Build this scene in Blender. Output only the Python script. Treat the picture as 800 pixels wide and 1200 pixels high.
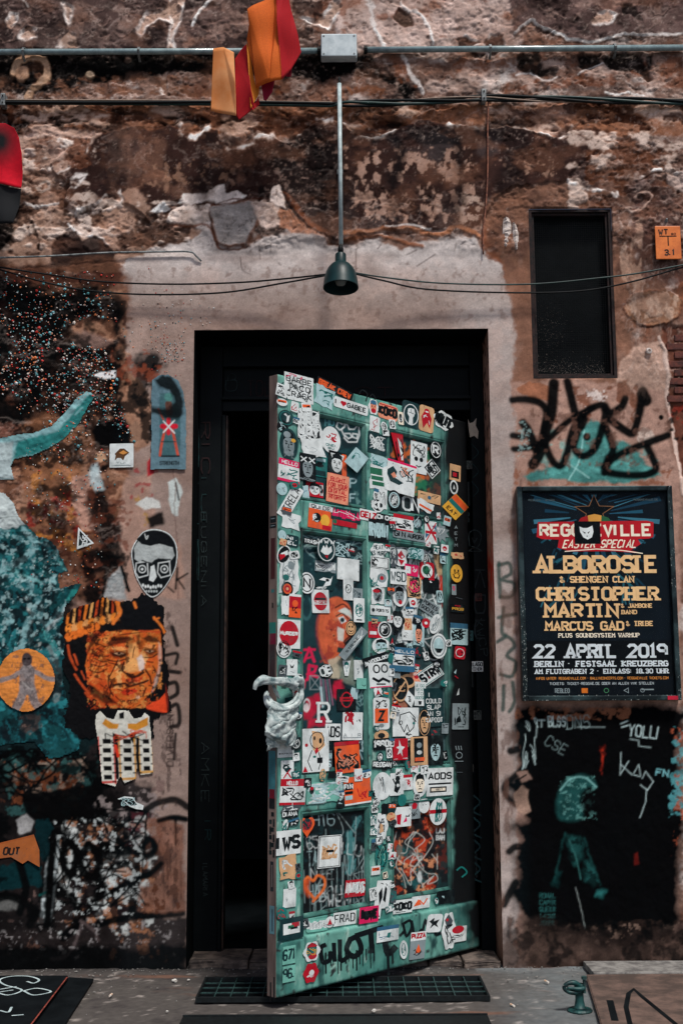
import bpy, bmesh, math, random
import numpy as np
from mathutils import Vector, Matrix
for o in list(bpy.data.objects): bpy.data.objects.remove(o)
sc = bpy.context.scene
COLL = sc.collection
# ---------------------------------------------------------------- camera
FPX, CD, CH = 1418.0, 4.78, 1.031            # focal length (px of a 1200 px high picture), distance to the wall, height
PIT, ROL = math.radians(8.5), math.radians(0.3)
r0 = np.array([1.0, 0, 0]); u0 = np.array([0, -math.sin(PIT), math.cos(PIT)]); FW = np.array([0, math.cos(PIT), math.sin(PIT)])
RT = math.cos(ROL)*r0 - math.sin(ROL)*u0; UP = math.sin(ROL)*r0 + math.cos(ROL)*u0
CP = np.array([0, -CD, CH])
cam = bpy.data.objects.new('camera', bpy.data.cameras.new('camera')); COLL.objects.link(cam)
cam.matrix_world = Matrix(((RT[0], UP[0], -FW[0], CP[0]), (RT[1], UP[1], -FW[1], CP[1]), (RT[2], UP[2], -FW[2], CP[2]), (0, 0, 0, 1)))
cam.data.sensor_fit = 'VERTICAL'; cam.data.sensor_height = 36; cam.data.lens = 36*FPX/1200; cam.data.clip_end = 500; cam.data.clip_start = 0.05
sc.camera = cam
# ---------------------------------------------------------------- light
w = bpy.data.worlds.new('World'); sc.world = w; w.use_nodes = True
nt = w.node_tree; bg = nt.nodes['Background']
sky = nt.nodes.new('ShaderNodeTexSky'); sky.sky_type = 'NISHITA'; sky.sun_disc = False
EL, AZ = math.radians(60), math.radians(26)       # sun in front of the wall, a little to the right
sky.sun_elevation = EL; sky.sun_rotation = math.radians(180) - AZ; sky.air_density = 0.7; sky.dust_density = 3.0; sky.ozone_density = 0.6
nt.links.new(sky.outputs[0], bg.inputs[0]); bg.inputs[1].default_value = 0.085
sl = bpy.data.lights.new('sun', 'SUN'); sl.energy = 2.7; sl.angle = math.radians(9); sl.color = (1.0, 0.955, 0.90)
so = bpy.data.objects.new('sun', sl); COLL.objects.link(so)
sd = Vector((math.sin(AZ)*math.cos(EL), -math.cos(AZ)*math.cos(EL), math.sin(EL)))
so.rotation_euler = sd.to_track_quat('Z', 'Y').to_euler(); so.location = sd*20
sc.view_settings.view_transform = 'Standard'; sc.view_settings.look = 'None'; sc.view_settings.gamma = 1; sc.view_settings.exposure = 0.08
# ---------------------------------------------------------------- colour
GAIN = 0.87
def L(c, k=1.0):
    if isinstance(c, str): c = PAL[c]
    a = np.array(c, float)/255.0
    return np.where(a <= .04045, a/12.92, ((a+.055)/1.055)**2.4)/GAIN*k
PAL = dict(w=(214, 222, 222), k=(10, 18, 22), r=(178, 22, 40), o=(226, 92, 44), y=(222, 168, 60), t=(28, 110, 106), g=(40, 104, 78), b=(50, 100, 130),
           p=(216, 30, 92), n=(206, 164, 122), e=(128, 142, 146), d=(18, 50, 54), m=(112, 178, 164), s=(226, 146, 116), l=(168, 200, 204), v=(70, 78, 84), c=(236, 226, 206))
# ---------------------------------------------------------------- rays to places
def ray(u, v):
    u = np.asarray(u, float); v = np.asarray(v, float)
    return FW + ((u-400)/FPX)[..., None]*RT + ((600-v)/FPX)[..., None]*UP
def at(u, v, y=0.0):                          # point on the vertical plane y
    d = ray(u, v); return CP + d*((y+CD)/d[..., 1])[..., None]
def gr(u, v, z=0.0):                          # point on the horizontal plane z
    d = ray(u, v); return CP + d*((z-CH)/d[..., 2])[..., None]
def proj(P):
    q = P-CP; z = q@FW
    return 400+FPX*(q@RT)/z, 600-FPX*(q@UP)/z
# the open leaf: hinge line, direction
HG = np.array([0.527, 0.20, 0.0]); LW = 1.089; LA = math.atan2(0.725, 0.688); LZ0, LZ1 = 0.035, 2.155
DX = np.array([math.cos(LA), math.sin(LA), 0]); DN = np.array([math.sin(LA), -math.cos(LA), 0])   # along the leaf, out of its face
def dl(u, v, off=0.0):                        # picture point -> leaf coordinates (x, z), off = distance in front of its face
    d = ray(u, v); o = HG+DN*off
    t = ((o-CP)@DN)/(d@DN); P = CP+d*t[..., None]-HG
    return P@DX, P[..., 2]
# ---------------------------------------------------------------- noise
def vn(x, y, seed):
    rs = np.random.RandomState(seed); T = rs.rand(256, 256)
    xi = np.floor(x).astype(int); yi = np.floor(y).astype(int); fx = x-xi; fy = y-yi
    fx = fx*fx*(3-2*fx); fy = fy*fy*(3-2*fy)
    a = T[yi & 255, xi & 255]; b = T[yi & 255, (xi+1) & 255]; c = T[(yi+1) & 255, xi & 255]; d = T[(yi+1) & 255, (xi+1) & 255]
    return (a*(1-fx)+b*fx)*(1-fy)+(c*(1-fx)+d*fx)*fy
def fb(x, y, s, seed, o=4, g=.5):             # s = size of the largest lumps
    r = 0; a = 1; t = 0
    for i in range(o):
        r = r+a*(vn(x/s*2**i+i*7.3, y/s*2**i+i*3.1, seed+i)*2-1); t += a; a *= g
    return r/t*1.5
def crom(P, n=6, closed=False):
    P = np.array(P, float)
    if len(P) < 3 and not closed: return P
    Q = np.vstack([P[-1], P, P[0], P[1]]) if closed else np.vstack([2*P[0]-P[1], P, 2*P[-1]-P[-2]])
    out = []
    for i in range(1, len(Q)-2):
        for k in range(n):
            t = k/n; out.append(.5*((2*Q[i])+(-Q[i-1]+Q[i+1])*t+(2*Q[i-1]-5*Q[i]+4*Q[i+1]-Q[i+2])*t*t+(-Q[i-1]+3*Q[i]-3*Q[i+1]+Q[i+2])*t**3))
    if not closed: out.append(Q[-2])
    return np.array(out)
# ---------------------------------------------------------------- stroke letters, 0..4 wide, 0..6 high
G = {}
for s in ("A 00 26 40;12 32|B 00 06 36 45 44 33 03;33 42 41 30 00|C 45 36 16 05 01 10 30 41|D 00 06 36 45 41 30 00|E 46 06 00 40;03 33|F 46 06 00;03 33|"
          "G 45 36 16 05 01 10 30 41 43 23|H 00 06;40 46;03 43|I 10 16|J 46 41 30 10 01|K 00 06;46 03 40|L 06 00 40|M 00 06 23 46 40|N 00 06 40 46|"
          "O 01 05 16 36 45 41 30 10 01|P 00 06 36 45 44 33 03|Q 01 05 16 36 45 41 30 10 01;22 40|R 00 06 36 45 44 33 03;23 40|S 45 36 16 05 04 13 33 42 41 30 10 01|"
          "T 20 26;06 46|U 06 01 10 30 41 46|V 06 20 46|W 06 10 23 30 46|X 00 46;06 40|Y 06 23 46;23 20|Z 06 46 00 40|0 01 05 16 36 45 41 30 10 01|1 05 16 10|"
          "2 05 16 36 45 44 00 40|3 05 16 36 45 44 33 13;33 42 41 30 10 01|4 30 36 02 42|5 46 06 04 34 43 41 30 10 01|6 45 36 16 05 01 10 30 41 42 33 03|7 06 46 10|"
          "8 13 04 05 16 36 45 44 33 13 02 01 10 30 41 42 33|9 41 45 36 16 05 04 13 33 43|. 10 11|, 11 0-|: 11 12;14 15|- 13 33|& 40 05 16 25 01 10 20 42|! 10 11;12 16|"
          "' 15 16|/ 00 46|+ 13 33;24 22|# 10 16;30 36;02 42;04 44|* 13 14|_ 00 40").split('|'):
    k, r = s[0], s[2:]; st = []
    for q in r.split(';'):
        st.append([(int(a[0]), 0 if a[1] == '-' else int(a[1])) for a in q.split()])
    G[k] = st
def gw(c): return 2 if c in "I1.,:!'*" else (3 if c == ' ' else 4)
def layout(txt, gap=1.6):                     # list of (x offset, glyph), total width
    x = 0; o = []
    for c in txt.upper():
        if c in G:
            o.append((x-(1 if c in 'I.:!,\'*' else 0)+(0.0), G[c]))
        x += gw(c)+gap
    return o, max(x-gap, 1)
# ---------------------------------------------------------------- painter on a height/colour field
class Can:
    def __init__(s, x0, y0, x1, y1, S=1.0, base=(120, 100, 90), seed=1, dx=1.0):
        s.x0, s.y0, s.S = x0, y0, S; s.W = int((x1-x0)*S); s.H = int((y1-y0)*S)
        s.X, s.Y = np.meshgrid(x0+(np.arange(s.W)+.5)/S, y0+(np.arange(s.H)+.5)/S)
        s.c = np.ones((s.H, s.W, 3))*L(base); s.h = np.zeros((s.H, s.W)); s.m = np.zeros((s.H, s.W))
        s.w1 = fb(s.X, s.Y, 26, seed+10, 3); s.w2 = fb(s.X, s.Y, 26, seed+30, 3); s.w3 = fb(s.X, s.Y, 5, seed+50, 2); s.w4 = fb(s.X, s.Y, 5, seed+60, 2)
        s.n = fb(s.X, s.Y, 12, seed+80, 4)
    def sl(s, x0, y0, x1, y1, pad):
        a = int(max(0, (x0-pad-s.x0)*s.S)); b = int(min(s.W, (x1+pad-s.x0)*s.S+1)); c = int(max(0, (y0-pad-s.y0)*s.S)); d = int(min(s.H, (y1+pad-s.y0)*s.S+1))
        return None if a >= b or c >= d else (slice(c, d), slice(a, b))
    def xy(s, q, warp):
        if not warp: return s.X[q], s.Y[q]
        return s.X[q]+warp*(s.w1[q]*1.0+s.w3[q]*.35), s.Y[q]+warp*(s.w2[q]*1.0+s.w4[q]*.35)
    def put(s, q, m, col, dh=0, var=.0, setm=None):
        if col is not None:
            c = L(col)
            if var: c = c*(1+var*s.n[q])[..., None]
            s.c[q] = s.c[q]*(1-m[..., None])+c*m[..., None]
        if dh: s.h[q] += m*dh
        if setm is not None: s.m[q] = np.maximum(s.m[q], m) if setm else s.m[q]*(1-m)
    def sdp(s, P, q, warp):
        x, y = s.xy(q, warp); P = np.array(P, float); d = np.full(x.shape, 1e9); ins = np.zeros(x.shape, bool)
        for i in range(len(P)):
            ax, ay = P[i]; bx, by = P[(i+1) % len(P)]
            ex, ey = bx-ax, by-ay; t = np.clip(((x-ax)*ex+(y-ay)*ey)/(ex*ex+ey*ey+1e-9), 0, 1)
            d = np.minimum(d, (x-ax-t*ex)**2+(y-ay-t*ey)**2)
            if ay != by: ins ^= ((ay > y) != (by > y)) & (x < (bx-ax)*(y-ay)/(by-ay)+ax)
        d = np.sqrt(d); return np.where(ins, -d, d)
    def poly(s, P, col, soft=1.2, warp=0, a=1, dh=0, var=.0, cur=False, setm=None, thr=None):
        if cur: P = crom(P, 5, True)
        P = np.array(P, float); q = s.sl(P[:, 0].min(), P[:, 1].min(), P[:, 0].max(), P[:, 1].max(), soft+warp*1.6+1)
        if q is None: return
        m = np.clip(.5-s.sdp(P, q, warp)/soft, 0, 1)
        if thr is not None: m = m*np.clip((fb(s.X[q], s.Y[q], thr[0], thr[3] if len(thr) > 3 else 5, 4, .62)-thr[1])*thr[2]+.5, 0, 1)
        s.put(q, m*a, col, dh, var, setm)
    def peel(s, P, col, rim='c', dep=.008, warp=5, rw=2.0, var=.3, cur=False, ra=.85, rdh=.003):
        if cur: P = crom(P, 5, True)
        P = np.array(P, float); q = s.sl(P[:, 0].min(), P[:, 1].min(), P[:, 0].max(), P[:, 1].max(), warp*1.6+rw+3)
        if q is None: return
        d = s.sdp(P, q, warp); m = np.clip(.5-d/1.2, 0, 1); s.put(q, m, col, -dep, var)
        nn = np.clip(.55+s.n[q]*1.2, 0, 1)
        b = np.clip(1.2-abs(d+rw*.2)/rw, 0, 1)*nn*ra; s.put(q, b, rim, rdh)
    def stroke(s, P, w, col, soft=1.2, warp=0, a=1, dh=0, cur=True, var=0, setm=None, taper=0, gate=0):
        P = crom(P, 5) if cur and len(P) > 2 else np.array(P, float)
        q = s.sl(P[:, 0].min(), P[:, 1].min(), P[:, 0].max(), P[:, 1].max(), soft+warp*1.6+w/2+1)
        if q is None: return
        x, y = s.xy(q, warp); d = np.full(x.shape, 1e9)
        for i in range(len(P)-1):
            ax, ay = P[i]; ex, ey = P[i+1]-P[i]; t = np.clip(((x-ax)*ex+(y-ay)*ey)/(ex*ex+ey*ey+1e-9), 0, 1)
            k = 1-taper*(i+.5)/len(P)
            d = np.minimum(d, np.sqrt((x-ax-t*ex)**2+(y-ay-t*ey)**2)-w/2*k)
        mm = np.clip(.5-d/soft, 0, 1)*a
        if gate: mm = mm*np.clip(.75+s.n[q]*gate, 0, 1)
        s.put(q, mm, col, dh, var, setm)
    def ell(s, cx, cy, rx, ry, col, rot=0, soft=1.2, warp=0, a=1, dh=0, var=0, ring=0, setm=None):
        q = s.sl(cx-max(rx, ry), cy-max(rx, ry), cx+max(rx, ry), cy+max(rx, ry), soft+warp*1.6+ring+1)
        if q is None: return
        x, y = s.xy(q, warp); r = math.radians(rot); X = (x-cx)*math.cos(r)+(y-cy)*math.sin(r); Y = -(x-cx)*math.sin(r)+(y-cy)*math.cos(r)
        d = (np.sqrt((X/rx)**2+(Y/ry)**2)-1)*min(rx, ry)
        if ring: d = abs(d)-ring/2
        s.put(q, np.clip(.5-d/soft, 0, 1)*a, col, dh, var, setm)
    def mot(s, x0, y0, x1, y1, col, sc_=12, thr=.1, k=4, a=1, seed=1, ax=1, ay=1, feather=14, dh=0, g=.6):
        q = s.sl(x0, y0, x1, y1, 0)
        if q is None: return
        x, y = s.X[q], s.Y[q]; n = fb(x/ax, y/ay, sc_, seed+200, 4, g)
        f = np.clip(np.minimum(np.minimum(x-x0, x1-x), np.minimum(y-y0, y1-y))/feather, 0, 1)
        s.put(q, np.clip((n-thr-(1-f)*.8)*k, 0, 1)*a*np.clip(f*3, 0, 1), col, dh)
    def text(s, t, x, y, w, h, col, lw=1.4, rot=0, a=.95, soft=1.0, slant=0, jit=0, seed=0, cur=False, slab=False):
        gl, W = layout(t); r = math.radians(rot); rd = random.Random(seed)
        for ox, g in gl:
            for st in g:
                P = [((ox+px_)/W*w+slant*py_/6*h+rd.uniform(-jit, jit), -py_/6*h+rd.uniform(-jit, jit)) for px_, py_ in st]
                P = [(x+X*math.cos(r)-Y*math.sin(r), y+X*math.sin(r)+Y*math.cos(r)) for X, Y in P]
                s.stroke(P, lw, col, soft, a=a, cur=cur)
    def scrib(s, x0, y0, x1, y1, col, n=8, lw=1.2, seed=1, a=.9):
        rd = random.Random(seed)
        for i in range(n):
            cx, cy = rd.uniform(x0, x1), rd.uniform(y0, y1); P = [(cx, cy)]
            for k in range(rd.randint(3, 6)): P.append((min(max(P[-1][0]+rd.uniform(-.3, .3)*(x1-x0), x0), x1), min(max(P[-1][1]+rd.uniform(-.35, .35)*(y1-y0), y0), y1)))
            s.stroke(P, lw, col, 1, a=a)
    def grain(s, a=.05, seed=3):
        rs = np.random.RandomState(seed); s.c *= (1+a*(rs.rand(s.H, s.W)-.5)*2)[..., None]
    def samp(s, u, v, mirror=True):
        fx = (u-s.x0)*s.S-.5; fy = (v-s.y0)*s.S-.5
        if mirror:
            fx = np.abs(fx); fx = (s.W-1.01)-np.abs((s.W-1.01)-fx % (2*(s.W-1.01))); fy = np.abs(fy); fy = (s.H-1.01)-np.abs((s.H-1.01)-fy % (2*(s.H-1.01)))
        fx = np.clip(fx, 0, s.W-1.001); fy = np.clip(fy, 0, s.H-1.001); xi = fx.astype(int); yi = fy.astype(int); a = fx-xi; b = fy-yi
        xj = np.minimum(xi+1, s.W-1); yj = np.minimum(yi+1, s.H-1)
        def g(A):
            aa, bb = (a[..., None], b[..., None]) if A.ndim == 3 else (a, b)
            return (A[yi, xi]*(1-aa)+A[yi, xj]*aa)*(1-bb)+(A[yj, xi]*(1-aa)+A[yj, xj]*aa)*bb
        return g
# ---------------------------------------------------------------- materials
MATS = {}
def vcm(name, rough=.8, bump=.25, bs=900, coat=0, spec=.35, var=.12, vs=60, wear=0):
    m = bpy.data.materials.new(name); m.use_nodes = True; t = m.node_tree; b = t.nodes['Principled BSDF']
    at_ = t.nodes.new('ShaderNodeAttribute'); at_.attribute_name = 'Col'
    tc = t.nodes.new('ShaderNodeTexCoord'); n = t.nodes.new('ShaderNodeTexNoise'); n.inputs['Scale'].default_value = vs; n.inputs['Detail'].default_value = 8
    t.links.new(tc.outputs['Object'], n.inputs['Vector'])
    mr = t.nodes.new('ShaderNodeMapRange'); mr.inputs[1].default_value = .3; mr.inputs[2].default_value = .7; mr.inputs[3].default_value = 1-var; mr.inputs[4].default_value = 1+var
    t.links.new(n.outputs[0], mr.inputs[0])
    mx = t.nodes.new('ShaderNodeMix'); mx.data_type = 'RGBA'; mx.blend_type = 'MULTIPLY'; mx.inputs[0].default_value = 1
    t.links.new(at_.outputs[0], mx.inputs[6]); t.links.new(mr.outputs[0], mx.inputs[7]); t.links.new(mx.outputs[2], b.inputs['Base Color'])
    if wear:                                      # grime and rubbed patches
        last = mx.outputs[2]
        for sc__, lo, hi, cl, am in ((11, .50, .72, (66, 84, 84), wear), (60, .60, .70, (40, 58, 58), wear*1.3), (150, .64, .70, (120, 134, 130), wear)):
            n3 = t.nodes.new('ShaderNodeTexNoise'); n3.inputs['Scale'].default_value = sc__; n3.inputs['Detail'].default_value = 9; n3.inputs['Roughness'].default_value = .7; t.links.new(tc.outputs['Object'], n3.inputs['Vector'])
            m3 = t.nodes.new('ShaderNodeMapRange'); m3.inputs[1].default_value = lo; m3.inputs[2].default_value = hi; m3.inputs[4].default_value = am; t.links.new(n3.outputs[0], m3.inputs[0])
            x3 = t.nodes.new('ShaderNodeMix'); x3.data_type = 'RGBA'; t.links.new(m3.outputs[0], x3.inputs[0]); t.links.new(last, x3.inputs[6]); x3.inputs[7].default_value = (*L(cl), 1); last = x3.outputs[2]
        t.links.new(last, b.inputs['Base Color'])
    b.inputs['Roughness'].default_value = rough; b.inputs['Specular IOR Level'].default_value = spec; b.inputs['Coat Weight'].default_value = coat
    if bump:
        n2 = t.nodes.new('ShaderNodeTexNoise'); n2.inputs['Scale'].default_value = bs; n2.inputs['Detail'].default_value = 4; t.links.new(tc.outputs['Object'], n2.inputs['Vector'])
        bp = t.nodes.new('ShaderNodeBump'); bp.inputs['Strength'].default_value = bump; bp.inputs['Distance'].default_value = .002
        t.links.new(n2.outputs[0], bp.inputs['Height']); t.links.new(bp.outputs[0], b.inputs['Normal'])
    MATS[name] = m; return m
def pm(name, c, rough=.6, met=0, c2=None, sc_=30, lo=.4, hi=.6, bump=.1, spec=.4, k=1, det=8, st=(1, 1, 1), trans=0, coat=0):
    m = bpy.data.materials.new(name); m.use_nodes = True; t = m.node_tree; b = t.nodes['Principled BSDF']
    tc = t.nodes.new('ShaderNodeTexCoord'); mp = t.nodes.new('ShaderNodeMapping'); mp.inputs['Scale'].default_value = st; t.links.new(tc.outputs['Object'], mp.inputs[0])
    n = t.nodes.new('ShaderNodeTexNoise'); n.inputs['Scale'].default_value = sc_; n.inputs['Detail'].default_value = det; n.inputs['Roughness'].default_value = .65; t.links.new(mp.outputs[0], n.inputs['Vector'])
    cr = t.nodes.new('ShaderNodeValToRGB'); cr.color_ramp.elements[0].position = lo; cr.color_ramp.elements[1].position = hi
    a = L(c, k); d = L(c2, k) if c2 is not None else a*.72
    cr.color_ramp.elements[0].color = (*a, 1); cr.color_ramp.elements[1].color = (*d, 1)
    t.links.new(n.outputs[0], cr.inputs[0]); t.links.new(cr.outputs[0], b.inputs['Base Color'])
    b.inputs['Roughness'].default_value = rough; b.inputs['Metallic'].default_value = met; b.inputs['Specular IOR Level'].default_value = spec; b.inputs['Coat Weight'].default_value = coat
    bp = t.nodes.new('ShaderNodeBump'); bp.inputs['Strength'].default_value = bump; bp.inputs['Distance'].default_value = .003
    t.links.new(n.outputs[0], bp.inputs['Height']); t.links.new(bp.outputs[0], b.inputs['Normal'])
    if trans:
        tr = t.nodes.new('ShaderNodeBsdfTranslucent'); t.links.new(cr.outputs[0], tr.inputs[0]); ms = t.nodes.new('ShaderNodeMixShader'); ms.inputs[0].default_value = trans
        t.links.new(b.outputs[0], ms.inputs[1]); t.links.new(tr.outputs[0], ms.inputs[2]); t.links.new(ms.outputs[0], t.nodes['Material Output'].inputs[0])
    MATS[name] = m; return m
M_wall = vcm('plaster', .95, .6, 420, spec=.06, var=.10, vs=140)
M_paste = vcm('pasted paper', .85, .25, 300, spec=.1, var=.10, vs=90)
M_print = vcm('printed vinyl', .55, .12, 240, spec=.2, var=.16, vs=30, wear=.5)
M_panel = vcm('painted panel', .6, .25, 300, spec=.2, var=.12, vs=70)
M_mint = vcm('mint door paint', .5, .35, 120, spec=.45, var=.16, vs=26)
# ---------------------------------------------------------------- objects
def link(name, me, mat=None, parent=None, loc=None, rotz=0):
    o = bpy.data.objects.new(name, me); COLL.objects.link(o)
    if mat is not None: me.materials.append(mat)
    if parent is not None: o.parent = parent
    if loc is not None: o.location = loc
    if rotz: o.rotation_euler = (0, 0, rotz)
    return o
def tag(o, label=None, cat=None, group=None, kind=None):
    if label: o['label'] = label
    if cat: o['category'] = cat
    if group: o['group'] = group
    if kind: o['kind'] = kind
    return o
def empty(name, loc, label, cat, group=None, rotz=0):
    o = bpy.data.objects.new(name, None); COLL.objects.link(o); o.location = loc; o.rotation_euler = (0, 0, rotz); o.empty_display_size = .1
    return tag(o, label, cat, group)
def mesh(name, V, F, cols=None, smooth=False):
    me = bpy.data.meshes.new(name); me.from_pydata([tuple(v) for v in V], [], F)
    if cols is not None:
        ca = me.color_attributes.new('Col', 'FLOAT_COLOR', 'CORNER'); out = []
        for p, c in zip(me.polygons, cols): out.extend([c[0], c[1], c[2], 1.0]*p.loop_total)
        ca.data.foreach_set('color', out)
    if smooth: me.shade_smooth()
    me.update(); return me
def gridmesh(name, P, keep, col, smooth=True):            # P (n,m,3), keep (n-1,m-1) bool, col (n,m,3)
    n, m = P.shape[:2]; idx = np.arange(n*m).reshape(n, m)
    q = np.stack([idx[:-1, :-1], idx[:-1, 1:], idx[1:, 1:], idx[1:, :-1]], -1)[keep]
    used, inv = np.unique(q.ravel(), return_inverse=True); V = P.reshape(-1, 3)[used]; C = col.reshape(-1, 3)[used]
    me = bpy.data.meshes.new(name); me.vertices.add(len(V)); me.vertices.foreach_set('co', V.astype(np.float32).ravel())
    nf = len(q); me.loops.add(nf*4); me.loops.foreach_set('vertex_index', inv.astype(np.int32).ravel()); me.polygons.add(nf)
    me.polygons.foreach_set('loop_start', (np.arange(nf)*4).astype(np.int32)); me.polygons.foreach_set('use_smooth', np.full(nf, smooth))
    me.update(calc_edges=True)
    ca = me.color_attributes.new('Col', 'FLOAT_COLOR', 'POINT'); ca.data.foreach_set('color', np.hstack([C, np.ones((len(C), 1))]).astype(np.float32).ravel())
    return me
def box(bm, x0, y0, z0, x1, y1, z1, bev=0.0):
    vs = [bm.verts.new(p) for p in ((x0, y0, z0), (x1, y0, z0), (x1, y1, z0), (x0, y1, z0), (x0, y0, z1), (x1, y0, z1), (x1, y1, z1), (x0, y1, z1))]
    fs = [bm.faces.new([vs[i] for i in f]) for f in ((0, 3, 2, 1), (4, 5, 6, 7), (0, 1, 5, 4), (1, 2, 6, 5), (2, 3, 7, 6), (3, 0, 4, 7))]
    if bev:
        es = list({e for f in fs for e in f.edges}); bmesh.ops.bevel(bm, geom=es, offset=bev, segments=2, affect='EDGES', profile=.6)
def bobj(name, bm, mat, parent=None, loc=None, smooth=False):
    me = bpy.data.meshes.new(name); bmesh.ops.recalc_face_normals(bm, faces=bm.faces[:]); bm.to_mesh(me); bm.free()
    if smooth: me.shade_smooth()
    return link(name, me, mat, parent, loc)
def bx(name, mat, parent, *a, bev=.002):
    bm = bmesh.new(); box(bm, *a, bev=bev); return bobj(name, bm, mat, parent)
def tube(bm, P, r, n=8, cap=True, cur=True):
    P = [Vector(p) for p in (crom(P, 6) if cur and len(P) > 2 else P)]; rings = []; R = r if hasattr(r, '__len__') else None
    for i, p in enumerate(P):
        t = (P[min(i+1, len(P)-1)]-P[max(i-1, 0)]).normalized(); a = Vector((0, 0, 1)) if abs(t.z) < .9 else Vector((1, 0, 0))
        u = t.cross(a).normalized(); v = t.cross(u); rr = float(np.interp(i/(len(P)-1), np.linspace(0, 1, len(R)), R)) if R is not None else r
        rings.append([bm.verts.new(p+(u*math.cos(k*2*math.pi/n)+v*math.sin(k*2*math.pi/n))*rr) for k in range(n)])
    for a, b in zip(rings, rings[1:]):
        for k in range(n): bm.faces.new((a[k], a[(k+1) % n], b[(k+1) % n], b[k]))
    if cap: bm.faces.new(rings[0]); bm.faces.new(rings[-1])
def lathe(bm, prof, c=(0, 0, 0), n=40, axis=None):
    M = axis or Matrix.Identity(3); rings = []
    for r, z in prof:
        rings.append([bm.verts.new(Vector(c)+M@Vector((r*math.cos(k*2*math.pi/n), r*math.sin(k*2*math.pi/n), z))) for k in range(n)])
    for a, b in zip(rings, rings[1:]):
        for k in range(n): bm.faces.new((a[k], a[(k+1) % n], b[(k+1) % n], b[k]))
# ---------------------------------------------------------------- flat printed pieces built of polygons
class Dec:
    def __init__(s): s.V = []; s.F = []; s.C = []; s.z = 0
    def add(s, P, faces, c):
        b = len(s.V); s.V += [(float(x), float(y), s.z) for x, y in P]; s.F += [tuple(b+i for i in f) for f in faces]; s.C += [L(c)]*len(faces); s.z += 1
    def poly(s, P, c): s.add(P, [tuple(range(len(P)))], c)
    def rect(s, x0, y0, x1, y1, c): s.poly([(x0, y0), (x1, y0), (x1, y1), (x0, y1)], c)
    def rrect(s, w, h, c, r=1.5):
        P = []
        for cx, cy, a in ((w-r, h-r, 0), (-w+r, h-r, 90), (-w+r, -h+r, 180), (w-r, -h+r, 270)):
            for k in (0, 45, 90): t = math.radians(a+k); P.append((cx+r*math.cos(t), cy+r*math.sin(t)))
        s.poly(P, c)
    def ell(s, cx, cy, rx, ry, c, n=20): s.poly([(cx+rx*math.cos(i*2*math.pi/n), cy+ry*math.sin(i*2*math.pi/n)) for i in range(n)], c)
    def ring(s, cx, cy, rx, ry, wd, c, n=22):
        P = []; F = []
        for i in range(n):
            a = i*2*math.pi/n; P += [(cx+rx*math.cos(a), cy+ry*math.sin(a)), (cx+(rx-wd)*math.cos(a), cy+(ry-wd)*math.sin(a))]
        for i in range(n): j = (i+1) % n; F.append((2*i, 2*j, 2*j+1, 2*i+1))
        s.add(P, F, c)
    def line(s, P, w, c, closed=False):
        P = [np.array(p, float) for p in P]; P = [p for i, p in enumerate(P) if i == 0 or np.hypot(*(p-P[i-1])) > 1e-6]
        if len(P) < 2: return
        cl = np.hypot(*(P[0]-P[-1])) < 1e-6 and len(P) > 3; V = []; n = len(P)
        for i in range(n):
            a = P[i-1] if i else (P[-2] if cl else None); b = P[i+1] if i < n-1 else (P[1] if cl else None)
            d1 = (P[i]-a)/np.hypot(*(P[i]-a)) if a is not None else None; d2 = (b-P[i])/np.hypot(*(b-P[i])) if b is not None else None
            if d1 is None: d1 = d2
            if d2 is None: d2 = d1
            t = d1+d2; l = np.hypot(*t); t = t/l if l > 1e-6 else d1; nn = np.array([-t[1], t[0]]); k = max(abs(nn@np.array([-d1[1], d1[0]])), .45)
            V += [P[i]+nn*w/2/k, P[i]-nn*w/2/k]
        s.add(V, [(2*i, 2*i+1, 2*i+3, 2*i+2) for i in range(n-1)], c)
    def text(s, t, x0, y0, x1, y1, c, lw=.18, slab=False, slant=0, gap=1.6, jit=0, seed=0):
        gl, W = layout(t, gap); h = y1-y0; sx = (x1-x0)/W; l = lw*h; rd = random.Random(seed); y0 += l/2; h -= l
        zb, zm = s.z, s.z
        for ox, g in gl:
            s.z = zb
            for st in g:
                P = [(x0+(ox+a)*sx+slant*b/6*h+rd.uniform(-jit, jit)*h, y0+b/6*h+rd.uniform(-jit, jit)*h) for a, b in st]; s.line(P, l, c)
                if slab and P[0] != P[-1]:
                    for e, f, gi in ((P[0], P[1], st[0]), (P[-1], P[-2], st[-1])):
                        if abs(e[0]-f[0]) < abs(e[1]-f[1])*.75 and gi[1] in (0, 6):
                            sg = 1 if gi[1] == 6 else -1; yy = e[1]-sg*l*.22+sg*l*.28
                            s.rect(e[0]-l*1.0, yy-l*.36, e[0]+l*1.0, yy+l*.36, c)
                    if st[0] == (0, 0) and len(st) > 2 and st[1] == (0, 6) and st[-1][0] < 3: s.rect(P[0][0]-l*.9, P[0][1]-l*.5, P[0][0], P[0][1]+l*.2, c)
            zm = max(zm, s.z)
        s.z = zm
    def scrib(s, x0, y0, x1, y1, c, n=5, w=.6, seed=0):
        rd = random.Random(seed)
        for i in range(n):
            P = [(rd.uniform(x0, x1), rd.uniform(y0, y1))]
            for k in range(rd.randint(3, 5)): P.append((min(max(P[-1][0]+rd.uniform(-.4, .4)*(x1-x0), x0), x1), min(max(P[-1][1]+rd.uniform(-.45, .45)*(y1-y0), y0), y1)))
            s.line([tuple(p) for p in crom(P, 3)], w, c)
    def mesh(s, name, cx, cz, sx, sz, rot, off, z0=.0004, dz=.00004, curl=0):
        r = math.radians(rot); V = []
        for x, y, z in s.V:
            X = x*math.cos(r)-y*math.sin(r); Y = x*math.sin(r)+y*math.cos(r); V.append((cx+X*sx, -(off+z0+z*dz), cz+Y*sz))
        return mesh(name, V, s.F, s.C)
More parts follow.
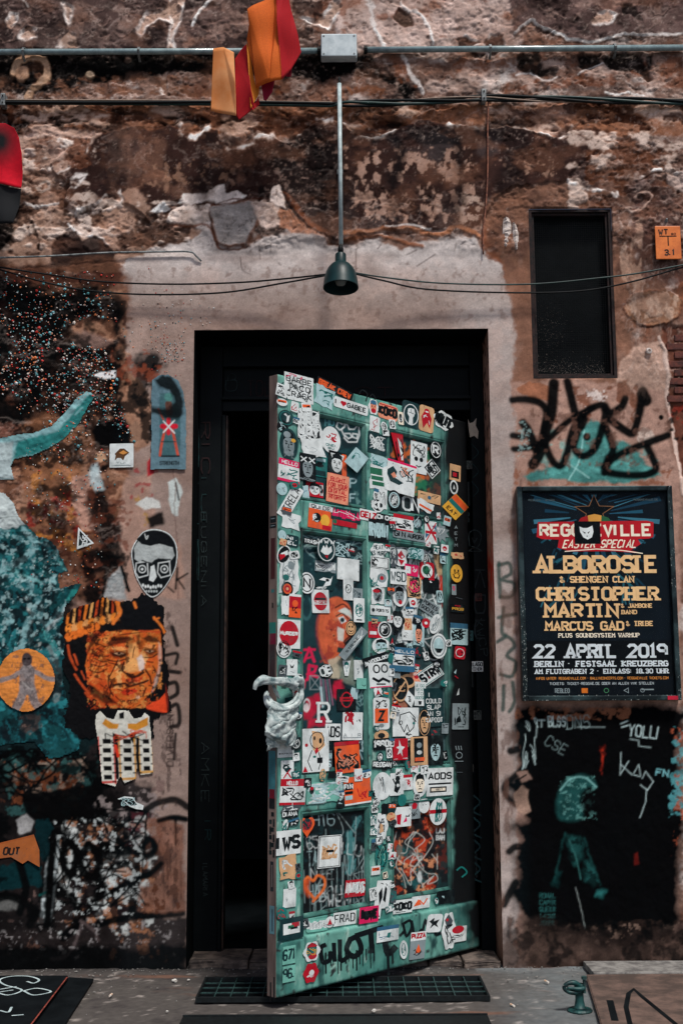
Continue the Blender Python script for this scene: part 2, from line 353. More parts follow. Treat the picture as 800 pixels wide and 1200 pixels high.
# ================================================================ THE WALL: colour and relief
PAL.update(sk=(66, 50, 48), sk2=(98, 74, 66), tan=(156, 126, 112), pk=(180, 168, 163), cr=(216, 206, 200), ru=(136, 78, 50), rd=(92, 42, 30), so=(6, 12, 15), br=(110, 76, 60), gy=(140, 130, 124), te=(44, 122, 122), lt=(140, 180, 184), oc=(170, 120, 60))
W = Can(-70, -30, 870, 1150, 1.0, (122, 88, 74), 5)
A = W.X*0
def F4(x, y, s, sd, g=.6): return fb(x, y, s, sd, 5, g)
# base coat, brown plaster mottled with rust and pink
n1 = F4(W.X, W.Y, 70, 300); n2 = F4(W.X*1.3, W.Y*.7, 22, 320)
W.put((slice(None), slice(None)), np.clip(n1*2+.3, 0, 1)*.7, 'tan'); W.put((slice(None), slice(None)), np.clip(n2*2.5-.5, 0, 1)*.6, 'ru'); W.put((slice(None), slice(None)), np.clip(F4(W.X, W.Y, 30, 340)*3-.9, 0, 1)*.6, 'cr')
W.h += n1*.004+n2*.002
q = (slice(None), slice(None))
# curling layers of old paint and plaster: ragged level lines, each a step with a pale lip and its shade painted dark below
def layers(mask, scale, thr, seed, step, lip=.75, lip_shade=.7, tint=None, ax=1.0, ay=1.0, g=.62, rw=1.5):
    f = fb(W.X/ax, W.Y/ay, scale, seed, 6, g); gy, gx = np.gradient(f); gr_ = np.sqrt(gx*gx+gy*gy)+1e-4; gate = np.clip(fb(W.X, W.Y, 24, seed+40, 3)*2.5+.62, 0, 1)
    for k, t in enumerate(thr):
        dd = (f-t)/gr_; up = np.clip(dd/1.2+.5, 0, 1)
        if tint is not None: W.put(q, up*mask*tint[k][1], tint[k][0])
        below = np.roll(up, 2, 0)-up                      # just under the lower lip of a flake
        W.put(q, np.clip(-(dd)/rw+.2, 0, 1)*np.clip(1.4+dd/rw/1.4, 0, 1)*mask*gate*lip_shade*np.clip(.45+gy/gr_*-.9, 0, 1), (34, 22, 20))
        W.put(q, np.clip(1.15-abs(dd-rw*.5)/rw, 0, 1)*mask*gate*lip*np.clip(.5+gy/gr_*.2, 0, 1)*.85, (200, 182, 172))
        W.h += up*mask*step
top = np.clip((295-W.Y)/16+W.w1*.8, 0, 1)*(1-np.clip((W.X-40)/1, 0, 1)*0)
skm0 = 0*np.clip(1-abs(W.Y-215)/48, 0, 1)*np.clip((W.X-110)/20, 0, 1)*np.clip((690-W.X)/20, 0, 1)      # the broad dark field stays calmer
skm = np.clip(1-abs(W.Y-215)/48, 0, 1)*np.clip((W.X-110)/20, 0, 1)*np.clip((690-W.X)/20, 0, 1)
lmask = np.clip(top, 0, 1)
layers(lmask, 46, (-.25, .12, .42), 9100, .0035, .7, .8, (((96, 70, 62), .25), ((150, 126, 116), .28), ((62, 42, 38), .45)), 1.5, 1.0)
layers(lmask*.9, 17, (.22, .5), 9200, .002, .6, .8, None, 1.3, 1.0, .6, 1.2)
# ---- top course above the pipe
W.poly([(-70, -30), (345, -30), (330, 60), (-70, 60)], (98, 78, 74), warp=6, soft=3, dh=.004, var=.35)
W.mot(-70, -30, 345, 62, (56, 44, 44), 40, .05, 4, .8, 7, ax=1.5); W.mot(-70, -30, 345, 62, (136, 108, 98), 18, .22, 5, .7, 9, dh=-.003)
W.mot(130, 0, 350, 62, (150, 124, 114), 16, .12, 5, .6, 10)
W.poly([(385, -30), (600, -30), (625, 30), (600, 62), (392, 62)], (182, 152, 140), warp=8, soft=4, dh=.002, var=.25)
W.mot(390, -10, 620, 62, 'ru', 20, .18, 4, .6, 12, ax=1.4); W.mot(330, -10, 420, 62, (60, 46, 44), 22, 0, 5, .7, 14)
W.poly([(592, -30), (870, -30), (870, 42), (785, 42), (740, 42), (722, 45), (690, 48), (668, 46), (650, 39), (622, 27), (604, 40)], (106, 84, 80), warp=3, soft=1.5, dh=.006, var=.35)
W.stroke([(604, 40), (622, 27), (650, 39), (668, 47), (690, 49), (722, 46), (740, 42), (785, 42), (860, 40)], 2.2, 'cr', warp=3, cur=False, a=.9, dh=.002)
W.stroke([(604, 43), (622, 30), (650, 42), (668, 50), (690, 52), (722, 49), (740, 45), (785, 45), (860, 43)], 1.6, (50, 30, 26), warp=3, cur=False, a=.8)
W.mot(600, -20, 860, 44, (60, 44, 42), 26, .05, 5, .7, 15); W.mot(600, -20, 860, 44, (150, 124, 114), 12, .25, 5, .6, 16, ay=1.6)
for P in ([(690, 26), (697, 18), (712, 16), (720, 19), (714, 31), (700, 33), (692, 30)], [(8, 30), (14, 17), (20, 20), (18, 34), (10, 36)], [(26, 40), (36, 34), (44, 36), (44, 46), (30, 50), (22, 46)],
          [(72, 2), (84, 9), (86, 18), (82, 32), (78, 26), (76, 12)], [(66, 56), (72, 46), (80, 37), (90, 42), (95, 55)], [(157, 40), (164, 26), (172, 16), (188, 14), (204, 0), (210, 10), (200, 27), (186, 24), (170, 34), (166, 48)],
          [(195, -20), (215, -10), (212, 20), (200, 50), (206, 66), (196, 90), (200, 112), (192, 112), (188, 80), (194, 62), (200, 30)], [(352, 20), (372, 22), (392, 4), (398, 10), (384, 36), (372, 30)]):
    W.peel(P, (184, 148, 128), 'cr', .006, 3, 2.2)
W.stroke([(254, -8), (246, 2), (236, 12), (226, 30)], 3.5, 'cr', warp=2, dh=.002); W.stroke([(18, -5), (30, 5), (34, 10)], 1.6, 'cr', warp=2)
W.ell(50, 220, 13, 9, (176, 156, 144), warp=4, soft=4, a=.8, var=.4); W.stroke([(420, -5), (436, 14), (440, 36), (446, 55)], 5, 'cr', warp=4, a=.7, dh=.003); W.stroke([(466, 6), (484, 14), (498, 30), (508, 54)], 4, 'cr', warp=4, a=.8, dh=.004)
W.peel([(460, 22), (466, 11), (480, 17), (484, 32), (474, 33)], (110, 84, 72), 'rd', .004, 2, 1.4); W.poly([(725, 8), (738, 6), (746, 16), (750, 26), (736, 20), (728, 20)], 'so', warp=3, a=.8, dh=-.004)
W.peel([(534, 46), (545, 42), (560, 50), (552, 58), (536, 56)], 'sk', 'cr', .004, 3, 1.5); W.peel([(563, 50), (572, 40), (588, 42), (592, 56), (578, 66), (566, 60)], 'sk', 'cr', .004, 3, 1.5)
# scalloped scales of old paint
for i, (x, y) in enumerate([(20, 30), (45, 20), (60, 44), (100, 36), (120, 28), (140, 40), (40, 8), (112, 12), (150, 14), (8, 48), (640, 10), (668, 22), (770, 16), (752, 34), (640, 34)]):
    W.stroke([(x-9, y-3), (x-3, y+2), (x+5, y+1), (x+11, y-4)], 1.2, (150, 122, 112), warp=5, a=.7, dh=.0015); W.stroke([(x-9, y-1), (x-3, y+4), (x+5, y+3), (x+11, y-2)], 1.2, (34, 26, 26), warp=5, a=.7)
# ---- band between pipe and cables
W.poly([(-70, 60), (340, 60), (344, 92), (300, 92), (200, 84), (150, 92), (90, 100), (60, 112), (-70, 112)], 'so', soft=6, warp=5, a=.97, dh=-.002)
W.mot(30, 84, 345, 118, (126, 86, 66), 9, .0, 5, .8, 20, ax=1.6, feather=6); W.mot(-70, 88, 60, 118, (120, 84, 66), 10, .1, 5, .7, 21, feather=6)
W.poly([(325, 62), (345, 60), (405, 64), (436, 66), (452, 86), (470, 96), (490, 116), (468, 116), (452, 100), (420, 92), (402, 86), (380, 96), (350, 92), (335, 100)], 'so', soft=5, warp=5, a=.97, dh=-.003)
W.mot(450, 62, 870, 118, 'ru', 16, .02, 4, .65, 23, ax=1.7); W.mot(450, 60, 870, 118, (190, 160, 146), 26, .08, 4, .7, 24)
W.mot(300, 96, 460, 120, (140, 84, 54), 12, -.1, 4, .8, 25)
for P in ([(606, 66), (632, 62), (636, 80), (652, 84), (650, 92), (638, 90), (622, 84), (606, 84)], [(675, 66), (690, 64), (700, 66), (704, 76), (690, 84), (678, 82)], [(704, 70), (722, 62), (744, 66), (752, 74), (762, 92), (756, 96), (742, 84), (716, 82)], [(545, 62), (566, 64), (560, 72), (548, 70)], [(756, -40+108), (762, 66), (762, 84), (757, 84)]):
    W.poly(P, 'so', soft=3, warp=4, a=.93, dh=-.006)
W.stroke([(18, 86), (22, 74), (38, 70), (50, 74), (56, 88), (48, 100), (40, 106), (34, 116)], 9, (178, 140, 110), warp=2.5, dh=.004, soft=2); W.ell(28, 88, 8, 9, (172, 132, 104), warp=2, dh=.003); W.stroke([(37, 86), (39, 96), (34, 104)], 5, 'so', soft=3, warp=2)
W.ell(106, 88, 5, 4.5, (190, 160, 130), warp=1, dh=.005); W.ell(150, 71, 4, 3, (110, 92, 84), warp=1)
W.stroke([(150, 88), (166, 86), (188, 96)], 5, (100, 76, 66), warp=3, soft=4, a=.7)
W.stroke([(470, 66), (482, 92), (494, 112)], 5, 'cr', warp=4, a=.65, dh=.003)
W.stroke([(604, 88), (622, 84), (640, 96), (652, 92)], 1.6, 'cr', warp=2, a=.8); W.stroke([(676, 86), (692, 80), (706, 76)], 1.8, 'cr', warp=2, a=.8); W.stroke([(706, 110), (722, 113), (736, 110), (754, 111)], 1.8, 'cr', warp=3, a=.9, dh=.002)
# ---- rusty course under the cables
W.poly([(-70, 122), (870, 122), (870, 160), (-70, 160)], (150, 96, 66), soft=3, warp=3, a=.75, var=.5)
W.mot(-70, 118, 870, 162, (200, 162, 140), 22, .12, 4, .75, 31, ax=1.8, feather=5, dh=.002); W.mot(-70, 118, 870, 165, (70, 34, 22), 14, .12, 5, .8, 32, ax=2, feather=5, dh=-.004)
W.mot(0, 124, 250, 160, 'so', 9, .25, 6, .8, 33, ax=2.6, feather=4, dh=-.003); W.mot(400, 122, 600, 150, 'so', 10, .3, 6, .7, 34, ax=2, feather=4)
# ---- broad dark skin of old render
W.poly([(60, 192), (84, 178), (112, 160), (150, 153), (200, 150), (222, 166), (236, 160), (252, 152), (262, 168), (276, 176), (292, 168), (318, 162), (338, 170), (356, 156), (372, 146), (396, 142),
        (402, 146), (414, 158), (440, 163), (466, 150), (492, 140), (524, 144), (545, 152), (560, 156), (592, 148), (606, 152), (640, 158), (662, 164), (690, 160), (706, 168), (700, 176), (684, 190), (664, 212), (636, 214), (600, 222), (582, 236), (566, 256), (560, 272), (532, 270), (492, 270), (448, 268), (404, 282), (388, 276), (372, 272), (358, 262), (346, 244), (332, 228), (322, 218), (318, 236), (290, 238), (258, 234), (232, 240), (208, 232), (190, 236), (176, 262), (150, 240), (138, 222), (110, 240), (92, 250), (80, 240), (80, 214), (64, 204)],
       (74, 50, 45), soft=1.6, warp=3.5, dh=.009, var=.25)
for x0, y0, x1, y1, c, s_, t_, a_, sd in ((60, 150, 330, 240, (64, 42, 38), 44, .0, .8, 41), (120, 150, 330, 240, (128, 92, 76), 34, .12, .7, 42), (290, 150, 400, 285, (34, 28, 29), 46, -.25, .9, 43), (395, 150, 570, 275, (66, 54, 54), 40, -.1, .8, 44),
                                          (450, 150, 620, 200, (84, 74, 74), 40, 0, .7, 46), (560, 150, 705, 225, (78, 54, 50), 60, -.5, .85, 48)):
    W.mot(x0, y0, x1, y1, c, s_, t_, 3, a_, sd, ax=.8, ay=1.4)
W.mot(396, 165, 570, 278, (170, 134, 116), 9, .0, 6, .85, 45, ay=1.3, feather=26); W.mot(150, 180, 300, 236, (160, 122, 100), 7, .12, 6, .6, 47, feather=22); W.mot(300, 190, 400, 285, (150, 124, 110), 4, .42, 6, .7, 49); W.mot(525, 220, 572, 276, (186, 156, 138), 6, -.05, 6, .8, 50)
W.mot(575, 180, 660, 222, (170, 134, 114), 5, .2, 6, .7, 51); W.stroke([(466, 150), (468, 180), (464, 220)], 8, (26, 24, 28), soft=8, warp=6, a=.7); W.stroke([(536, 150), (540, 210), (530, 265)], 6, (40, 32, 32), soft=8, warp=6, a=.6)
# bright torn rims along it
for P, lw in (([(262, 166), (266, 174), (276, 177), (290, 168), (302, 161), (320, 164), (330, 168), (344, 164), (358, 156), (370, 147), (384, 142), (396, 140)], 4), ([(401, 144), (412, 152), (414, 160), (436, 163), (452, 160), (466, 150)], 3.6), ([(524, 145), (540, 150), (560, 154), (566, 150)], 3), ([(212, 150), (214, 160), (220, 166), (232, 160), (250, 150)], 4),
              ([(600, 148), (612, 152), (640, 158), (656, 164), (672, 152)], 2.4), ([(60, 206), (80, 198), (104, 182), (112, 160)], 2.4)):
    W.stroke(P, lw+2.5, (176, 146, 130), warp=5, cur=False, dh=.003, soft=3, var=.4, gate=2.2); W.stroke(P, lw*.8, 'cr', warp=5, cur=False, dh=.004, soft=1.5, var=.3, gate=2.6)
# broken pale ground left
W.poly([(22, 160), (50, 150), (90, 152), (118, 160), (100, 182), (80, 198), (44, 208), (26, 200)], (178, 142, 124), soft=3, warp=5, dh=-.004, var=.4)
W.mot(24, 150, 120, 206, (120, 74, 54), 13, .0, 5, .8, 55, ax=1.8, dh=-.003); W.mot(24, 150, 120, 206, (216, 194, 180), 12, .22, 5, .9, 56, ax=1.6, dh=.003, feather=6)
W.poly([(20, 216), (50, 200), (78, 208), (84, 240), (120, 240), (160, 222), (186, 262), (226, 262), (262, 290), (262, 312), (-70, 312), (-70, 250), (0, 240)], (162, 128, 110), soft=3, warp=6, dh=-.004, var=.35)
W.mot(-10, 210, 230, 305, (84, 58, 48), 20, .0, 5, .85, 57, ax=1.5, dh=-.004, feather=8); W.mot(-10, 210, 230, 300, (206, 180, 164), 16, .2, 5, .8, 58, ax=1.6, dh=.004, feather=8)
for P, lw, c in (([(28, 232), (30, 216), (36, 204), (50, 200)], 3, (120, 88, 74)), ([(66, 206), (78, 220), (76, 236)], 3, (90, 62, 52)), ([(30, 240), (44, 244), (60, 242), (72, 240)], 2.2, 'cr'), ([(90, 250), (108, 240), (128, 230), (138, 222), (146, 240)], 3, 'cr'), ([(82, 262), (100, 278), (120, 282), (130, 290)], 2.5, 'cr'), ([(78, 212), (100, 208), (92, 216), (84, 222)], 3, 'cr'),
                 ([(146, 240), (160, 250), (174, 262)], 1.8, (60, 40, 32)), ([(95, 250), (112, 246), (132, 242)], 1.4, (50, 34, 28)), ([(44, 300), (46, 280), (40, 264)], 3, (40, 28, 26)), ([(56, 250), (60, 268), (52, 280)], 7, (170, 140, 124))):
    W.stroke(P, lw+1, c, warp=5, soft=2, a=.9, dh=.003 if c == 'cr' else -.003, gate=2.4)
W.poly([(62, 288), (78, 270), (90, 270), (96, 284), (110, 278), (122, 282), (136, 296), (130, 310), (62, 306)], (52, 36, 36), soft=2, warp=3, a=.9); W.poly([(-70, 215), (22, 215), (26, 250), (10, 285), (-70, 300)], 'so', soft=6, warp=6, a=.93)
W.stroke([(46, 216), (54, 212), (58, 220), (50, 224), (44, 220)], 3, (190, 170, 156), warp=2); W.stroke([(36, 214), (44, 206), (56, 206), (64, 216)], 1.4, (90, 64, 52), warp=2)
# whitish torn paper bits and the patch of grey mortar above the door
W.poly([(206, 236), (214, 226), (244, 226), (256, 218), (264, 216), (268, 228), (280, 224), (290, 234), (276, 240), (240, 236), (220, 240)], (206, 186, 176), soft=1.2, warp=3.5, dh=.004, var=.25)
W.poly([(176, 248), (190, 236), (200, 244), (182, 250)], 'cr', warp=2); W.poly([(200, 244), (214, 238), (248, 240), (254, 250), (246, 258), (216, 262), (196, 258)], (200, 176, 162), warp=4, dh=.002, var=.3)
# smooth pinkish render round the door
W.poly([(130, 330), (146, 306), (180, 292), (226, 280), (240, 268), (262, 278), (290, 288), (330, 276), (346, 268), (372, 276), (400, 286), (428, 282), (470, 290), (492, 288), (520, 276), (556, 282), (574, 300), (590, 312), (596, 345), (602, 420), (600, 470), (606, 560), (606, 620), (610, 860), (620, 1140), (150, 1140), (150, 470), (156, 440), (140, 380)], 'pk', soft=3, warp=5, dh=.001, var=.06)
q = (slice(None), slice(None)); reg = np.clip((W.X-140)/14, 0, 1)*np.clip((606-W.X)/6, 0, 1)*np.clip((W.Y-292)/10, 0, 1)
W.h = W.h*(1-reg*.85)
W.put(q, reg*np.clip(F4(W.X*.6, W.Y*1.4, 60, 400)*1.2, 0, 1)*.5, (136, 108, 96)); W.put(q, reg*np.clip((W.Y-310)/60, 0, 1)*np.clip((560-W.X)/40, .15, 1)*.62, (136, 106, 92)); W.put(q, reg*np.clip(F4(W.X, W.Y, 40, 402)*2-.3, 0, 1)*.35*np.clip((560-W.Y)/100, 0, 1), (204, 176, 164))
W.peel([(246, 246), (250, 242), (296, 238), (304, 248), (300, 268), (290, 286), (268, 290), (256, 286), (250, 270)], (150, 142, 138), (120, 72, 48), -.006, 1.5, 2.4, var=.18); W.stroke([(246, 250), (250, 272), (258, 290), (276, 292), (292, 288)], 2, (88, 48, 32), warp=2, soft=1.5, a=.9)
W.stroke([(200, 264), (222, 264), (240, 262), (250, 274), (258, 290)], 2.2, 'ru', warp=2, a=.8, soft=2); W.poly([(296, 240), (318, 240), (332, 250), (330, 266), (312, 272), (300, 262)], (196, 166, 150), warp=4, a=.9, var=.3, dh=.003)
W.stroke([(252, 240), (272, 236), (300, 236), (318, 236)], 1.5, 'rd', warp=2, a=.8); W.poly([(319, 222), (326, 218), (334, 236), (336, 246), (324, 244), (318, 238)], (206, 180, 166), warp=2, dh=.004)
W.poly([(330, 226), (340, 240), (352, 256), (366, 270), (388, 278), (386, 270), (372, 266), (356, 250), (342, 232)], (150, 86, 54), warp=2, soft=1.5, dh=.006); W.poly([(328, 246), (344, 250), (360, 268), (378, 278), (350, 274), (328, 268)], (176, 116, 84), warp=4, var=.5, a=.9)
for i in range(4): W.stroke([(338+i*8, 246+i*7), (348+i*8, 262+i*4)], 1.6, (70, 36, 26), warp=1, a=.8)
W.stroke([(402, 272), (430, 273), (452, 268), (478, 268), (500, 274), (520, 274), (534, 268), (560, 278)], 5, (172, 112, 78), warp=2, soft=2, dh=.004); W.stroke([(400, 282), (430, 278), (460, 280), (484, 288), (494, 290)], 4, (150, 94, 66), warp=2, soft=2, a=.9, dh=.003); W.stroke([(402, 276), (440, 274), (470, 274), (500, 278)], 1.4, (90, 50, 34), warp=2, a=.8)
W.stroke([(452, 266), (478, 264), (505, 270)], 2, 'cr', warp=2, a=.8)
W.poly([(568, 262), (580, 254), (590, 272), (584, 290), (572, 290), (562, 280)], (150, 90, 62), warp=3, soft=3, var=.5, a=.85); W.mot(560, 225, 612, 320, 'ru', 12, 0, 4, .7, 61); W.poly([(586, 300), (600, 290), (610, 300), (606, 318), (594, 312)], (90, 72, 60), warp=3, var=.5)
for P in ([(304, 290), (305, 304)], [(318, 286), (317, 296)], [(282, 302), (284, 316), (294, 322)], [(326, 308), (329, 311)], [(417, 292), (417, 318)], [(442, 292), (446, 287)], [(534, 286), (532, 294)], [(476, 299), (488, 293)], [(488, 312), (510, 298)]): W.stroke(P, .9, (60, 44, 42), a=.8)
# ---- ground right of the door, round the hatch
W.poly([(604, 222), (660, 212), (690, 226), (730, 232), (740, 300), (742, 420), (724, 458), (606, 470), (600, 420), (596, 330), (590, 300), (566, 270), (570, 240)], (134, 96, 78), soft=6, warp=6, a=.9, var=.2)
W.mot(560, 215, 870, 330, (96, 68, 60), 30, .05, 3, .6, 63); W.mot(660, 150, 870, 250, (206, 176, 158), 18, .1, 4, .8, 64, ax=1.5, dh=.004, feather=6); W.mot(680, 160, 870, 260, (112, 66, 44), 12, .14, 5, .8, 65, ax=1.6, dh=-.004, feather=6)
W.stroke([(664, 214), (690, 222), (712, 230), (722, 228)], 5, 'cr', warp=5, dh=.003, soft=2, gate=2); W.stroke([(742, 212), (756, 204), (772, 200), (788, 204), (806, 203), (840, 206)], 3, 'cr', warp=3, dh=.005, gate=2); W.stroke([(742, 216), (756, 208), (772, 204), (788, 208), (806, 207)], 2, (70, 46, 40), warp=2)
W.poly([(780, 206), (802, 206), (804, 226), (790, 222), (782, 214)], (176, 150, 138), warp=2, dh=.003); W.poly([(730, 226), (740, 210), (772, 208), (780, 222), (800, 228), (870, 230), (870, 330), (800, 330), (748, 330), (740, 280), (742, 240)], (92, 66, 62), warp=6, soft=5, a=.7, var=.3)
for P in ([(742, 232), (752, 226), (764, 230), (756, 240), (748, 246)], [(732, 246), (740, 250), (748, 244)], [(724, 262), (730, 268)]): W.stroke(P, 1.8, (184, 150, 134), warp=2, dh=.003)
W.mot(722, 250, 760, 345, (176, 142, 122), 9, -.05, 5, .7, 66, ay=2.2, feather=10)
W.peel([(730, 360), (742, 344), (780, 338), (798, 350), (796, 370), (784, 380), (766, 384), (746, 382), (734, 366)], (152, 112, 88), (120, 70, 50), -.004, 3, 1.6, var=.4); W.mot(730, 340, 800, 384, (200, 170, 150), 7, .1, 5, .7, 67, ay=2); W.stroke([(742, 376), (756, 384), (778, 380)], 1.8, (60, 36, 28), warp=1.5)
W.poly([(738, 410), (752, 404), (776, 402), (780, 440), (782, 470), (760, 480), (730, 470), (736, 440), (720, 450), (726, 420)], (186, 154, 138), warp=4, soft=3, var=.15, a=.9)
W.poly([(778, 382), (870, 382), (870, 560), (796, 560), (786, 500), (782, 430)], (110, 64, 50), warp=4, soft=3, var=.5, a=.9, dh=-.008); W.stroke([(772, 396), (778, 410), (780, 440), (782, 470), (790, 510), (796, 548), (800, 580)], 4.5, (202, 178, 166), warp=2.5, soft=1.5, dh=.003)
W.mot(776, 430, 870, 520, 'so', 20, -.1, 5, .9, 68, feather=6); W.mot(778, 470, 870, 500, (150, 56, 44), 9, .1, 5, .7, 69, feather=5)
W.poly([(600, 450), (640, 446), (720, 450), (780, 460), (784, 520), (796, 560), (796, 1130), (606, 1130)], (168, 134, 120), soft=4, warp=4, a=.93, var=.15)
W.mot(640, 446, 760, 500, (120, 70, 48), 13, .1, 5, .8, 71, dh=-.002, feather=6); W.mot(600, 545, 790, 572, (140, 82, 54), 9, .1, 5, .7, 73, feather=5); W.poly([(604, 454), (622, 446), (640, 452), (648, 470), (620, 466)], (150, 92, 62), warp=4, a=.8, var=.3)
W.mot(684, 455, 716, 480, 'cr', 6, .1, 5, .7, 74, feather=4)
W.poly([(612, 560), (622, 552), (660, 546), (672, 530), (680, 502), (692, 492), (706, 498), (714, 520), (736, 520), (768, 552), (772, 560), (700, 566)], (52, 134, 130), soft=3, warp=4, a=.9, var=.2); W.mot(615, 500, 775, 566, (96, 170, 164), 12, .1, 5, .6, 76)
W.stroke([(684, 504), (678, 540), (666, 562)], 1.6, (150, 200, 196), a=.7); W.stroke([(664, 542), (690, 560)], 1.6, (150, 200, 196), a=.7); W.ell(756, 512, 10, 9, (196, 176, 164), warp=2, a=.9)
# the big black tag under the hatch
BT = 'so'
for P, lw in (([(600, 468), (616, 468), (632, 472), (640, 484), (636, 510), (644, 536), (656, 546), (664, 530), (672, 500), (690, 480), (708, 476), (706, 500), (696, 526), (682, 534), (672, 524), (676, 508)], 7), ([(648, 450), (646, 480), (640, 500), (632, 530), (624, 544)], 11), ([(664, 448), (670, 470), (678, 500), (684, 492)], 8),
              ([(600, 510), (612, 512)], 6), ([(602, 526), (622, 524), (640, 516), (664, 494), (694, 478)], 6), ([(612, 496), (618, 504), (628, 528)], 9), ([(708, 480), (716, 484), (728, 476), (732, 468)], 7), ([(714, 492), (734, 506), (742, 506), (748, 486), (752, 458)], 8), ([(752, 462), (756, 470)], 12),
              ([(708, 498), (718, 526), (712, 538), (708, 554)], 7), ([(708, 548), (720, 536), (750, 522), (782, 510)], 7), ([(758, 524), (768, 548), (756, 556), (730, 556), (714, 554)], 7)): W.stroke(P, lw+1.8, BT, soft=3, a=.98, warp=.6)
W.ell(687, 512, 4.5, 4.5, BT, soft=2); W.ell(774, 489, 3, 3, BT); W.mot(604, 490, 624, 540, (150, 180, 178), 5, .25, 6, .6, 79, feather=3)
# green letters on the strip beside the frame
for P in ([(584, 660), (586, 700)], [(584, 662), (596, 660), (598, 672), (588, 680), (602, 684), (600, 698), (586, 700)], [(590, 712), (588, 740), (592, 744)], [(584, 724), (604, 720)], [(582, 752), (594, 746), (602, 756), (594, 768), (604, 776), (600, 792), (586, 790)], [(590, 804), (588, 832)], [(600, 800), (602, 822), (596, 834)]): W.stroke(P, 4.5, (40, 66, 62), soft=2, warp=1, a=.85)
# ---- black mural under the poster
W.poly([(606, 832), (640, 826), (792, 826), (800, 850), (794, 900), (800, 960), (796, 1040), (798, 1080), (786, 1096), (752, 1112), (728, 1114), (700, 1104), (672, 1114), (640, 1100), (618, 1086), (604, 1070), (598, 1050), (606, 1030), (602, 1000), (610, 985), (600, 970), (612, 960), (604, 940), (590, 926), (588, 918), (604, 908), (600, 884), (598, 860)], 'so', soft=13, warp=5, a=1.0, cur=True)
W.mot(606, 1040, 800, 1120, 'so', 26, -.15, 2.5, .8, 82, feather=12); W.mot(600, 1076, 870, 1136, (52, 40, 36), 16, -.15, 3, .85, 83, feather=5); W.mot(600, 1080, 870, 1134, (150, 124, 110), 8, .15, 5, .6, 830, feather=5); W.mot(600, 1070, 870, 1134, 'so', 12, .1, 4, .8, 831, feather=6)
for x, y in ((650, 1100), (690, 1096), (732, 1100), (776, 1104)): W.stroke([(x, y), (x+2, y+10), (x, y+26)], 1.6, 'so', soft=2, a=.8)
for P, lw in (([(612, 900), (600, 912), (590, 922), (594, 934), (606, 944), (618, 948)], 7), ([(596, 998), (604, 992), (616, 994)], 8), ([(604, 1034), (594, 1052), (590, 1060)], 9), ([(606, 878), (598, 880)], 9), ([(704, 1090), (706, 1112)], 8), ([(756, 1090), (757, 1128)], 2.4)): W.stroke(P, lw, 'so', soft=3, a=.96)
W.poly([(600, 930), (610, 920), (620, 926), (622, 948), (612, 956), (604, 948)], (168, 138, 122), warp=2, soft=2, var=.3, a=.85); W.poly([(604, 906), (616, 904), (622, 914), (610, 918)], (150, 122, 110), warp=2, soft=2, a=.8); W.stroke([(606, 914), (616, 908)], 2, 'so')
W.mot(600, 826, 740, 846, (140, 90, 66), 8, .0, 5, .8, 84, feather=4); W.mot(780, 846, 870, 960, (80, 150, 156), 10, .05, 5, .8, 85, feather=6); W.mot(782, 846, 870, 1010, (170, 86, 60), 9, .2, 5, .8, 86, feather=6); W.mot(786, 1000, 870, 1100, (96, 76, 70), 12, 0, 4, .7, 87)
# hooded figure
for i_, (x, y, r) in enumerate([(612, 856, 12), (604, 930, 10), (600, 975, 12), (610, 1040, 14), (636, 1086, 12), (690, 1098, 12), (760, 1096, 12), (792, 900, 10), (794, 1020, 10)]): W.ell(x, y, r, r*.8, 'so', soft=16, warp=6, a=.55)
HT = (36, 92, 90)
W.poly([(652, 958), (652, 938), (658, 922), (668, 912), (682, 909), (694, 914), (699, 924), (690, 922), (682, 928), (680, 942), (682, 958), (668, 962)], HT, soft=5, warp=1.5, cur=True, a=.8, var=.3); W.mot(652, 908, 700, 962, (108, 168, 162), 4, .2, 4, .55, 88, feather=3); W.ell(690, 940, 9, 14, 'so', soft=6, a=.9); W.stroke([(656, 926), (668, 913), (684, 911), (698, 922)], 2.4, (120, 176, 172), a=.7)
for P, c in (([(662, 978), (682, 982), (686, 1004), (676, 1014), (668, 996)], HT), ([(686, 1010), (694, 1010), (700, 1030), (694, 1038), (684, 1032)], HT), ([(654, 1018), (660, 1020), (656, 1036), (648, 1034)], (20, 66, 66)), ([(700, 1042), (710, 1044), (706, 1052), (698, 1048)], (50, 130, 128))):
    W.poly(P, c, soft=6, warp=4, a=.75, var=.5)
for P in ([(662, 976), (656, 1000), (650, 1030)], [(684, 980), (692, 1006), (702, 1036)], [(670, 980), (676, 1010)], [(690, 1012), (696, 1036)]): W.stroke(P, 2, (36, 92, 90), soft=3, warp=2, a=.55)
W.mot(650, 965, 712, 1056, 'so', 7, .1, 5, .7, 880)
W.stroke([(666, 984), (674, 1004), (680, 1030)], 1.6, (60, 120, 116), a=.7); W.stroke([(674, 1040), (680, 1064), (685, 1088)], .9, (150, 160, 158), a=.8)
W.poly([(702, 874), (708, 872), (708, 886), (706, 896), (704, 908), (702, 904), (704, 890)], (170, 44, 26), soft=3, warp=4, a=.8, var=.5); W.mot(698, 870, 712, 910, 'so', 4, .1, 6, .7, 881, feather=2); W.poly([(743, 1000), (748, 998), (750, 1012), (744, 1014)], (120, 30, 24), soft=2, warp=2, a=.7)
TC = (168, 190, 190)
W.text('BLSS', 642, 851, 20, 11, TC, 1.2, 0, jit=.6); W.text('DNS', 664, 854, 26, 15, (120, 140, 140), 1, -2, jit=.8); W.stroke([(676, 852), (708, 852)], 1, TC, a=.7)
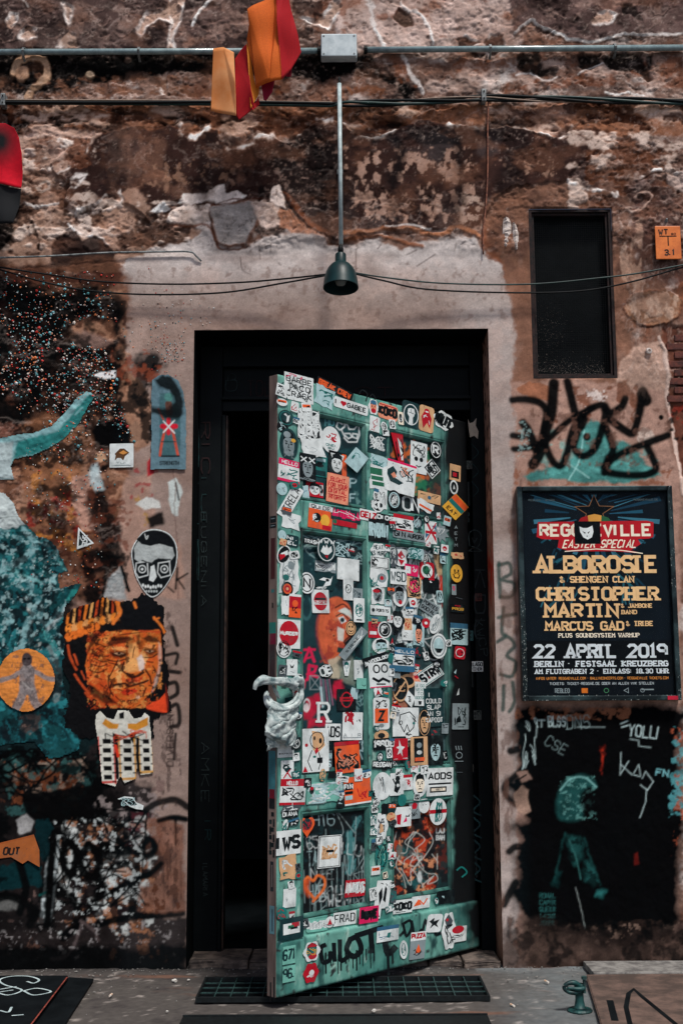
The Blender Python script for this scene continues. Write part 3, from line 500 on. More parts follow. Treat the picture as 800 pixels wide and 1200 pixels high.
W.text('YOLLI', 736, 862, 36, 13, TC, 1.5, 6, jit=.5); W.stroke([(727, 848), (735, 845)], 1.3, TC); W.stroke([(728, 852), (736, 850)], 1.3, TC); W.stroke([(738, 866), (748, 868), (748, 874), (762, 876)], 1, TC, cur=False, a=.8)
for P in ([(727, 882), (726, 908), (736, 892)], [(727, 896), (740, 908)], [(742, 906), (748, 896), (750, 910), (742, 908)], [(752, 912), (756, 904), (765, 916), (758, 926), (750, 920)], [(757, 925), (756, 940), (749, 958)]): W.stroke(P, 1, TC, cur=False, a=.85)
W.scrib(612, 842, 630, 900, TC, 7, .8, 5); W.text('CSE', 637, 872, 26, 12, (110, 130, 130), 1, 30, jit=.6); W.text('T', 630, 852, 8, 8, TC, 1)
for i, t in enumerate(('RONAL', 'CAPIR', 'QUEER', '1436', '.MUDER.')): W.text(t, 632, 1052+i*8, 18, 5, (50, 110, 108), .7, 0, jit=.3)
W.text('FN', 768, 908, 14, 7, (110, 170, 176), 1.6, 8)
# ---- left side: soot clouds, chipped colours
W.poly([(-70, 306), (130, 306), (150, 330), (152, 360), (150, 440), (158, 480), (150, 700), (-70, 700)], (118, 80, 62), soft=8, warp=6, a=.95, var=.35)
W.mot(-70, 310, 160, 560, (60, 34, 28), 22, .0, 4, .8, 101); W.mot(-70, 330, 160, 620, (164, 122, 98), 16, .2, 5, .8, 102, dh=.002); W.mot(-70, 312, 150, 340, (86, 50, 40), 30, 0, 4, .8, 100, ax=3)
for P in ([(-70, 318), (30, 330), (80, 336), (128, 340), (144, 356), (146, 392), (138, 396), (132, 370), (112, 360), (84, 380), (80, 404), (100, 414), (126, 410), (146, 392), (152, 398), (140, 420), (120, 430), (90, 434), (60, 430), (-70, 440)],
          [(-70, 440), (40, 430), (90, 434), (110, 440), (96, 452), (60, 456), (40, 480), (20, 500), (-70, 500)], [(124, 425), (140, 430), (142, 470), (150, 520), (134, 520), (130, 470)], [(158, 420), (180, 416), (192, 430), (188, 444), (160, 438)], [(110, 500), (140, 490), (156, 500), (158, 520), (120, 520)]):
    W.poly(P, 'so', soft=9, warp=9, a=.95)
W.mot(-60, 340, 120, 490, (92, 56, 44), 18, .22, 4, .8, 103); W.poly([(84, 398), (96, 388), (124, 394), (134, 402), (116, 412), (92, 412)], (128, 104, 96), soft=5, warp=4, a=.85, var=.3); W.ell(30, 400, 18, 10, (84, 50, 42), soft=6, warp=5, a=.8); W.ell(108, 368, 14, 7, (80, 48, 40), soft=6, warp=4, a=.7)
W.poly([(150, 440), (168, 446), (176, 460), (176, 520), (160, 530), (146, 500)], (166, 124, 100), soft=3, warp=5, var=.4, a=.9); W.mot(120, 410, 200, 530, 'so', 13, .08, 5, .9, 104); W.mot(120, 400, 200, 460, (140, 70, 48), 10, .2, 5, .7, 105)
W.poly([(104, 506), (120, 490), (144, 490), (158, 504), (150, 520), (118, 522)], 'so', soft=4, warp=3); W.poly([(150, 500), (160, 494), (168, 500), (166, 516), (156, 516)], (150, 116, 96), warp=3, soft=2)
for P in ([(-70, 330), (60, 345), (70, 400), (40, 440), (-70, 460)], [(60, 420), (120, 430), (128, 470), (90, 480), (60, 470)], [(0, 500), (60, 480), (70, 500), (20, 520)]): W.poly(P, 'so', soft=12, warp=12, a=.75, cur=True)
W.mot(-70, 340, 160, 560, 'so', 24, -.02, 4, .8, 1030)
W.poly([(-70, 480), (20, 500), (28, 530), (-70, 560)], (150, 100, 84), warp=6, soft=6, a=.7); W.poly([(20, 500), (60, 480), (110, 510), (96, 560), (90, 600), (40, 620), (28, 560)], (136, 92, 66), warp=5, soft=5, var=.5, a=.8); W.mot(25, 540, 120, 660, (186, 120, 52), 14, .1, 4, .7, 106); W.mot(20, 560, 110, 660, (150, 40, 36), 9, .25, 5, .8, 107); W.mot(30, 590, 110, 680, (80, 44, 34), 12, .12, 5, .8, 108)
W.poly([(84, 560), (104, 556), (110, 600), (120, 620), (96, 620), (86, 590)], (172, 132, 116), warp=3, soft=3, var=.2); W.poly([(150, 560), (176, 556), (180, 620), (196, 622), (212, 640), (216, 700), (140, 700), (130, 640)], (168, 136, 122), warp=3, soft=4, var=.15)
for P in ([(100, 580), (122, 560), (128, 600), (142, 620), (140, 642), (120, 640), (108, 620)], [(94, 648), (112, 640), (142, 650), (144, 660), (130, 668), (106, 672), (94, 664)], [(98, 690), (110, 676), (124, 672), (120, 700), (104, 706)]): W.poly(P, (24, 20, 22), warp=4, soft=5, a=.93)
W.mot(90, 560, 160, 700, (110, 60, 44), 10, .1, 5, .7, 109); W.mot(140, 535, 190, 600, (150, 44, 50), 8, .25, 5, .7, 110); W.mot(150, 560, 186, 620, (170, 130, 60), 9, .15, 5, .7, 111)
W.poly([(160, 590), (172, 582), (186, 588), (188, 596), (170, 597)], (210, 212, 208), warp=2); W.poly([(108, 548), (116, 542), (119, 560), (124, 572), (112, 576), (104, 566)], (176, 196, 200), warp=3, soft=4, a=.8); W.poly([(172, 606), (190, 600), (194, 614), (176, 618)], (30, 26, 26), warp=2, soft=3); W.poly([(110, 440), (118, 436), (136, 434), (134, 442), (122, 444)], 'w', warp=1.5); W.poly([(112, 532), (120, 528), (126, 536), (120, 542), (112, 540)], (190, 150, 120), warp=2)
W.mot(-70, 560, 150, 720, 'so', 26, .06, 4, .75, 1301); W.mot(-70, 430, 200, 560, 'so', 15, .12, 5, .8, 1302); W.mot(90, 640, 160, 720, 'so', 13, .0, 4, .8, 1303)
W.poly([(172, 540), (178, 536), (180, 556), (172, 560)], (170, 30, 44), warp=1.5, a=.9)
W.poly([(196, 566), (206, 560), (212, 580), (210, 606), (202, 602), (198, 586)], (196, 206, 204), warp=2.5); W.stroke([(206, 566), (210, 586)], 2, 'so'); W.stroke([(202, 520), (210, 700)], 1.3, (110, 84, 76), warp=2, a=.7)
W.poly([(126, 676), (140, 664), (150, 690), (152, 702), (120, 704)], (150, 158, 160), warp=4, soft=3, var=.4, a=.85); W.stroke([(124, 676), (120, 704)], 3, 'so', warp=1); W.stroke([(142, 664), (152, 692)], 4, 'so', warp=1)
# black letters running down beside the frame
for P, lw in (([(206, 690), (208, 666)], 2.6), ([(207, 680), (220, 672)], 2.2), ([(208, 678), (216, 690)], 2.2), ([(204, 694), (197, 688)], 2), ([(202, 735), (208, 756)], 5), ([(194, 768), (208, 766), (206, 778)], 4), ([(192, 786), (210, 788)], 5), ([(196, 802), (206, 800), (208, 812), (200, 818)], 5), ([(198, 830), (208, 826), (210, 848), (200, 852)], 5), ([(206, 860), (204, 890)], 3)): W.stroke(P, lw, 'so', soft=1.6, a=.94)
W.text('DIVERSEN', 203, 898, 60, 7, (40, 30, 30), 1.4, -90, jit=.2)
# ---- lower left: layers of paint and torn posters
W.poly([(-70, 700), (90, 700), (110, 860), (180, 930), (196, 1000), (150, 1060), (220, 1078), (220, 1160), (-70, 1160)], (36, 34, 36), soft=8, warp=8, a=.96, var=.3)
W.poly([(-70, 800), (110, 790), (120, 850), (100, 900), (60, 880), (-70, 900)], (14, 44, 48), soft=5, warp=7, a=.8)
W.mot(-70, 880, 110, 960, (176, 100, 62), 11, .12, 5, .85, 121); W.mot(-70, 870, 120, 965, (80, 140, 138), 13, .15, 5, .75, 122); W.mot(-70, 880, 110, 950, (200, 170, 150), 8, .3, 5, .8, 123)
W.poly([(-70, 896), (40, 886), (110, 900), (150, 930), (170, 960), (150, 975), (90, 960), (30, 985), (-70, 990)], 'so', soft=12, warp=12, a=.6)
W.poly([(24, 932), (110, 920), (122, 926), (120, 962), (70, 966), (30, 956)], 'so', soft=3, warp=2.5, a=.97)
W.mot(108, 920, 200, 1000, (150, 138, 136), 9, .0, 5, .8, 124); W.mot(60, 950, 190, 1100, (196, 202, 200), 15, .02, 4, .85, 125); W.mot(60, 950, 190, 1100, (170, 116, 84), 12, .2, 5, .7, 126); W.mot(70, 960, 190, 1090, (30, 22, 26), 9, .1, 6, .85, 127); W.mot(120, 940, 200, 1000, (90, 30, 44), 9, .2, 5, .5, 128)
W.poly([(40, 960), (60, 958), (70, 980), (66, 1020), (44, 1000)], (10, 50, 56), warp=4, a=.9); W.poly([(0, 1014), (20, 1008), (50, 1014), (50, 1036), (20, 1042), (-70, 1040)], (10, 60, 66), warp=4, a=.9, soft=2); W.poly([(18, 962), (30, 954), (40, 962), (36, 976), (24, 980)], (150, 150, 150), warp=2, soft=2, var=.3); W.poly([(50, 1040), (56, 1010), (64, 984), (70, 990), (66, 1030), (60, 1080), (46, 1082)], (150, 160, 162), warp=2, soft=2, var=.35); W.stroke([(46, 1048), (58, 1044), (54, 1056)], 3, (40, 150, 146), warp=2)
W.mot(-70, 1040, 60, 1086, (120, 96, 90), 12, .12, 5, .7, 129); W.poly([(-70, 1048), (10, 1050), (30, 1060), (26, 1068), (-70, 1058)], (120, 122, 120), warp=3, soft=3, a=.7)
for P, lw in (([(64, 976), (58, 1040), (56, 1082)], 6), ([(76, 982), (90, 998), (84, 1026), (74, 1010), (76, 988)], 8), ([(74, 978), (68, 974), (60, 984)], 7), ([(104, 990), (116, 1004), (112, 1026), (100, 1024), (94, 1006), (104, 990)], 8), ([(122, 992), (140, 998), (150, 996)], 9), ([(132, 1016), (150, 1012), (160, 1020), (162, 1000), (176, 984), (182, 996), (170, 1004), (160, 1000)], 7), ([(164, 1028), (176, 1024), (188, 1014), (189, 1010)], 6), ([(160, 1030), (156, 1056), (154, 1070)], 8), ([(122, 1050), (140, 1044), (150, 1036)], 7),
              ([(84, 1050), (92, 1070), (84, 1090), (74, 1098)], 8), ([(170, 950), (186, 940), (204, 938), (220, 946)], 6), ([(186, 962), (204, 958), (218, 960)], 5), ([(206, 960), (206, 988)], 2), ([(114, 1084), (150, 1076), (214, 1070)], 6), ([(20, 1000), (30, 1040), (24, 1070)], 7), ([(90, 1086), (110, 1060), (120, 1040), (112, 1030)], 6), ([(150, 960), (134, 976), (142, 990)], 6), ([(-20, 1060), (10, 1050), (40, 1066), (36, 1084)], 8)): W.stroke(P, lw+2, 'so', soft=2.6, a=.95, warp=.8)
W.poly([(166, 962), (196, 958), (216, 966), (218, 1068), (160, 1070), (168, 1040), (190, 1020), (184, 990)], (126, 86, 70), soft=4, warp=3, var=.3, a=.85); W.mot(160, 955, 222, 1072, (74, 50, 42), 9, .1, 5, .75, 1310, ay=2); W.mot(176, 700, 222, 1072, (60, 46, 44), 6, .32, 6, .6, 1311, ay=2)
for x, y, l in ((206, 988, 26), (200, 1000, 30), (212, 1010, 44), (192, 1026, 30)): W.stroke([(x, y), (x+.5, y+l)], 1.2, (60, 42, 38), soft=1.5, a=.6, cur=False); W.mot(160, 1030, 220, 1075, (90, 56, 42), 10, .05, 4, .7, 131)
for P, lw in (([(160, 1000), (176, 984), (182, 996), (170, 1004)], 6), ([(164, 1028), (176, 1024), (189, 1012)], 6), ([(186, 962), (204, 958), (218, 960)], 5), ([(206, 960), (206, 990)], 2)): W.stroke(P, lw, 'so', soft=2.2, a=.95)
W.mot(-70, 870, 175, 1100, 'so', 20, .06, 4, .8, 1320); W.mot(50, 950, 180, 1080, (176, 184, 184), 7, .22, 6, .8, 1321); W.scrib(60, 950, 170, 1060, 'so', 14, 2.2, 77); W.scrib(-20, 880, 110, 960, 'so', 12, 2.6, 78)
for P, lw in (([(76, 982), (90, 998), (84, 1026), (74, 1010), (76, 988)], 7), ([(104, 990), (116, 1004), (112, 1026), (100, 1024), (94, 1006), (104, 990)], 8), ([(64, 976), (58, 1040), (56, 1082)], 7)): W.stroke(P, lw, 'so', soft=2.2, a=.95)
W.stroke([(98, 1082), (88, 1104), (80, 1118), (62, 1124)], 3.4, (96, 84, 84), warp=2, soft=2, a=.8); W.stroke([(96, 1080), (110, 1092), (116, 1102)], 4, (90, 78, 78), warp=2, soft=2, a=.8)
W.mot(120, 1080, 200, 1130, (130, 92, 72), 12, .12, 5, .8, 132); W.mot(0, 1090, 60, 1120, (140, 100, 84), 10, .1, 5, .6, 133); W.mot(-70, 1070, 218, 1136, (150, 146, 146), 6, .42, 6, .7, 134)
W.poly([(-70, 1112), (222, 1108), (222, 1160), (-70, 1160)], 'so', soft=8, warp=5, a=.9); W.poly([(-70, 1040), (20, 1070), (60, 1090), (-70, 1100)], (20, 20, 22), soft=10, warp=6, a=.6)
W.stroke([(122, 812+126), (134, 934)], 1, 'w', a=0); W.mot(168, 905, 200, 940, (120, 96, 92), 7, 0, 5, .7, 135)
W.poly([(584, 1100), (640, 1092), (700, 1106), (800, 1104), (800, 1160), (584, 1160)], (104, 84, 74), soft=8, warp=6, a=.6, var=.3)
W.poly([(318, 172), (345, 164), (398, 150), (400, 276), (386, 272), (366, 262), (340, 232), (322, 214)], (36, 30, 31), soft=14, warp=9, a=.8); W.mot(300, 150, 405, 285, (132, 108, 98), 5, .36, 6, .7, 490)
for x0, x1, y0, y1, w_ in ((463, 460, 150, 268, 12), (534, 528, 160, 268, 9), (600, 596, 150, 214, 30), (250, 244, 158, 225, 14), (130, 126, 168, 226, 22)): W.stroke([(x0, y0), ((x0+x1)/2+3, (y0+y1)/2), (x1, y1)], w_, (42, 34, 36), soft=12, warp=8, a=.62)
W.mot(400, 140, 600, 175, (34, 32, 36), 26, -.05, 3, .75, 491, ax=2)
lmask = np.clip(top-.6*skm, 0, 1)*np.clip(1-.8*np.clip(1-abs(W.Y-84)/20, 0, 1)*(W.X < 340), 0, 1)
layers(lmask*.6, 44, (-.1, .35), 9500, .003, .65, .75, (((90, 66, 60), .15), ((156, 132, 122), .2)), 1.5, 1.0)
layers(lmask*.35, 23, (.34, .66), 9250, .0015, .4, .8, None, 1.4, 1.0, .6, 1.1)
rgt = np.clip((W.X-715)/20, 0, 1)*np.clip((470-W.Y)/30, 0, 1)*np.clip((W.Y-230)/30, 0, 1); layers(rgt, 30, (-.1, .3), 9300, .0025, .55, .6, (((110, 80, 66), .25), ((160, 134, 120), .35)), 1, 1.5)
lft = np.clip((150-W.X)/15, 0, 1)*np.clip((720-W.Y)/30, 0, 1)*np.clip((W.Y-300)/10, 0, 1); layers(lft, 24, (.1, .42), 9400, .002, .3, .7, None, 1.4, 1)
rbt = np.clip((W.X-796)/6, 0, 1)*np.clip((W.Y-545)/10, 0, 1); layers(rbt, 22, (.1, .42), 9500, .002, .5, .6, None, 1, 1)
fine = np.clip(F4(W.X, W.Y, 4.5, 9600, .8)*3-1.2, 0, 1)*lmask; W.put(q, fine*.4, (190, 168, 156)); fine = np.clip(F4(W.X*.8, W.Y, 5, 9610, .8)*3-1.15, 0, 1)*lmask; W.put(q, fine*.7, (40, 26, 24))
rusty = np.clip(F4(W.X*.8, W.Y*1.3, 34, 9720)*2.6-.35, 0, 1)*np.clip(top, 0, 1); W.put(q, rusty*.26, (156, 106, 80))
soot = np.clip(F4(W.X, W.Y*1.8, 46, 9700)*3-.9, 0, 1)*np.clip(top, 0, 1)*np.clip(1-abs(W.Y-150)/160, 0, 1); W.put(q, soot*.45, (26, 22, 24))
# bright lime goes grey, dark earth stays warm
lum = np.clip(W.c@np.array([.25, .6, .15]), 0, 1); kk = np.clip((lum-.2)/.32, 0, 1)*.42; grey = lum[..., None]*np.array([1.0, .985, .98]); ctop = np.clip((W.X-0)*0+1, 0, 1)*np.clip((330-W.Y)/30, 0, 1); W.c = W.c*(1-(kk*ctop)[..., None])+grey*(kk*ctop)[..., None]
W.poly([(586, 1084), (640, 1080), (700, 1096), (800, 1090), (870, 1090), (870, 1160), (586, 1160)], (58, 46, 42), soft=14, warp=8, a=.7, var=.4); W.mot(590, 1070, 870, 1136, 'so', 18, .0, 3, .7, 1400, feather=6); W.mot(584, 560, 612, 1130, (96, 70, 60), 9, .2, 4, .6, 1401, ay=3, feather=3); W.mot(150, 300, 606, 388, (120, 96, 86), 7, .36, 5, .5, 1402); W.mot(606, 470, 800, 560, (110, 78, 66), 8, .25, 5, .6, 1403)
W.c *= (1+.13*F4(W.X, W.Y, 8, 500, .7)+.12*F4(W.X, W.Y, 45, 510))[..., None]; 
l_ = np.clip(W.c@np.array([.25, .6, .15]), .004, 1); ar = np.clip((330-W.Y)/30, 0, 1)+np.clip((150-W.X)/20, 0, 1)*(W.Y > 300)*.6+np.clip((W.X-610)/15, 0, 1)*(W.Y > 300)*.5; W.c *= ((l_/.24)**.42)[..., None]**np.clip(ar, 0, 1)[..., None]; W.c = np.clip(W.c, .0015, .95); W.grain(.10)
# relief that everything shares
rough = np.clip((300-W.Y)/60, 0, 1)+np.clip((120-W.X)/30, 0, 1)*.5*(W.Y > 300)+np.clip((W.X-606)/20, 0, 1)*.5*(W.Y > 300)
W.h += (.0012*F4(W.X, W.Y, 16, 520)+.0006*F4(W.X, W.Y, 3.5, 530, .8))+rough*(.0045*F4(W.X, W.Y, 34, 540)+.0022*F4(W.X*1.2, W.Y, 9, 545, .7))
W.h = np.where(W.Y < 300, W.h*1.3, W.h); W.h = np.clip(W.h, -.042, .017)

# openings in the wall, metres
OX0, OX1, OZ1 = -.597, .602, float(at(400, 386)[2]); OZ1 = 2.500
hA = at(617, 245); hB = at(716, 245); hC = at(626, 443); hD = at(722, 444); HX0, HX1, HZ0, HZ1 = (hA[0]+hC[0])/2, (hB[0]+hD[0])/2, (hC[2]+hD[2])/2, (hA[2]+hB[2])/2
def lines(a, b, st, ext, must):
    l = list(np.arange(a, b, st)); lo = []; x = a; s_ = st
    while x > ext[0]: s_ = min(s_*1.3, .12); x -= s_; lo.append(x)
    hi = []; x = l[-1]; s_ = st
    while x < ext[1]: s_ = min(s_*1.3, .12); x += s_; hi.append(x)
    l = np.array(lo[::-1]+l+hi)
    for m in must: l[np.argmin(abs(l-m))] = m
    return l
gx = lines(-1.42, 1.42, .0042, (-5, 5), (OX0, OX1, HX0, HX1)); gz = lines(0.0, 4.0, .0042, (-.05, 6.5), (0.0, OZ1, HZ0, HZ1))
GX, GZ = np.meshgrid(gx, gz)
U, V_ = proj(np.stack([GX, GX*0, GZ], -1)); S_ = W.samp(U, V_)
hh = S_(W.h); cc = S_(W.c)
def wallh(x, z):                                      # relief at a spot, for things stuck to the wall
    u, v = proj(np.stack([np.asarray(x, float), np.asarray(x, float)*0, np.asarray(z, float)], -1)); return W.samp(u, v)(W.h)
inop = (GX >= OX0-1e-6) & (GX <= OX1+1e-6) & (GZ <= OZ1+1e-6); inh = (GX >= HX0-1e-6) & (GX <= HX1+1e-6) & (GZ >= HZ0-1e-6) & (GZ <= HZ1+1e-6)
hh[inop | inh] = 0
mid = lambda a: (a[:-1, :-1] & a[1:, :-1] & a[:-1, 1:] & a[1:, 1:])
keep = ~(mid(inop) | mid(inh))
wall = empty('building_wall', (0, 0, 0), 'old house wall of peeling brown plaster covered in graffiti, round the open door', 'wall')
link('plaster', gridmesh('plaster', np.stack([GX, -hh, GZ], -1), keep, cc), M_wall, wall)
# returns of the door opening and of the hatch
def strip(name, fn, n, m, colf, mat, parent):
    a, b = np.meshgrid(np.linspace(0, 1, m), np.linspace(0, 1, n)); P = fn(a, b)
    return link(name, gridmesh(name, P, np.ones((n-1, m-1), bool), colf(a, b, P)), mat, parent)
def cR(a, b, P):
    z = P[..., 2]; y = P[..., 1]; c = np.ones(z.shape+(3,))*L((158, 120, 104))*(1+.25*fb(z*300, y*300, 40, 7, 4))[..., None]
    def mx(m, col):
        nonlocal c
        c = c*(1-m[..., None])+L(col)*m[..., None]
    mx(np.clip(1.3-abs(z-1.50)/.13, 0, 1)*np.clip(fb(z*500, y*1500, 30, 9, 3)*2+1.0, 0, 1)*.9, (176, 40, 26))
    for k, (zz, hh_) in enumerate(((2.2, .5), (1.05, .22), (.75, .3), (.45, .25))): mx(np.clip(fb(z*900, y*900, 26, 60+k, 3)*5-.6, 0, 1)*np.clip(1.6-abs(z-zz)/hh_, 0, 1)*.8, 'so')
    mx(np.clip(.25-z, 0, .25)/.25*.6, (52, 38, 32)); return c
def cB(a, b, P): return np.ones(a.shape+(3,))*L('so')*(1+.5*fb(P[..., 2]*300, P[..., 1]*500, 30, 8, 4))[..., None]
strip('right_return', lambda a, b: np.stack([OX1+.0*a+.0015*fb(a*20, b*300, 9, 4, 3)*np.sin(a*math.pi), a*.22, b*OZ1], -1), 500, 40, cR, M_wall, wall)
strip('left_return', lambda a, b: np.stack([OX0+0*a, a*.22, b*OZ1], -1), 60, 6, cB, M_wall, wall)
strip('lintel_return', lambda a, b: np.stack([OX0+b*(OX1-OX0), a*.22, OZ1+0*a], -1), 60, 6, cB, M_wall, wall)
M_black = pm('black paint', (7, 12, 15), .7, c2=(16, 21, 24), sc_=9, bump=.2, spec=.1)
M_rust = pm('rusty iron', (44, 28, 26), .85, c2=(14, 13, 15), sc_=40, bump=.5)
for n_, a_ in (('hatch_return', (HX0-.0, HZ0, HX0+.012, HZ1)), ('hatch_return', (HX1-.012, HZ0, HX1, HZ1)), ('hatch_return', (HX0+.012, HZ1-.012, HX1-.012, HZ1)), ('hatch_return', (HX0+.012, HZ0, HX1-.012, HZ0+.012))):
    bx(n_, M_rust, wall, a_[0], .001, a_[1], a_[2], .09, a_[3], bev=.001)
# bare bricks at the right edge
M_brick = pm('old brick', (104, 56, 46), .9, c2=(62, 38, 36), sc_=30, bump=.6)
rb = random.Random(4)
for r_ in range(8):
    for k in range(3):
        p = at(800+k*24-(r_ % 2)*9, 396+r_*10.2)
        if p[0] < 1.30: continue
        bm = bmesh.new(); hx = .036; box(bm, p[0]-hx, -rb.uniform(.000, .004), p[2]-.0135, p[0]+hx, .03, p[2]+.0135, .003); bobj('brick', bm, M_brick, wall)
# ================================================================ GROUND
M_gnd = pm('dirty concrete', (112, 106, 102), .9, c2=(74, 70, 68), sc_=7, lo=.35, hi=.68, bump=.25, det=14)
nt_ = M_gnd.node_tree
gxs = lines(-1.6, 1.6, .012, (-60, 60), ()); 
def big(a, b, st, lo, hi):
    l = list(np.arange(a, b, st)); x = a; s_ = st; A_ = []; B_ = []
    while x > lo: s_ *= 1.25; x -= s_; A_.append(x)
    x = l[-1]; s_ = st
    while x < hi: s_ *= 1.25; x += s_; B_.append(x)
    return np.array(A_[::-1]+l+B_)
ax_, ay_ = big(-1.6, 1.6, .011, -60, 60), big(-1.1, .06, .011, -60, 8)
AX, AY = np.meshgrid(ax_, ay_)
zz = .004*fb(AX*100, AY*100, 60, 700, 4)+.0016*fb(AX*100, AY*100, 4, 705, 3, .7); zz = zz*np.clip((abs(AX) < 3)*1.0, 0, 1)
near = np.clip((AY+.10)/.10, 0, 1); zz += near*.012*np.clip(fb(AX*100, AY*100, 16, 709, 4)+.2, 0, 1)*(AY < .2)
inside = (abs(AX) < .62) & (AY > .02); zz[inside] = -.004
gc = np.ones(AX.shape+(3,))*L((78, 74, 71)); n_ = fb(AX*100, AY*100, 30, 711, 5, .65); n2_ = fb(AX*100, AY*100, 5, 716, 4, .7)
def gm(m, c):
    global gc
    m = np.clip(m, 0, 1)[..., None]; gc = gc*(1-m)+L(c)*m
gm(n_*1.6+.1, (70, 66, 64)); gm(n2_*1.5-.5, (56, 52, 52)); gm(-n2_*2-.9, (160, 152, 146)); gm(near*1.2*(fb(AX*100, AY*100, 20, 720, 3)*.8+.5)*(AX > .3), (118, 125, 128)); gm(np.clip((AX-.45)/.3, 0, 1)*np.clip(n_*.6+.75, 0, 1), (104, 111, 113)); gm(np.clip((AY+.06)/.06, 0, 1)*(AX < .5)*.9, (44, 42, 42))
gm(fb(AX*60, AY*200, 22, 730, 4)*3-1.5, (104, 78, 66)); gc *= (1+.12*(np.random.RandomState(5).rand(*AX.shape)-.5))[..., None]
M_ground = vcm('dirty concrete paint', .9, .5, 260, spec=.25, var=.16, vs=35)
tag(link('pavement', gridmesh('pavement', np.stack([AX, AY, zz], -1), np.ones((len(ay_)-1, len(ax_)-1), bool), gc), M_ground), kind='structure')
# grating let into the pavement
g0, g1, g2, g3 = gr(232, 1176), gr(572, 1176), gr(566, 1151), gr(238, 1151)
GX0, GX1, GY0, GY1 = float(g0[0]), float(g1[0]), float(g0[1]), float(g2[1])
grt = empty('floor_grate', ((GX0+GX1)/2, (GY0+GY1)/2, 0), 'black steel grating let into the pavement under the open door', 'grate')
M_iron = pm('dark galvanised iron', (22, 30, 32), .6, .3, c2=(12, 17, 19), sc_=60, bump=.2)
M_ironl = pm('worn grate bar', (52, 82, 80), .5, .1, c2=(26, 42, 42), sc_=60, bump=.2)
cx_, cy_ = (GX0+GX1)/2, (GY0+GY1)/2
bx('pit', M_black, grt, GX0-cx_, GY0-cy_, .0055, GX1-cx_, GY1-cy_, .0085, bev=0)
for a_ in ((GX0-.008, GY0-.008, GX1+.008, GY0), (GX0-.008, GY1, GX1+.008, GY1+.008), (GX0-.008, GY0, GX0, GY1), (GX1, GY0, GX1+.008, GY1)): bx('frame_bar', M_iron, grt, a_[0]-cx_, a_[1]-cy_, .004, a_[2]-cx_, a_[3]-cy_, .022, bev=.001)
mb = None
nb = 18
for i in range(1, nb):
    x = GX0+(GX1-GX0)*i/nb-cx_
    if mb is None: mb = bx('cross_bar', M_ironl, grt, -.0018, GY0-cy_, .0175, .0018, GY1-cy_, .020, bev=0)
    else: o = mb.copy(); COLL.objects.link(o); o.parent = grt
    (mb if i == 1 else o).location = (x, 0, 0)
mb2 = None
for i in range(1, 4):
    y = GY0+(GY1-GY0)*i/4-cy_
    if mb2 is None: mb2 = bx('bearing_bar', M_ironl, grt, GX0-cx_, -.004, .0165, GX1-cx_, .004, .0185, bev=0); mb2.location = (0, y, 0)
    else: o = mb2.copy(); COLL.objects.link(o); o.parent = grt; o.location = (0, y, 0)
# dark iron edge at the very front, threshold stone, black lid, tan slab
p0, p1 = gr(214, 1196), gr(572, 1196)
e_ = empty('channel_cover', ((p0[0]+p1[0])/2, p0[1]-.06, 0), 'dark iron channel cover in the pavement at the bottom edge of the picture', 'drain cover'); w2 = (p1[0]-p0[0])/2
bx('plate', M_iron, e_, -w2, -.06, .004, w2, .06, .012, bev=.002); bx('rim', M_iron, e_, -w2, .0615, .003, w2, .07, .016, bev=.001)
M_stone = pm('worn threshold stone', (110, 98, 90), .9, c2=(52, 46, 44), sc_=16, bump=.7)
th = empty('door_sill', (0, .12, 0), 'low dark stone sill across the foot of the doorway', 'door sill')
rs_ = random.Random(8); xs_ = [-.59, -.36, -.12, .1, .32, .45, .595]
for a_, b_ in zip(xs_, xs_[1:]):
    bm = bmesh.new(); box(bm, a_+.002, -.10-rs_.uniform(0, .03), -.01, b_-.002, .12, .018+rs_.uniform(0, .008), .006)
    bmesh.ops.subdivide_edges(bm, edges=bm.edges[:], cuts=2, use_grid_fill=True)
    for v in bm.verts: v.co += Vector((rs_.uniform(-1, 1)*.0, rs_.uniform(-1, 1), rs_.uniform(-1, 1)))*.003
    bobj('stone', bm, M_stone, th)
q0, q1, q2, q3 = gr(-70, 1143, .03), gr(80, 1143, .03), gr(30, 1206, .03), gr(-70, 1206, .03)
lid = empty('cellar_lid', (float(q0[0]), float(q0[1]), 0), 'black wooden lid with white painted marks, on the pavement at the left', 'lid')
def prism(bm, P, z0, z1, o=(0, 0)):
    b = [bm.verts.new((p[0]-o[0], p[1]-o[1], z0)) for p in P]; t = [bm.verts.new((p[0]-o[0], p[1]-o[1], z1)) for p in P]
    bm.faces.new(b[::-1]); bm.faces.new(t)
    for i in range(len(P)): j = (i+1) % len(P); bm.faces.new((b[i], b[j], t[j], t[i]))
O_ = (float(q0[0]), float(q0[1]))
bm = bmesh.new(); prism(bm, [q3[:2], q2[:2], q1[:2], q0[:2]], .004, .030, O_); bmesh.ops.bevel(bm, geom=bm.edges[:], offset=.002, segments=1, affect='EDGES'); bobj('board', bm, M_black, lid)
k0, k1 = gr(110, 1147, .012), gr(72, 1206, .012); k2, k3 = gr(30, 1206, .012), gr(81, 1145, .012)
bm = bmesh.new(); prism(bm, [k2[:2], k1[:2], k0[:2], k3[:2]], .005, .012, O_); bobj('rubber_flap', bm, M_black, lid)
M_red = pm('red brown edging', (150, 70, 56), .7, c2=(90, 40, 36), sc_=50)
def gline(name, pts, wd, z, mat, parent, o, cur=True):
    P = [gr(u, v, z) for u, v in pts]; D_ = Dec(); D_.line([tuple(p) for p in (crom([(p[0]-o[0], p[1]-o[1]) for p in P], 5) if cur and len(P) > 2 else [(p[0]-o[0], p[1]-o[1]) for p in P])], wd, 'w')
    return [(x, y, z) for x, y, _ in D_.V], D_.F
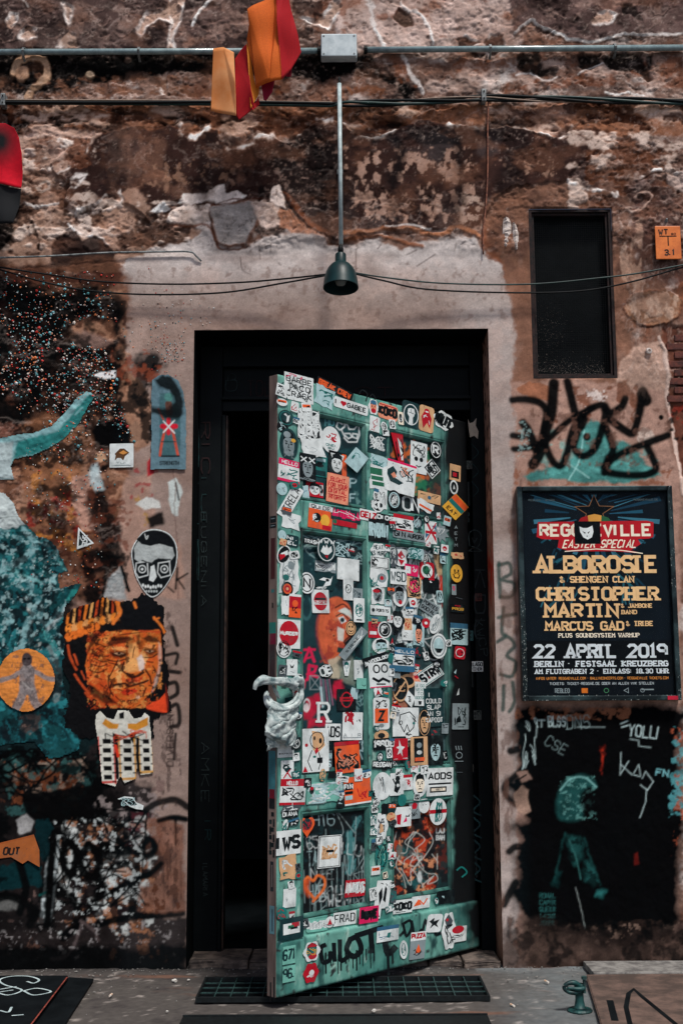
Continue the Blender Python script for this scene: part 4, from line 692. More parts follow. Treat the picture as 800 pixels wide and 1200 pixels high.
V1, F1 = gline('e', [(79, 1145), (34, 1204)], .005, .0312, None, None, O_, False); link('edging', mesh('edging', V1, F1), M_red, lid)
M_white = pm('white paint', (196, 214, 216), .7, c2=(150, 170, 172), sc_=40)
for i_, pts in enumerate(([(-6, 1162), (10, 1166), (26, 1160), (6, 1154), (0, 1148), (14, 1144), (34, 1144), (46, 1148), (40, 1152), (32, 1150)], [(-4, 1160), (20, 1156)], [(-4, 1163), (16, 1160)], [(28, 1161), (44, 1158), (60, 1162), (40, 1166), (28, 1161)], [(0, 1184), (10, 1186), (14, 1180)], [(14, 1190), (28, 1189)])):
    v, f = gline('m', pts, .008, .0309+.0001*i_, None, None, O_); link('painted_mark', mesh('painted_mark', v, f), M_white, lid)
s0, s1, s2, s3 = gr(686, 1142, .02), gr(900, 1138, .02), gr(900, 1215, .02), gr(708, 1215, .02)
sb = empty('painted_slab', (float(s0[0]), float(s0[1]), 0), 'low tan slab with a black sprayed zigzag, on the pavement at the right', 'slab')
M_slab = pm('tan painted slab', (106, 86, 77), .9, c2=(70, 58, 52), sc_=10, bump=.3, det=12)
bm = bmesh.new(); prism(bm, [s3[:2], s2[:2], s1[:2], s0[:2]], .004, .020, s0); bmesh.ops.bevel(bm, geom=bm.edges[:], offset=.003, segments=2, affect='EDGES'); bobj('top_slab', bm, M_slab, sb)
for pts, wd in (([(738, 1202), (733, 1180), (736, 1164), (742, 1159), (752, 1168), (796, 1204)], .016), ([(714, 1172), (720, 1196)], .022)):
    v, f = gline('m', pts, wd, .0208, None, None, s0, False); link('sprayed_line', mesh('sprayed_line', v, f), M_black, sb)
M_pale = pm('pale kerb stone', (134, 132, 128), .9, c2=(92, 90, 88), sc_=25, bump=.5)
t0, t1 = gr(686, 1138, 0), gr(860, 1136, 0)
kb = bx('kerb_stone', M_pale, None, t0[0], float(s0[1])+.004, .004, t1[0]+.3, -.012, .026, bev=.004); tag(kb, 'pale stone strip at the wall foot behind the tan slab', 'kerb')
# dirt and pebbles
bm = bmesh.new(); rr = random.Random(3)
for i in range(420):
    x = rr.uniform(-1.4, 1.4); y = -abs(rr.gauss(0, .25))-.01; r = rr.uniform(.0012, .004)
    if rr.random() < .3: y = -rr.uniform(.005, .04)
    bmesh.ops.create_icosphere(bm, subdivisions=1, radius=r, matrix=Matrix.Translation((x, y, r*.4+.004)) @ Matrix.Diagonal((rr.uniform(.7, 1.4), rr.uniform(.7, 1.4), .7, 1)))
tag(bobj('grit', bm, M_pale), kind='stuff')
M_scrap = pm('paper scrap', (214, 214, 208), .9, c2=(170, 166, 160), sc_=60)
for u, v, s_, lb in ((205, 1150, 1.0, 'small white crumpled scrap by the wall foot left of the door'), (438, 1185, .8, 'small white scrap on the pavement in front of the grating'), (221, 1149, .5, 'tiny white scrap nearest the left side of the doorway'), (196, 1186, .5, 'tiny pale scrap on the open pavement, left in the foreground')):
    p = gr(u, v, .004); bm = bmesh.new(); rq = random.Random(u); bmesh.ops.create_icosphere(bm, subdivisions=2, radius=.010*s_)
    for vv in bm.verts: vv.co *= rq.uniform(.6, 1.25); vv.co.z *= .6
    o = bobj('paper_scrap', bm, M_scrap, None, (float(p[0]), float(p[1]), .006)); tag(o, lb, 'litter')
M_butt = pm('cigarette end', (196, 150, 110), .9, c2=(220, 214, 204), sc_=40); rq = random.Random(12)
for u, v, lb in ((130, 1168, 'cigarette end lying near the black lid'), (600, 1180, 'cigarette end right of the grating'), (640, 1152, 'cigarette end between the doorway and the green clamp')):
    p = gr(u, v, .004); t = rq.uniform(0, 3); bm = bmesh.new(); tube(bm, [(-.012*math.cos(t), -.012*math.sin(t), 0), (.012*math.cos(t), .012*math.sin(t), .001)], .0036, 8, cur=False); o = bobj('cigarette_end', bm, M_butt, None, (float(p[0]), float(p[1]), .009)); tag(o, lb, 'litter')
# ---- the iron clamp on the ground at the right
M_verd = pm('green painted iron', (26, 74, 72), .5, .2, c2=(12, 38, 40), sc_=30, bump=.3, spec=.5)
b0 = gr(679, 1186, 0); cl = empty('iron_clamp', tuple(float(x) for x in b0[:2])+(0,), 'green painted iron clamp with a screw, standing on the pavement', 'clamp')
K = float(np.linalg.norm(b0-CP))/FPX
bm = bmesh.new(); lathe(bm, [(0, .002), (13*K, .002), (13.5*K, .006), (12*K, .011), (0, .012)], n=20); bobj('base_plate', bm, M_verd, cl, smooth=False)
bm = bmesh.new(); lathe(bm, [(0, .010), (8*K, .011), (6*K, 5*K), (4.6*K, 12*K), (4.4*K, 20*K), (5.4*K, 24*K), (5*K, 29*K), (0, 30*K)], n=16); bobj('post', bm, M_verd, cl, smooth=True)
bm = bmesh.new(); tube(bm, [(2*K, -2*K, 26*K), (-6*K, -5*K, 31*K), (-14*K, -6*K, 30*K), (-17*K, -6*K, 26*K), (-13*K, -6*K, 22*K), (-5*K, -5*K, 21*K), (2*K, -3*K, 22*K)], [2.6*K, 2.9*K, 2.2*K, 2.2*K, 2*K, 2.8*K, 2.4*K], 10); bobj('jaw', bm, M_verd, cl, smooth=True)
bm = bmesh.new(); tube(bm, [(-14*K, -6*K, 26*K), (-2*K, -7*K, 25*K), (4*K, -5*K, 25*K)], [1.6*K, 2.4*K, 2.8*K], 8); bobj('jaw_plate', bm, M_verd, cl, smooth=True)
bm = bmesh.new(); lathe(bm, [(0, 20*K), (1.7*K, 20*K), (1.7*K, 34*K), (3*K, 34.2*K), (3*K, 37*K), (0, 37.2*K)], (5*K, -3*K, 0), 12); bobj('screw', bm, M_ironl, cl, smooth=False)
# ================================================================ DARK INTERIOR
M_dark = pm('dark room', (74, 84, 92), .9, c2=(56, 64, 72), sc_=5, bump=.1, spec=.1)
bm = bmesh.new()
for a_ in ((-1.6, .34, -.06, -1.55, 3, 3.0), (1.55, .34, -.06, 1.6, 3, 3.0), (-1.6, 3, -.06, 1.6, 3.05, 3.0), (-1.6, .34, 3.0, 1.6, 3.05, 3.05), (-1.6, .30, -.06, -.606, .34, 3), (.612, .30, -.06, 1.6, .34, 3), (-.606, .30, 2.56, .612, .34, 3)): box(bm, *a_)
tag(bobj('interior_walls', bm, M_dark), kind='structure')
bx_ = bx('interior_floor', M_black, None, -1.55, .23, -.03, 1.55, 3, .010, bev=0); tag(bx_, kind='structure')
# ================================================================ DOOR FRAME
fr = empty('door_frame', (0, .20, 0), 'black door frame with transom panel, scrawled over, set into the wall', 'door frame')
M_frame = pm('black frame paint', (8, 14, 17), .55, c2=(18, 24, 26), sc_=9, lo=.5, hi=.8, bump=.3, spec=.12)
for x0, x1 in ((OX0+.001, -.50), (.545, OX1-.001)): bx('post', M_frame, fr, x0, .0, .0, x1, .10, 2.49, bev=.004)
for x0, x1 in ((-.499, -.484), ): bx('post_moulding', M_frame, fr, x0, -.012, .02, x1, .085, 2.19, bev=.004)
M_brown = pm('worn brown edge', (70, 52, 44), .6, c2=(30, 24, 24), sc_=20)
bx('post_edge', M_brown, fr, -.4835, .004, .02, -.476, .08, 2.19, bev=.002)
zt = float(at(300, 470, .20)[2])
bx('transom_rail', M_frame, fr, -.4995, -.004, zt-.045, .5445, .095, zt, bev=.004); bx('transom_bead', M_frame, fr, -.4995, -.018, zt+.002, .5445, .06, zt+.016, bev=.003); bx('head_rail', M_frame, fr, -.4995, -.002, 2.40, .5445, .09, 2.489, bev=.004)
bx('transom_panel', M_frame, fr, -.498, .03, zt+.017, .543, .05, 2.399, bev=.0)
M_scrawl = pm('grey scrawl', (44, 58, 60), .9, c2=(22, 30, 32), sc_=60); M_scr2 = pm('teal scrawl', (16, 56, 58), .9, c2=(10, 28, 30), sc_=40); M_scr3 = pm('dull red scrawl', (44, 20, 22), .9, c2=(22, 16, 18), sc_=30)
def fpx(u, v, y): p = at(u, v, y); return float(p[0]), float(p[2])
def onframe(name, ops, y, mat, fr_y=.20, parent=None):
    D_ = Dec()
    for k, *a in ops:
        if k == 't':
            t, u, v, ww, h_, rot, lw = a; gl, WW = layout(t); r = math.radians(rot)
            for ox, g in gl:
                for st in g:
                    P = [((ox+p)/WW*ww, q_/6*h_) for p, q_ in st]; P = [(u+X*math.cos(r)-Y*math.sin(r), v-(X*math.sin(r)+Y*math.cos(r))) for X, Y in P]; D_.line([fpx(*p, y) for p in P], lw, 'w')
        else: D_.line([fpx(*p, y) for p in (crom(a[0], 4) if len(a[0]) > 2 else a[0])], a[1], 'w')
    return link(name, mesh(name, [(x, y-fr_y-.0006-z*.00004, zz_) for x, zz_, z in D_.V], D_.F), mat, parent or fr)
onframe('scrawl', [('t', 'ILAMARIA', 238, 1012, 38, 5, -90, .0035), ('t', 'AMKE', 236, 870, 70, 9, -90, .003), ('t', 'EUGENIA', 236, 600, 110, 6, -90, .0028)], .197, M_scrawl)
onframe('scrawl', [('t', 'IR', 240, 962, 22, 7, -90, .004), ('t', 'IUI', 236, 560, 60, 6, -90, .004), ('t', 'SUS', 229, 500, 180, 4, -90, .004)], .197, M_scr2)
onframe('scrawl', [('t', 'RIC', 236, 495, 60, 10, -90, .005)], .197, M_scr3)
onframe('scrawl', [('t', 'PASCUCCI', 434, 420, 30, 7, 0, .003)], .228, M_scrawl)
onframe('scrawl', [('t', 'TOLERANZ', 290, 464, 80, 18, 0, .004), ('t', 'IST', 400, 468, 60, 14, 0, .004)], .197+.03, M_scr3)
onframe('chalk_drawing', [('l', [(265, 446), (265, 457), (276, 457), (277, 446), (265, 446)], .004), ('l', [(267, 446), (268, 440), (273, 438), (276, 441), (275, 446)], .003)], .226, M_scrawl)
onframe('scrawl', [('t', 'SO', 549, 612, 12, 10, 90, .004), ('t', 'XWCP', 556, 726, 44, 8, -80, .0035)], .197, M_scrawl)
onframe('portrait_drawing', [('l', [(550, 640), (549, 626), (556, 621), (563, 626), (562, 636), (558, 642), (552, 640)], .004), ('l', [(548, 646), (556, 642), (565, 646)], .004), ('l', [(549, 646), (565, 646)], .003), ('l', [(553, 630), (555, 636), (559, 630)], .003)], .197, M_scrawl)
onframe('scrawl', [('l', [(552, 930+i*26), (562, 940+i*26), (554, 950+i*26), (564, 956+i*26)], .007) for i in range(4)]+[('l', [(552, 520+i*22), (560, 530+i*22), (554, 538+i*22)], .003) for i in range(3)], .197, pm('deep teal scrawl', (16, 58, 62), .8, c2=(12, 34, 38), sc_=20))
onframe('scrawl', [('t', 'KDU', 556, 668, 80, 12, -90, .006), ], .197, pm('faint grey scrawl', (34, 46, 50), .8, c2=(22, 30, 33), sc_=20))
# ================================================================ THINGS PASTED ON THE WALL
def pasteup(name, can, label, cat, st=.0030, off=.0035, mat=None):
    ys, xs = np.where(can.m > .5); u0_, u1_ = can.X[0, xs.min()], can.X[0, xs.max()]; v0_, v1_ = can.Y[ys.min(), 0], can.Y[ys.max(), 0]
    a = at(u0_-2, v1_+2); b = at(u1_+2, v0_-2); x_ = np.arange(a[0], b[0], st); z_ = np.arange(a[2], b[2], st); X_, Z_ = np.meshgrid(x_, z_)
    u, v = proj(np.stack([X_, X_*0, Z_], -1)); S2 = can.samp(u, v, False); m = S2(can.m) > .5; k = m[:-1, :-1] & m[1:, :-1] & m[:-1, 1:] & m[1:, 1:]
    h = wallh(X_, Z_); o = (float((a[0]+b[0])/2), 0.0, float(a[2]))
    P = np.stack([X_-o[0], -h-off-S2(can.h), Z_-o[2]], -1)
    ob = link(name, gridmesh(name, P, k, np.clip(S2(can.c), .004, .95)), mat or M_paste, None, o)
    return tag(ob, label, cat)
def crinkle(c, a=.0012): c.h += a*fb(c.X, c.Y, 14, 900, 4); c.c = c.c*(1+.10*fb(c.X, c.Y, 9, 905, 4, .7))[..., None]
# --- old woman in a headscarf
c = Can(60, 680, 225, 870, 1.5, (12, 16, 20), 21)
c.poly([(84, 712), (100, 704), (124, 702), (146, 706), (168, 696), (188, 712), (196, 730), (196, 760), (200, 800), (198, 834), (180, 846), (178, 866), (96, 866), (76, 850), (80, 820), (76, 790), (74, 760), (74, 735)], (7, 12, 15), 1.5, 6, setm=True)
OR = (200, 100, 40)
c.poly([(103, 770), (108, 750), (128, 740), (150, 738), (170, 740), (187, 738), (190, 758), (189, 776), (184, 796), (176, 812), (165, 824), (152, 829), (140, 825), (126, 816), (110, 806), (103, 792)], OR, 1.5, 1.5, cur=True, var=.25)
c.mot(100, 738, 192, 832, (222, 142, 72), 7, .02, 4, .8, 31, feather=3); c.mot(100, 738, 150, 832, (198, 70, 28), 8, .06, 4, .75, 32, feather=3); c.mot(100, 738, 192, 832, (206, 84, 36), 5, .22, 6, .7, 320, feather=3); c.mot(130, 756, 176, 816, (240, 186, 118), 7, .1, 4, .6, 330, feather=5)
c.poly([(150, 757), (160, 753), (166, 770), (166, 786), (150, 788), (146, 780), (152, 768)], (236, 172, 104), 3, 1, a=.8); c.poly([(110, 790), (126, 800), (130, 816), (112, 808)], (190, 70, 30), 4, 2, a=.7)
for P, a_ in (([(122, 753), (130, 748), (142, 745), (154, 746), (158, 751), (150, 753), (138, 754), (126, 758)], .85), ([(167, 747), (176, 744), (186, 747), (190, 753), (184, 752), (172, 752)], .85), ([(127, 763), (134, 759), (146, 759), (153, 764), (146, 770), (134, 771)], .5), ([(168, 760), (176, 756), (186, 760), (183, 767), (172, 768)], .5), ([(128, 764), (140, 762), (151, 766), (142, 768.5), (132, 768)], .9), ([(169, 762), (177, 760), (185, 763), (177, 765.5)], .9), ([(146, 752), (158, 752), (154, 764), (148, 760)], .45), ([(160, 752), (168, 750), (168, 764), (164, 760)], .45), ([(105, 744), (120, 741), (108, 756), (102, 770)], .8), ([(104, 800), (126, 816), (140, 826), (124, 826), (104, 812)], .8), ([(160, 744), (165, 742), (165, 756), (161, 754)], .7)): c.poly(P, (22, 11, 11), 2.6, 2.2, a=a_)
c.poly([(131, 759.5), (140, 757.5), (150, 761), (141, 762.5)], (230, 150, 84), 1.2, .6); c.poly([(168, 757), (176, 755), (184, 758), (176, 760)], (226, 140, 80), 1.2, .6); c.poly([(134, 765.5), (140, 764), (146, 766), (140, 767.5)], (196, 150, 116), 1, .4); c.poly([(171, 763), (177, 761.5), (181, 763), (176, 764.5)], (196, 150, 116), 1, .4); c.ell(140, 765.6, 1.7, 1.6, (10, 8, 10)); c.ell(176, 763, 1.6, 1.5, (10, 8, 10))
WK = (52, 20, 14)
for P, lw in (([(146, 776), (144, 784), (149, 789), (156, 790)], 1.5), ([(150, 789), (155, 793), (162, 792), (168, 788)], 2.6), ([(133, 803), (140, 802), (147, 801), (153, 804), (160, 802), (168, 800), (174, 797)], 2.0), ([(131, 800), (129, 808), (133, 815)], 1.4), ([(139, 773), (133, 785), (127, 796), (128, 806)], 1.2), ([(171, 785), (176, 792), (178, 801)], 1.6), ([(126, 772), (136, 775), (148, 772)], 1.1), ([(128, 776), (138, 779)], .9), ([(170, 770), (178, 770), (185, 766)], 1.1), ([(172, 775), (180, 776)], .9), ([(108, 766), (118, 769), (128, 768)], .9), ([(110, 771), (120, 775), (129, 774)], .9), ([(108, 778), (118, 781), (126, 778)], .9), ([(106, 785), (116, 788), (126, 783)], .9), ([(112, 793), (120, 796)], .9), ([(114, 760), (122, 764)], .9), ([(112, 754), (124, 758)], .9), ([(138, 808), (148, 810), (158, 808)], .8), ([(150, 821), (158, 820), (166, 816)], 1), ([(136, 816), (142, 822)], 1), ([(172, 806), (168, 816)], 1.2), ([(180, 780), (184, 790), (180, 800)], 1), ([(140, 744), (156, 742), (170, 740)], .8), ([(130, 750), (150, 748)], .8), ([(158, 758), (156, 770)], .8), ([(118, 802), (126, 808)], .9), ([(152, 796), (154, 800)], .8), ([(160, 795), (161, 799)], .8)): c.stroke(P, lw*1.35, WK, 1.0, .8, a=.95)
c.poly([(142, 811), (150, 807), (160, 807), (163, 810), (154, 814), (146, 815)], (200, 50, 30), 1.4, 1, a=.9); c.poly([(146, 796), (158, 794), (168, 793), (166, 799), (154, 800)], (190, 52, 30), 1.6, 1, a=.7); c.poly([(161, 771), (167, 767), (170, 776), (169, 784), (164, 786), (162, 778)], (222, 206, 198), 2, 1.2, a=.9); c.poly([(187, 752), (190, 758), (189, 778), (185, 800), (178, 812), (181, 800), (186, 780)], (212, 188, 176), 2.4, 1.6, a=.6); c.ell(162, 817, 2.6, 2, (226, 180, 146), a=.85); c.scrib(106, 758, 130, 804, (60, 22, 14), 9, .7, 711, a=.7); c.mot(100, 738, 192, 832, (40, 16, 12), 6, .36, 7, .8, 712, feather=3); c.scrib(150, 812, 176, 826, (120, 40, 22), 5, .7, 72, a=.6)
for i in range(11):                          # plaited headband
    x = 80+i*6.6; y = 726-i*1.6
    c.stroke([(x, y+4), (x+1, y-8), (x+2, y-14)], 3, ((222, 120, 44), (226, 166, 96), (190, 70, 32))[i % 3], 1.2, 1); c.ell(x+2, y+10, 4.2, 5.5, ((226, 130, 50), (214, 150, 90))[i % 2], 20, 1.2, 1); c.ell(x+1, y+20-i*.8, 4.5, 5, (220, 110, 40), 10, 1.4, 1) if i < 6 else None
c.mot(78, 700, 150, 756, (24, 12, 12), 5, .15, 6, .8, 36, feather=2); c.poly([(146, 704), (166, 694), (188, 712), (194, 738), (166, 738), (148, 732), (140, 722)], (12, 14, 18), 1.5, 2)
for P, lw in (([(134, 730), (142, 718), (138, 706)], 4), ([(158, 706), (160, 712)], 3), ([(180, 724), (190, 734), (194, 742)], 3), ([(180, 726), (186, 724)], 2)): c.stroke(P, lw, (222, 120, 50), 1.5, 1)
for P, lw in (([(80, 756), (84, 772), (90, 784)], 3), ([(88, 790), (96, 802), (104, 812)], 3), ([(88, 766), (92, 778)], 2.4), ([(100, 812), (108, 820)], 2), ([(96, 786), (100, 796)], 1.6), ([(164, 739), (188, 741)], 2)): c.stroke(P, lw, (188, 74, 36), 1.5, 1)
c.poly([(170, 828), (186, 820), (194, 812), (196, 836), (184, 834), (172, 831)], (216, 70, 36), 1.3, 1.2, var=.2); c.poly([(194, 800), (197, 812), (198, 834), (195, 822)], (120, 36, 26), 1)
crinkle(c); pasteup('portrait_paste_up', c, 'orange and black paste-up portrait of an old woman in a headscarf', 'poster')
# --- carved totem under her chin
c = Can(105, 825, 190, 930, 1.6, (10, 16, 20), 22)
c.poly([(113, 838), (118, 832), (126, 840), (134, 842), (138, 832), (152, 832), (158, 842), (166, 840), (170, 834), (176, 838), (178, 860), (180, 906), (164, 908), (160, 900), (160, 912), (146, 918), (142, 910), (136, 922), (120, 918), (116, 880), (112, 848)], (206, 206, 196), 1.2, .8, setm=True, var=.15)
for P in ([(124, 842), (134, 848), (140, 848), (138, 854), (128, 854), (120, 848)], [(150, 848), (160, 848), (174, 840), (174, 850), (160, 856), (150, 854)]): c.poly(P, (206, 138, 50), 1, .6)
for P in ([(120, 830), (128, 838), (136, 838), (138, 830)], [(152, 830), (156, 838), (166, 838), (168, 830)], [(140, 836), (146, 834), (146, 842), (141, 842)], [(132, 858), (140, 862), (134, 872)], [(150, 860), (160, 858), (156, 872)]): c.poly(P, 'so', 1, .5)
for x0, x1, y1, cc_ in ((116, 134, 918, (190, 40, 34)), (140, 158, 914, (200, 140, 50)), (163, 179, 906, (206, 150, 60))):
    c.stroke([(x0-.5, 864), (x0+2, y1)], 2.2, cc_, cur=False, a=.9); c.stroke([(x1, 864), (x1+2, y1)], 2.2, cc_, cur=False, a=.9); c.stroke([(x0+2, y1-1), (x1+2, y1-2)], 3, cc_, cur=False, a=.9)
    for k in range(5):
        y = 866+k*10.5
        if y < y1-6: c.poly([(x0+4.5+k*.4, y), (x1-4+k*.4, y), (x1-3.6+k*.4, y+5.5), (x0+5+k*.4, y+5.5)], 'so', .8); c.stroke([(x0+.5, y+8), (x0+3, y+8)], 1.6, 'so', cur=False); c.stroke([(x1-1, y+8), (x1+2.5, y+8)], 1.6, 'so', cur=False)
for x in (137, 161): c.stroke([(x, 866), (x+1.5, 912)], 3.6, 'so', 1.2, 1)
c.stroke([(136, 874), (139, 886)], 3.4, (206, 52, 30)); c.scrib(124, 856, 172, 872, 'so', 6, 1.1, 8); c.scrib(126, 856, 172, 874, (200, 70, 40), 4, 1, 9)
crinkle(c); pasteup('totem_paste_up', c, 'white, black and yellow carved-totem paste-up below the portrait of the old woman', 'poster', .0026, .006)
# --- skull with spectacles
c = Can(148, 612, 216, 706, 2, 'k', 23)
SK = [(163, 628), (172, 621), (186, 620), (200, 626), (208, 640), (208, 660), (202, 676), (193, 690), (184, 699), (176, 700), (168, 692), (160, 678), (156, 664), (154, 645)]
c.poly(SK, (206, 214, 214), 1, 0, cur=True, setm=True); c.poly([(181+(x-181)*.945, 660+(y-660)*.955) for x, y in SK], (14, 20, 24), 1, 0, cur=True)
c.poly([(158, 644), (162, 634), (176, 640), (190, 636), (202, 640), (206, 652), (200, 658), (184, 654), (178, 660), (164, 660), (158, 656)], (170, 178, 178), 1.2, 1.5, var=.2); c.poly([(160, 632), (170, 624), (190, 623), (204, 634), (205, 642), (196, 640), (186, 637), (176, 640), (166, 638)], (14, 18, 22), 1, 1)
for cx_ in (167, 193): c.poly([(cx_-7, 660), (cx_+6, 658), (cx_+7, 674), (cx_-4, 677), (cx_-7, 672)], 'k', 1); c.stroke([(cx_-7, 660), (cx_+6, 658), (cx_+7, 674), (cx_-4, 677), (cx_-8, 671), (cx_-7, 660)], 1.1, 'w', cur=False); c.ell(cx_, 667, 4.2, 4.2, 'w', ring=1.1); c.ell(cx_, 667, 1.4, 1.4, 'w')
c.poly([(177, 664), (181, 662), (184, 676), (180, 682), (175, 680)], 'w', 1); c.stroke([(167, 657), (178, 660), (184, 656), (200, 656)], 1.6, 'k')
for i in range(8): c.ell(168+i*3, 688+abs(i-3.5)*-.6+(1 if i % 2 else 0), 1.3, 1.8, 'w')
for i in range(5): c.ell(172+i*3, 693, 1.1, 1.3, (180, 190, 190))
c.stroke([(170, 626), (172, 632), (174, 628), (171, 630)], .8, 'w')
crinkle(c, .0005); pasteup('skull_sticker', c, 'black and white skull-mask sticker with square spectacles on the bare plaster', 'sticker', .0022, .004)
# --- tall blue-grey panel with union jack figure
c = Can(170, 432, 228, 560, 2, (92, 122, 134), 24)
c.poly([(178, 446), (186, 440), (198, 439), (210, 446), (216, 460), (219, 480), (219, 551), (199, 550), (177, 551)], (96, 126, 138), 1, .6, setm=True, var=.12)
c.mot(176, 440, 220, 552, (70, 96, 108), 14, .05, 4, .6, 41); c.poly([(188, 462), (206, 460), (211, 480), (212, 535), (186, 536)], (52, 92, 96), 1.5, 1, a=.7)
for P, lw, cc_ in (([(194, 502), (190, 520), (188, 534)], 3, (196, 80, 60)), ([(202, 502), (206, 520), (209, 534)], 3, (196, 80, 60)), ([(191, 500), (206, 500)], 6, (200, 30, 50)), ([(198, 492), (198, 508)], 5, (206, 40, 56)), ([(192, 494), (205, 508)], 1.6, 'w'), ([(205, 493), (192, 507)], 1.6, 'w'), ([(198, 474), (199, 484)], 8, (90, 60, 52)), ([(190, 535), (210, 535)], 2, (20, 30, 36)), ([(186, 480), (192, 492)], 2, (170, 70, 50)), ([(190, 518), (206, 518)], 1.2, (24, 60, 62))): c.stroke(P, lw, cc_, 1.2)
c.ell(198, 466, 5, 5, (80, 140, 132), a=.7, soft=2); c.text('STRENGTH', 188, 545, 22, 4, (18, 26, 30), 1)
c.poly([(180, 446), (190, 440), (202, 440), (212, 452), (218, 470), (216, 484), (206, 490), (190, 490), (178, 486), (178, 480), (196, 480), (206, 470), (200, 458), (186, 456)], 'so', 4, 3, a=.96)
crinkle(c, .0006); pasteup('painted_panel', c, 'tall blue-grey poster with a union-jack figure, half sprayed over with black', 'poster', .0024, .008)
# --- white square fish sticker
D = Dec(); D.rrect(14, 14, 'w', 1)
D.poly([(-8, 2), (-2, 8), (3, 8), (9, 3), (4, -1), (2, -6), (-1, -3), (-5, -3), (-8, -6), (-7, 0)], (92, 60, 34)); D.poly([(-3, 3), (2, 6), (7, 3), (2, 1)], (206, 140, 70)); D.text('TUI', -6, -10, 6, -7.5, 'e'); D.line([(-11, -12), (11, -12)], .6, 'e'); D.rect(-9, -11.4, 9, -11, 'e')
def walldec(name, D, u, v, rot, label, cat, mat=None, off=.004, tilt=0):
    p = at(u, v); q_ = at(u+1, v); s_ = at(u, v-1); sx = float(q_[0]-p[0]); sz = float(s_[2]-p[2]); hmx = float(np.max(wallh(p[0]+np.linspace(-.04, .04, 9)[None, :]+np.zeros((9, 1)), p[2]+np.linspace(-.04, .04, 9)[:, None]+np.zeros((1, 9)))))
    o = link(name, D.mesh(name, 0, 0, sx, sz, rot, 0), mat or M_print, None, (float(p[0]), -max(hmx, 0)*.7-off, float(p[2]))); return tag(o, label, cat)
walldec('sticker', D, 143, 534, 1, 'small white square sticker with a brown fish, left of the blue-grey panel', 'sticker')
D = Dec(); D.poly([(-9, 14), (10, -5), (-10, -12)], 'w'); D.poly([(-7, 10), (6, -4), (-8, -8)], 'k'); D.scrib(-7, -8, 2, 4, 'w', 8, .9, 3); walldec('sticker', D, 101, 632, 0, 'black and white triangular sticker above the headscarf portrait', 'sticker')
D = Dec(); D.poly([(-14, 4), (-6, 7), (4, 6), (8, 0), (13, -2), (17, -4), (16, -9), (8, -8), (0, -5), (-6, 1)], 'w'); D.poly([(-12, 3), (-6, 5), (3, 4.5), (7, 0), (9, -3), (2, -4), (-5, 1)], 'k'); D.scrib(-9, -4, 7, 5, 'l', 8, .6, 4); walldec('sticker', D, 152, 940, 0, 'small white fish-shaped sticker under the totem paste-up', 'sticker')
# --- dancer in teal and white
c = Can(-60, 445, 135, 900, 1.2, (30, 92, 96), 25)
TL, LT, DK, GW = (38, 112, 116), (132, 176, 180), (8, 26, 32), (170, 184, 186)
arm = [(-60, 520), (0, 514), (24, 510), (40, 508), (60, 500), (74, 484), (88, 468), (100, 458), (108, 460), (112, 464), (104, 476), (92, 498), (78, 512), (62, 524), (40, 534), (18, 538), (14, 546), (18, 562), (-60, 566)]
c.poly(arm, LT, 1.4, 1.2, setm=True, var=.15)
c.poly([(16, 538), (22, 520), (44, 512), (66, 506), (84, 484), (98, 466), (108, 462), (110, 470), (96, 494), (78, 512), (60, 524), (40, 533)], (34, 118, 116), 2.5, 2.5, a=.95, var=.25); c.stroke([(22, 528), (60, 516), (84, 500)], 3, (22, 84, 84), 4, 2, a=.6); c.stroke([(106, 456), (112, 458), (124, 460)], 1.8, LT, setm=True); c.stroke([(106, 464), (114, 466), (120, 462)], 2, (20, 60, 60), setm=True); c.stroke([(88, 486), (96, 478)], 2, LT, 2, 1, a=.7)
c.poly([(-60, 520), (16, 520), (14, 546), (22, 562), (-60, 566)], GW, 3, 2, a=.9, var=.1); c.stroke([(0, 560), (18, 564)], 2, (40, 70, 76), a=.7)
c.poly([(-60, 574), (4, 576), (18, 590), (24, 604), (34, 618), (20, 624), (-60, 632)], (182, 194, 194), 1.2, 1.5, setm=True, var=.1); c.stroke([(-20, 612), (10, 606), (22, 606)], 1.2, (110, 122, 122)); c.ell(16, 621, 3, 3, (30, 80, 84))
c.poly([(-60, 630), (10, 622), (34, 616), (46, 628), (58, 632), (68, 640), (78, 656), (82, 668), (70, 672), (74, 690), (86, 684), (94, 684), (88, 700), (78, 712), (74, 740), (78, 760), (76, 800), (84, 830), (98, 850), (96, 880), (60, 892), (40, 868), (-60, 880)], (20, 70, 74), 1.5, 3, setm=True)
c.mot(-60, 618, 100, 760, DK, 22, -.02, 5, .9, 51, feather=2); c.mot(-60, 618, 100, 760, TL, 16, .1, 5, .85, 52, feather=2); c.mot(-60, 620, 70, 700, LT, 9, .22, 6, .9, 53, feather=2, ax=1.3)
c.mot(-60, 770, 110, 900, (16, 48, 54), 20, .1, 5, .8, 54, feather=3); c.mot(-60, 760, 110, 880, (44, 132, 140), 18, .1, 5, .8, 55, feather=3)
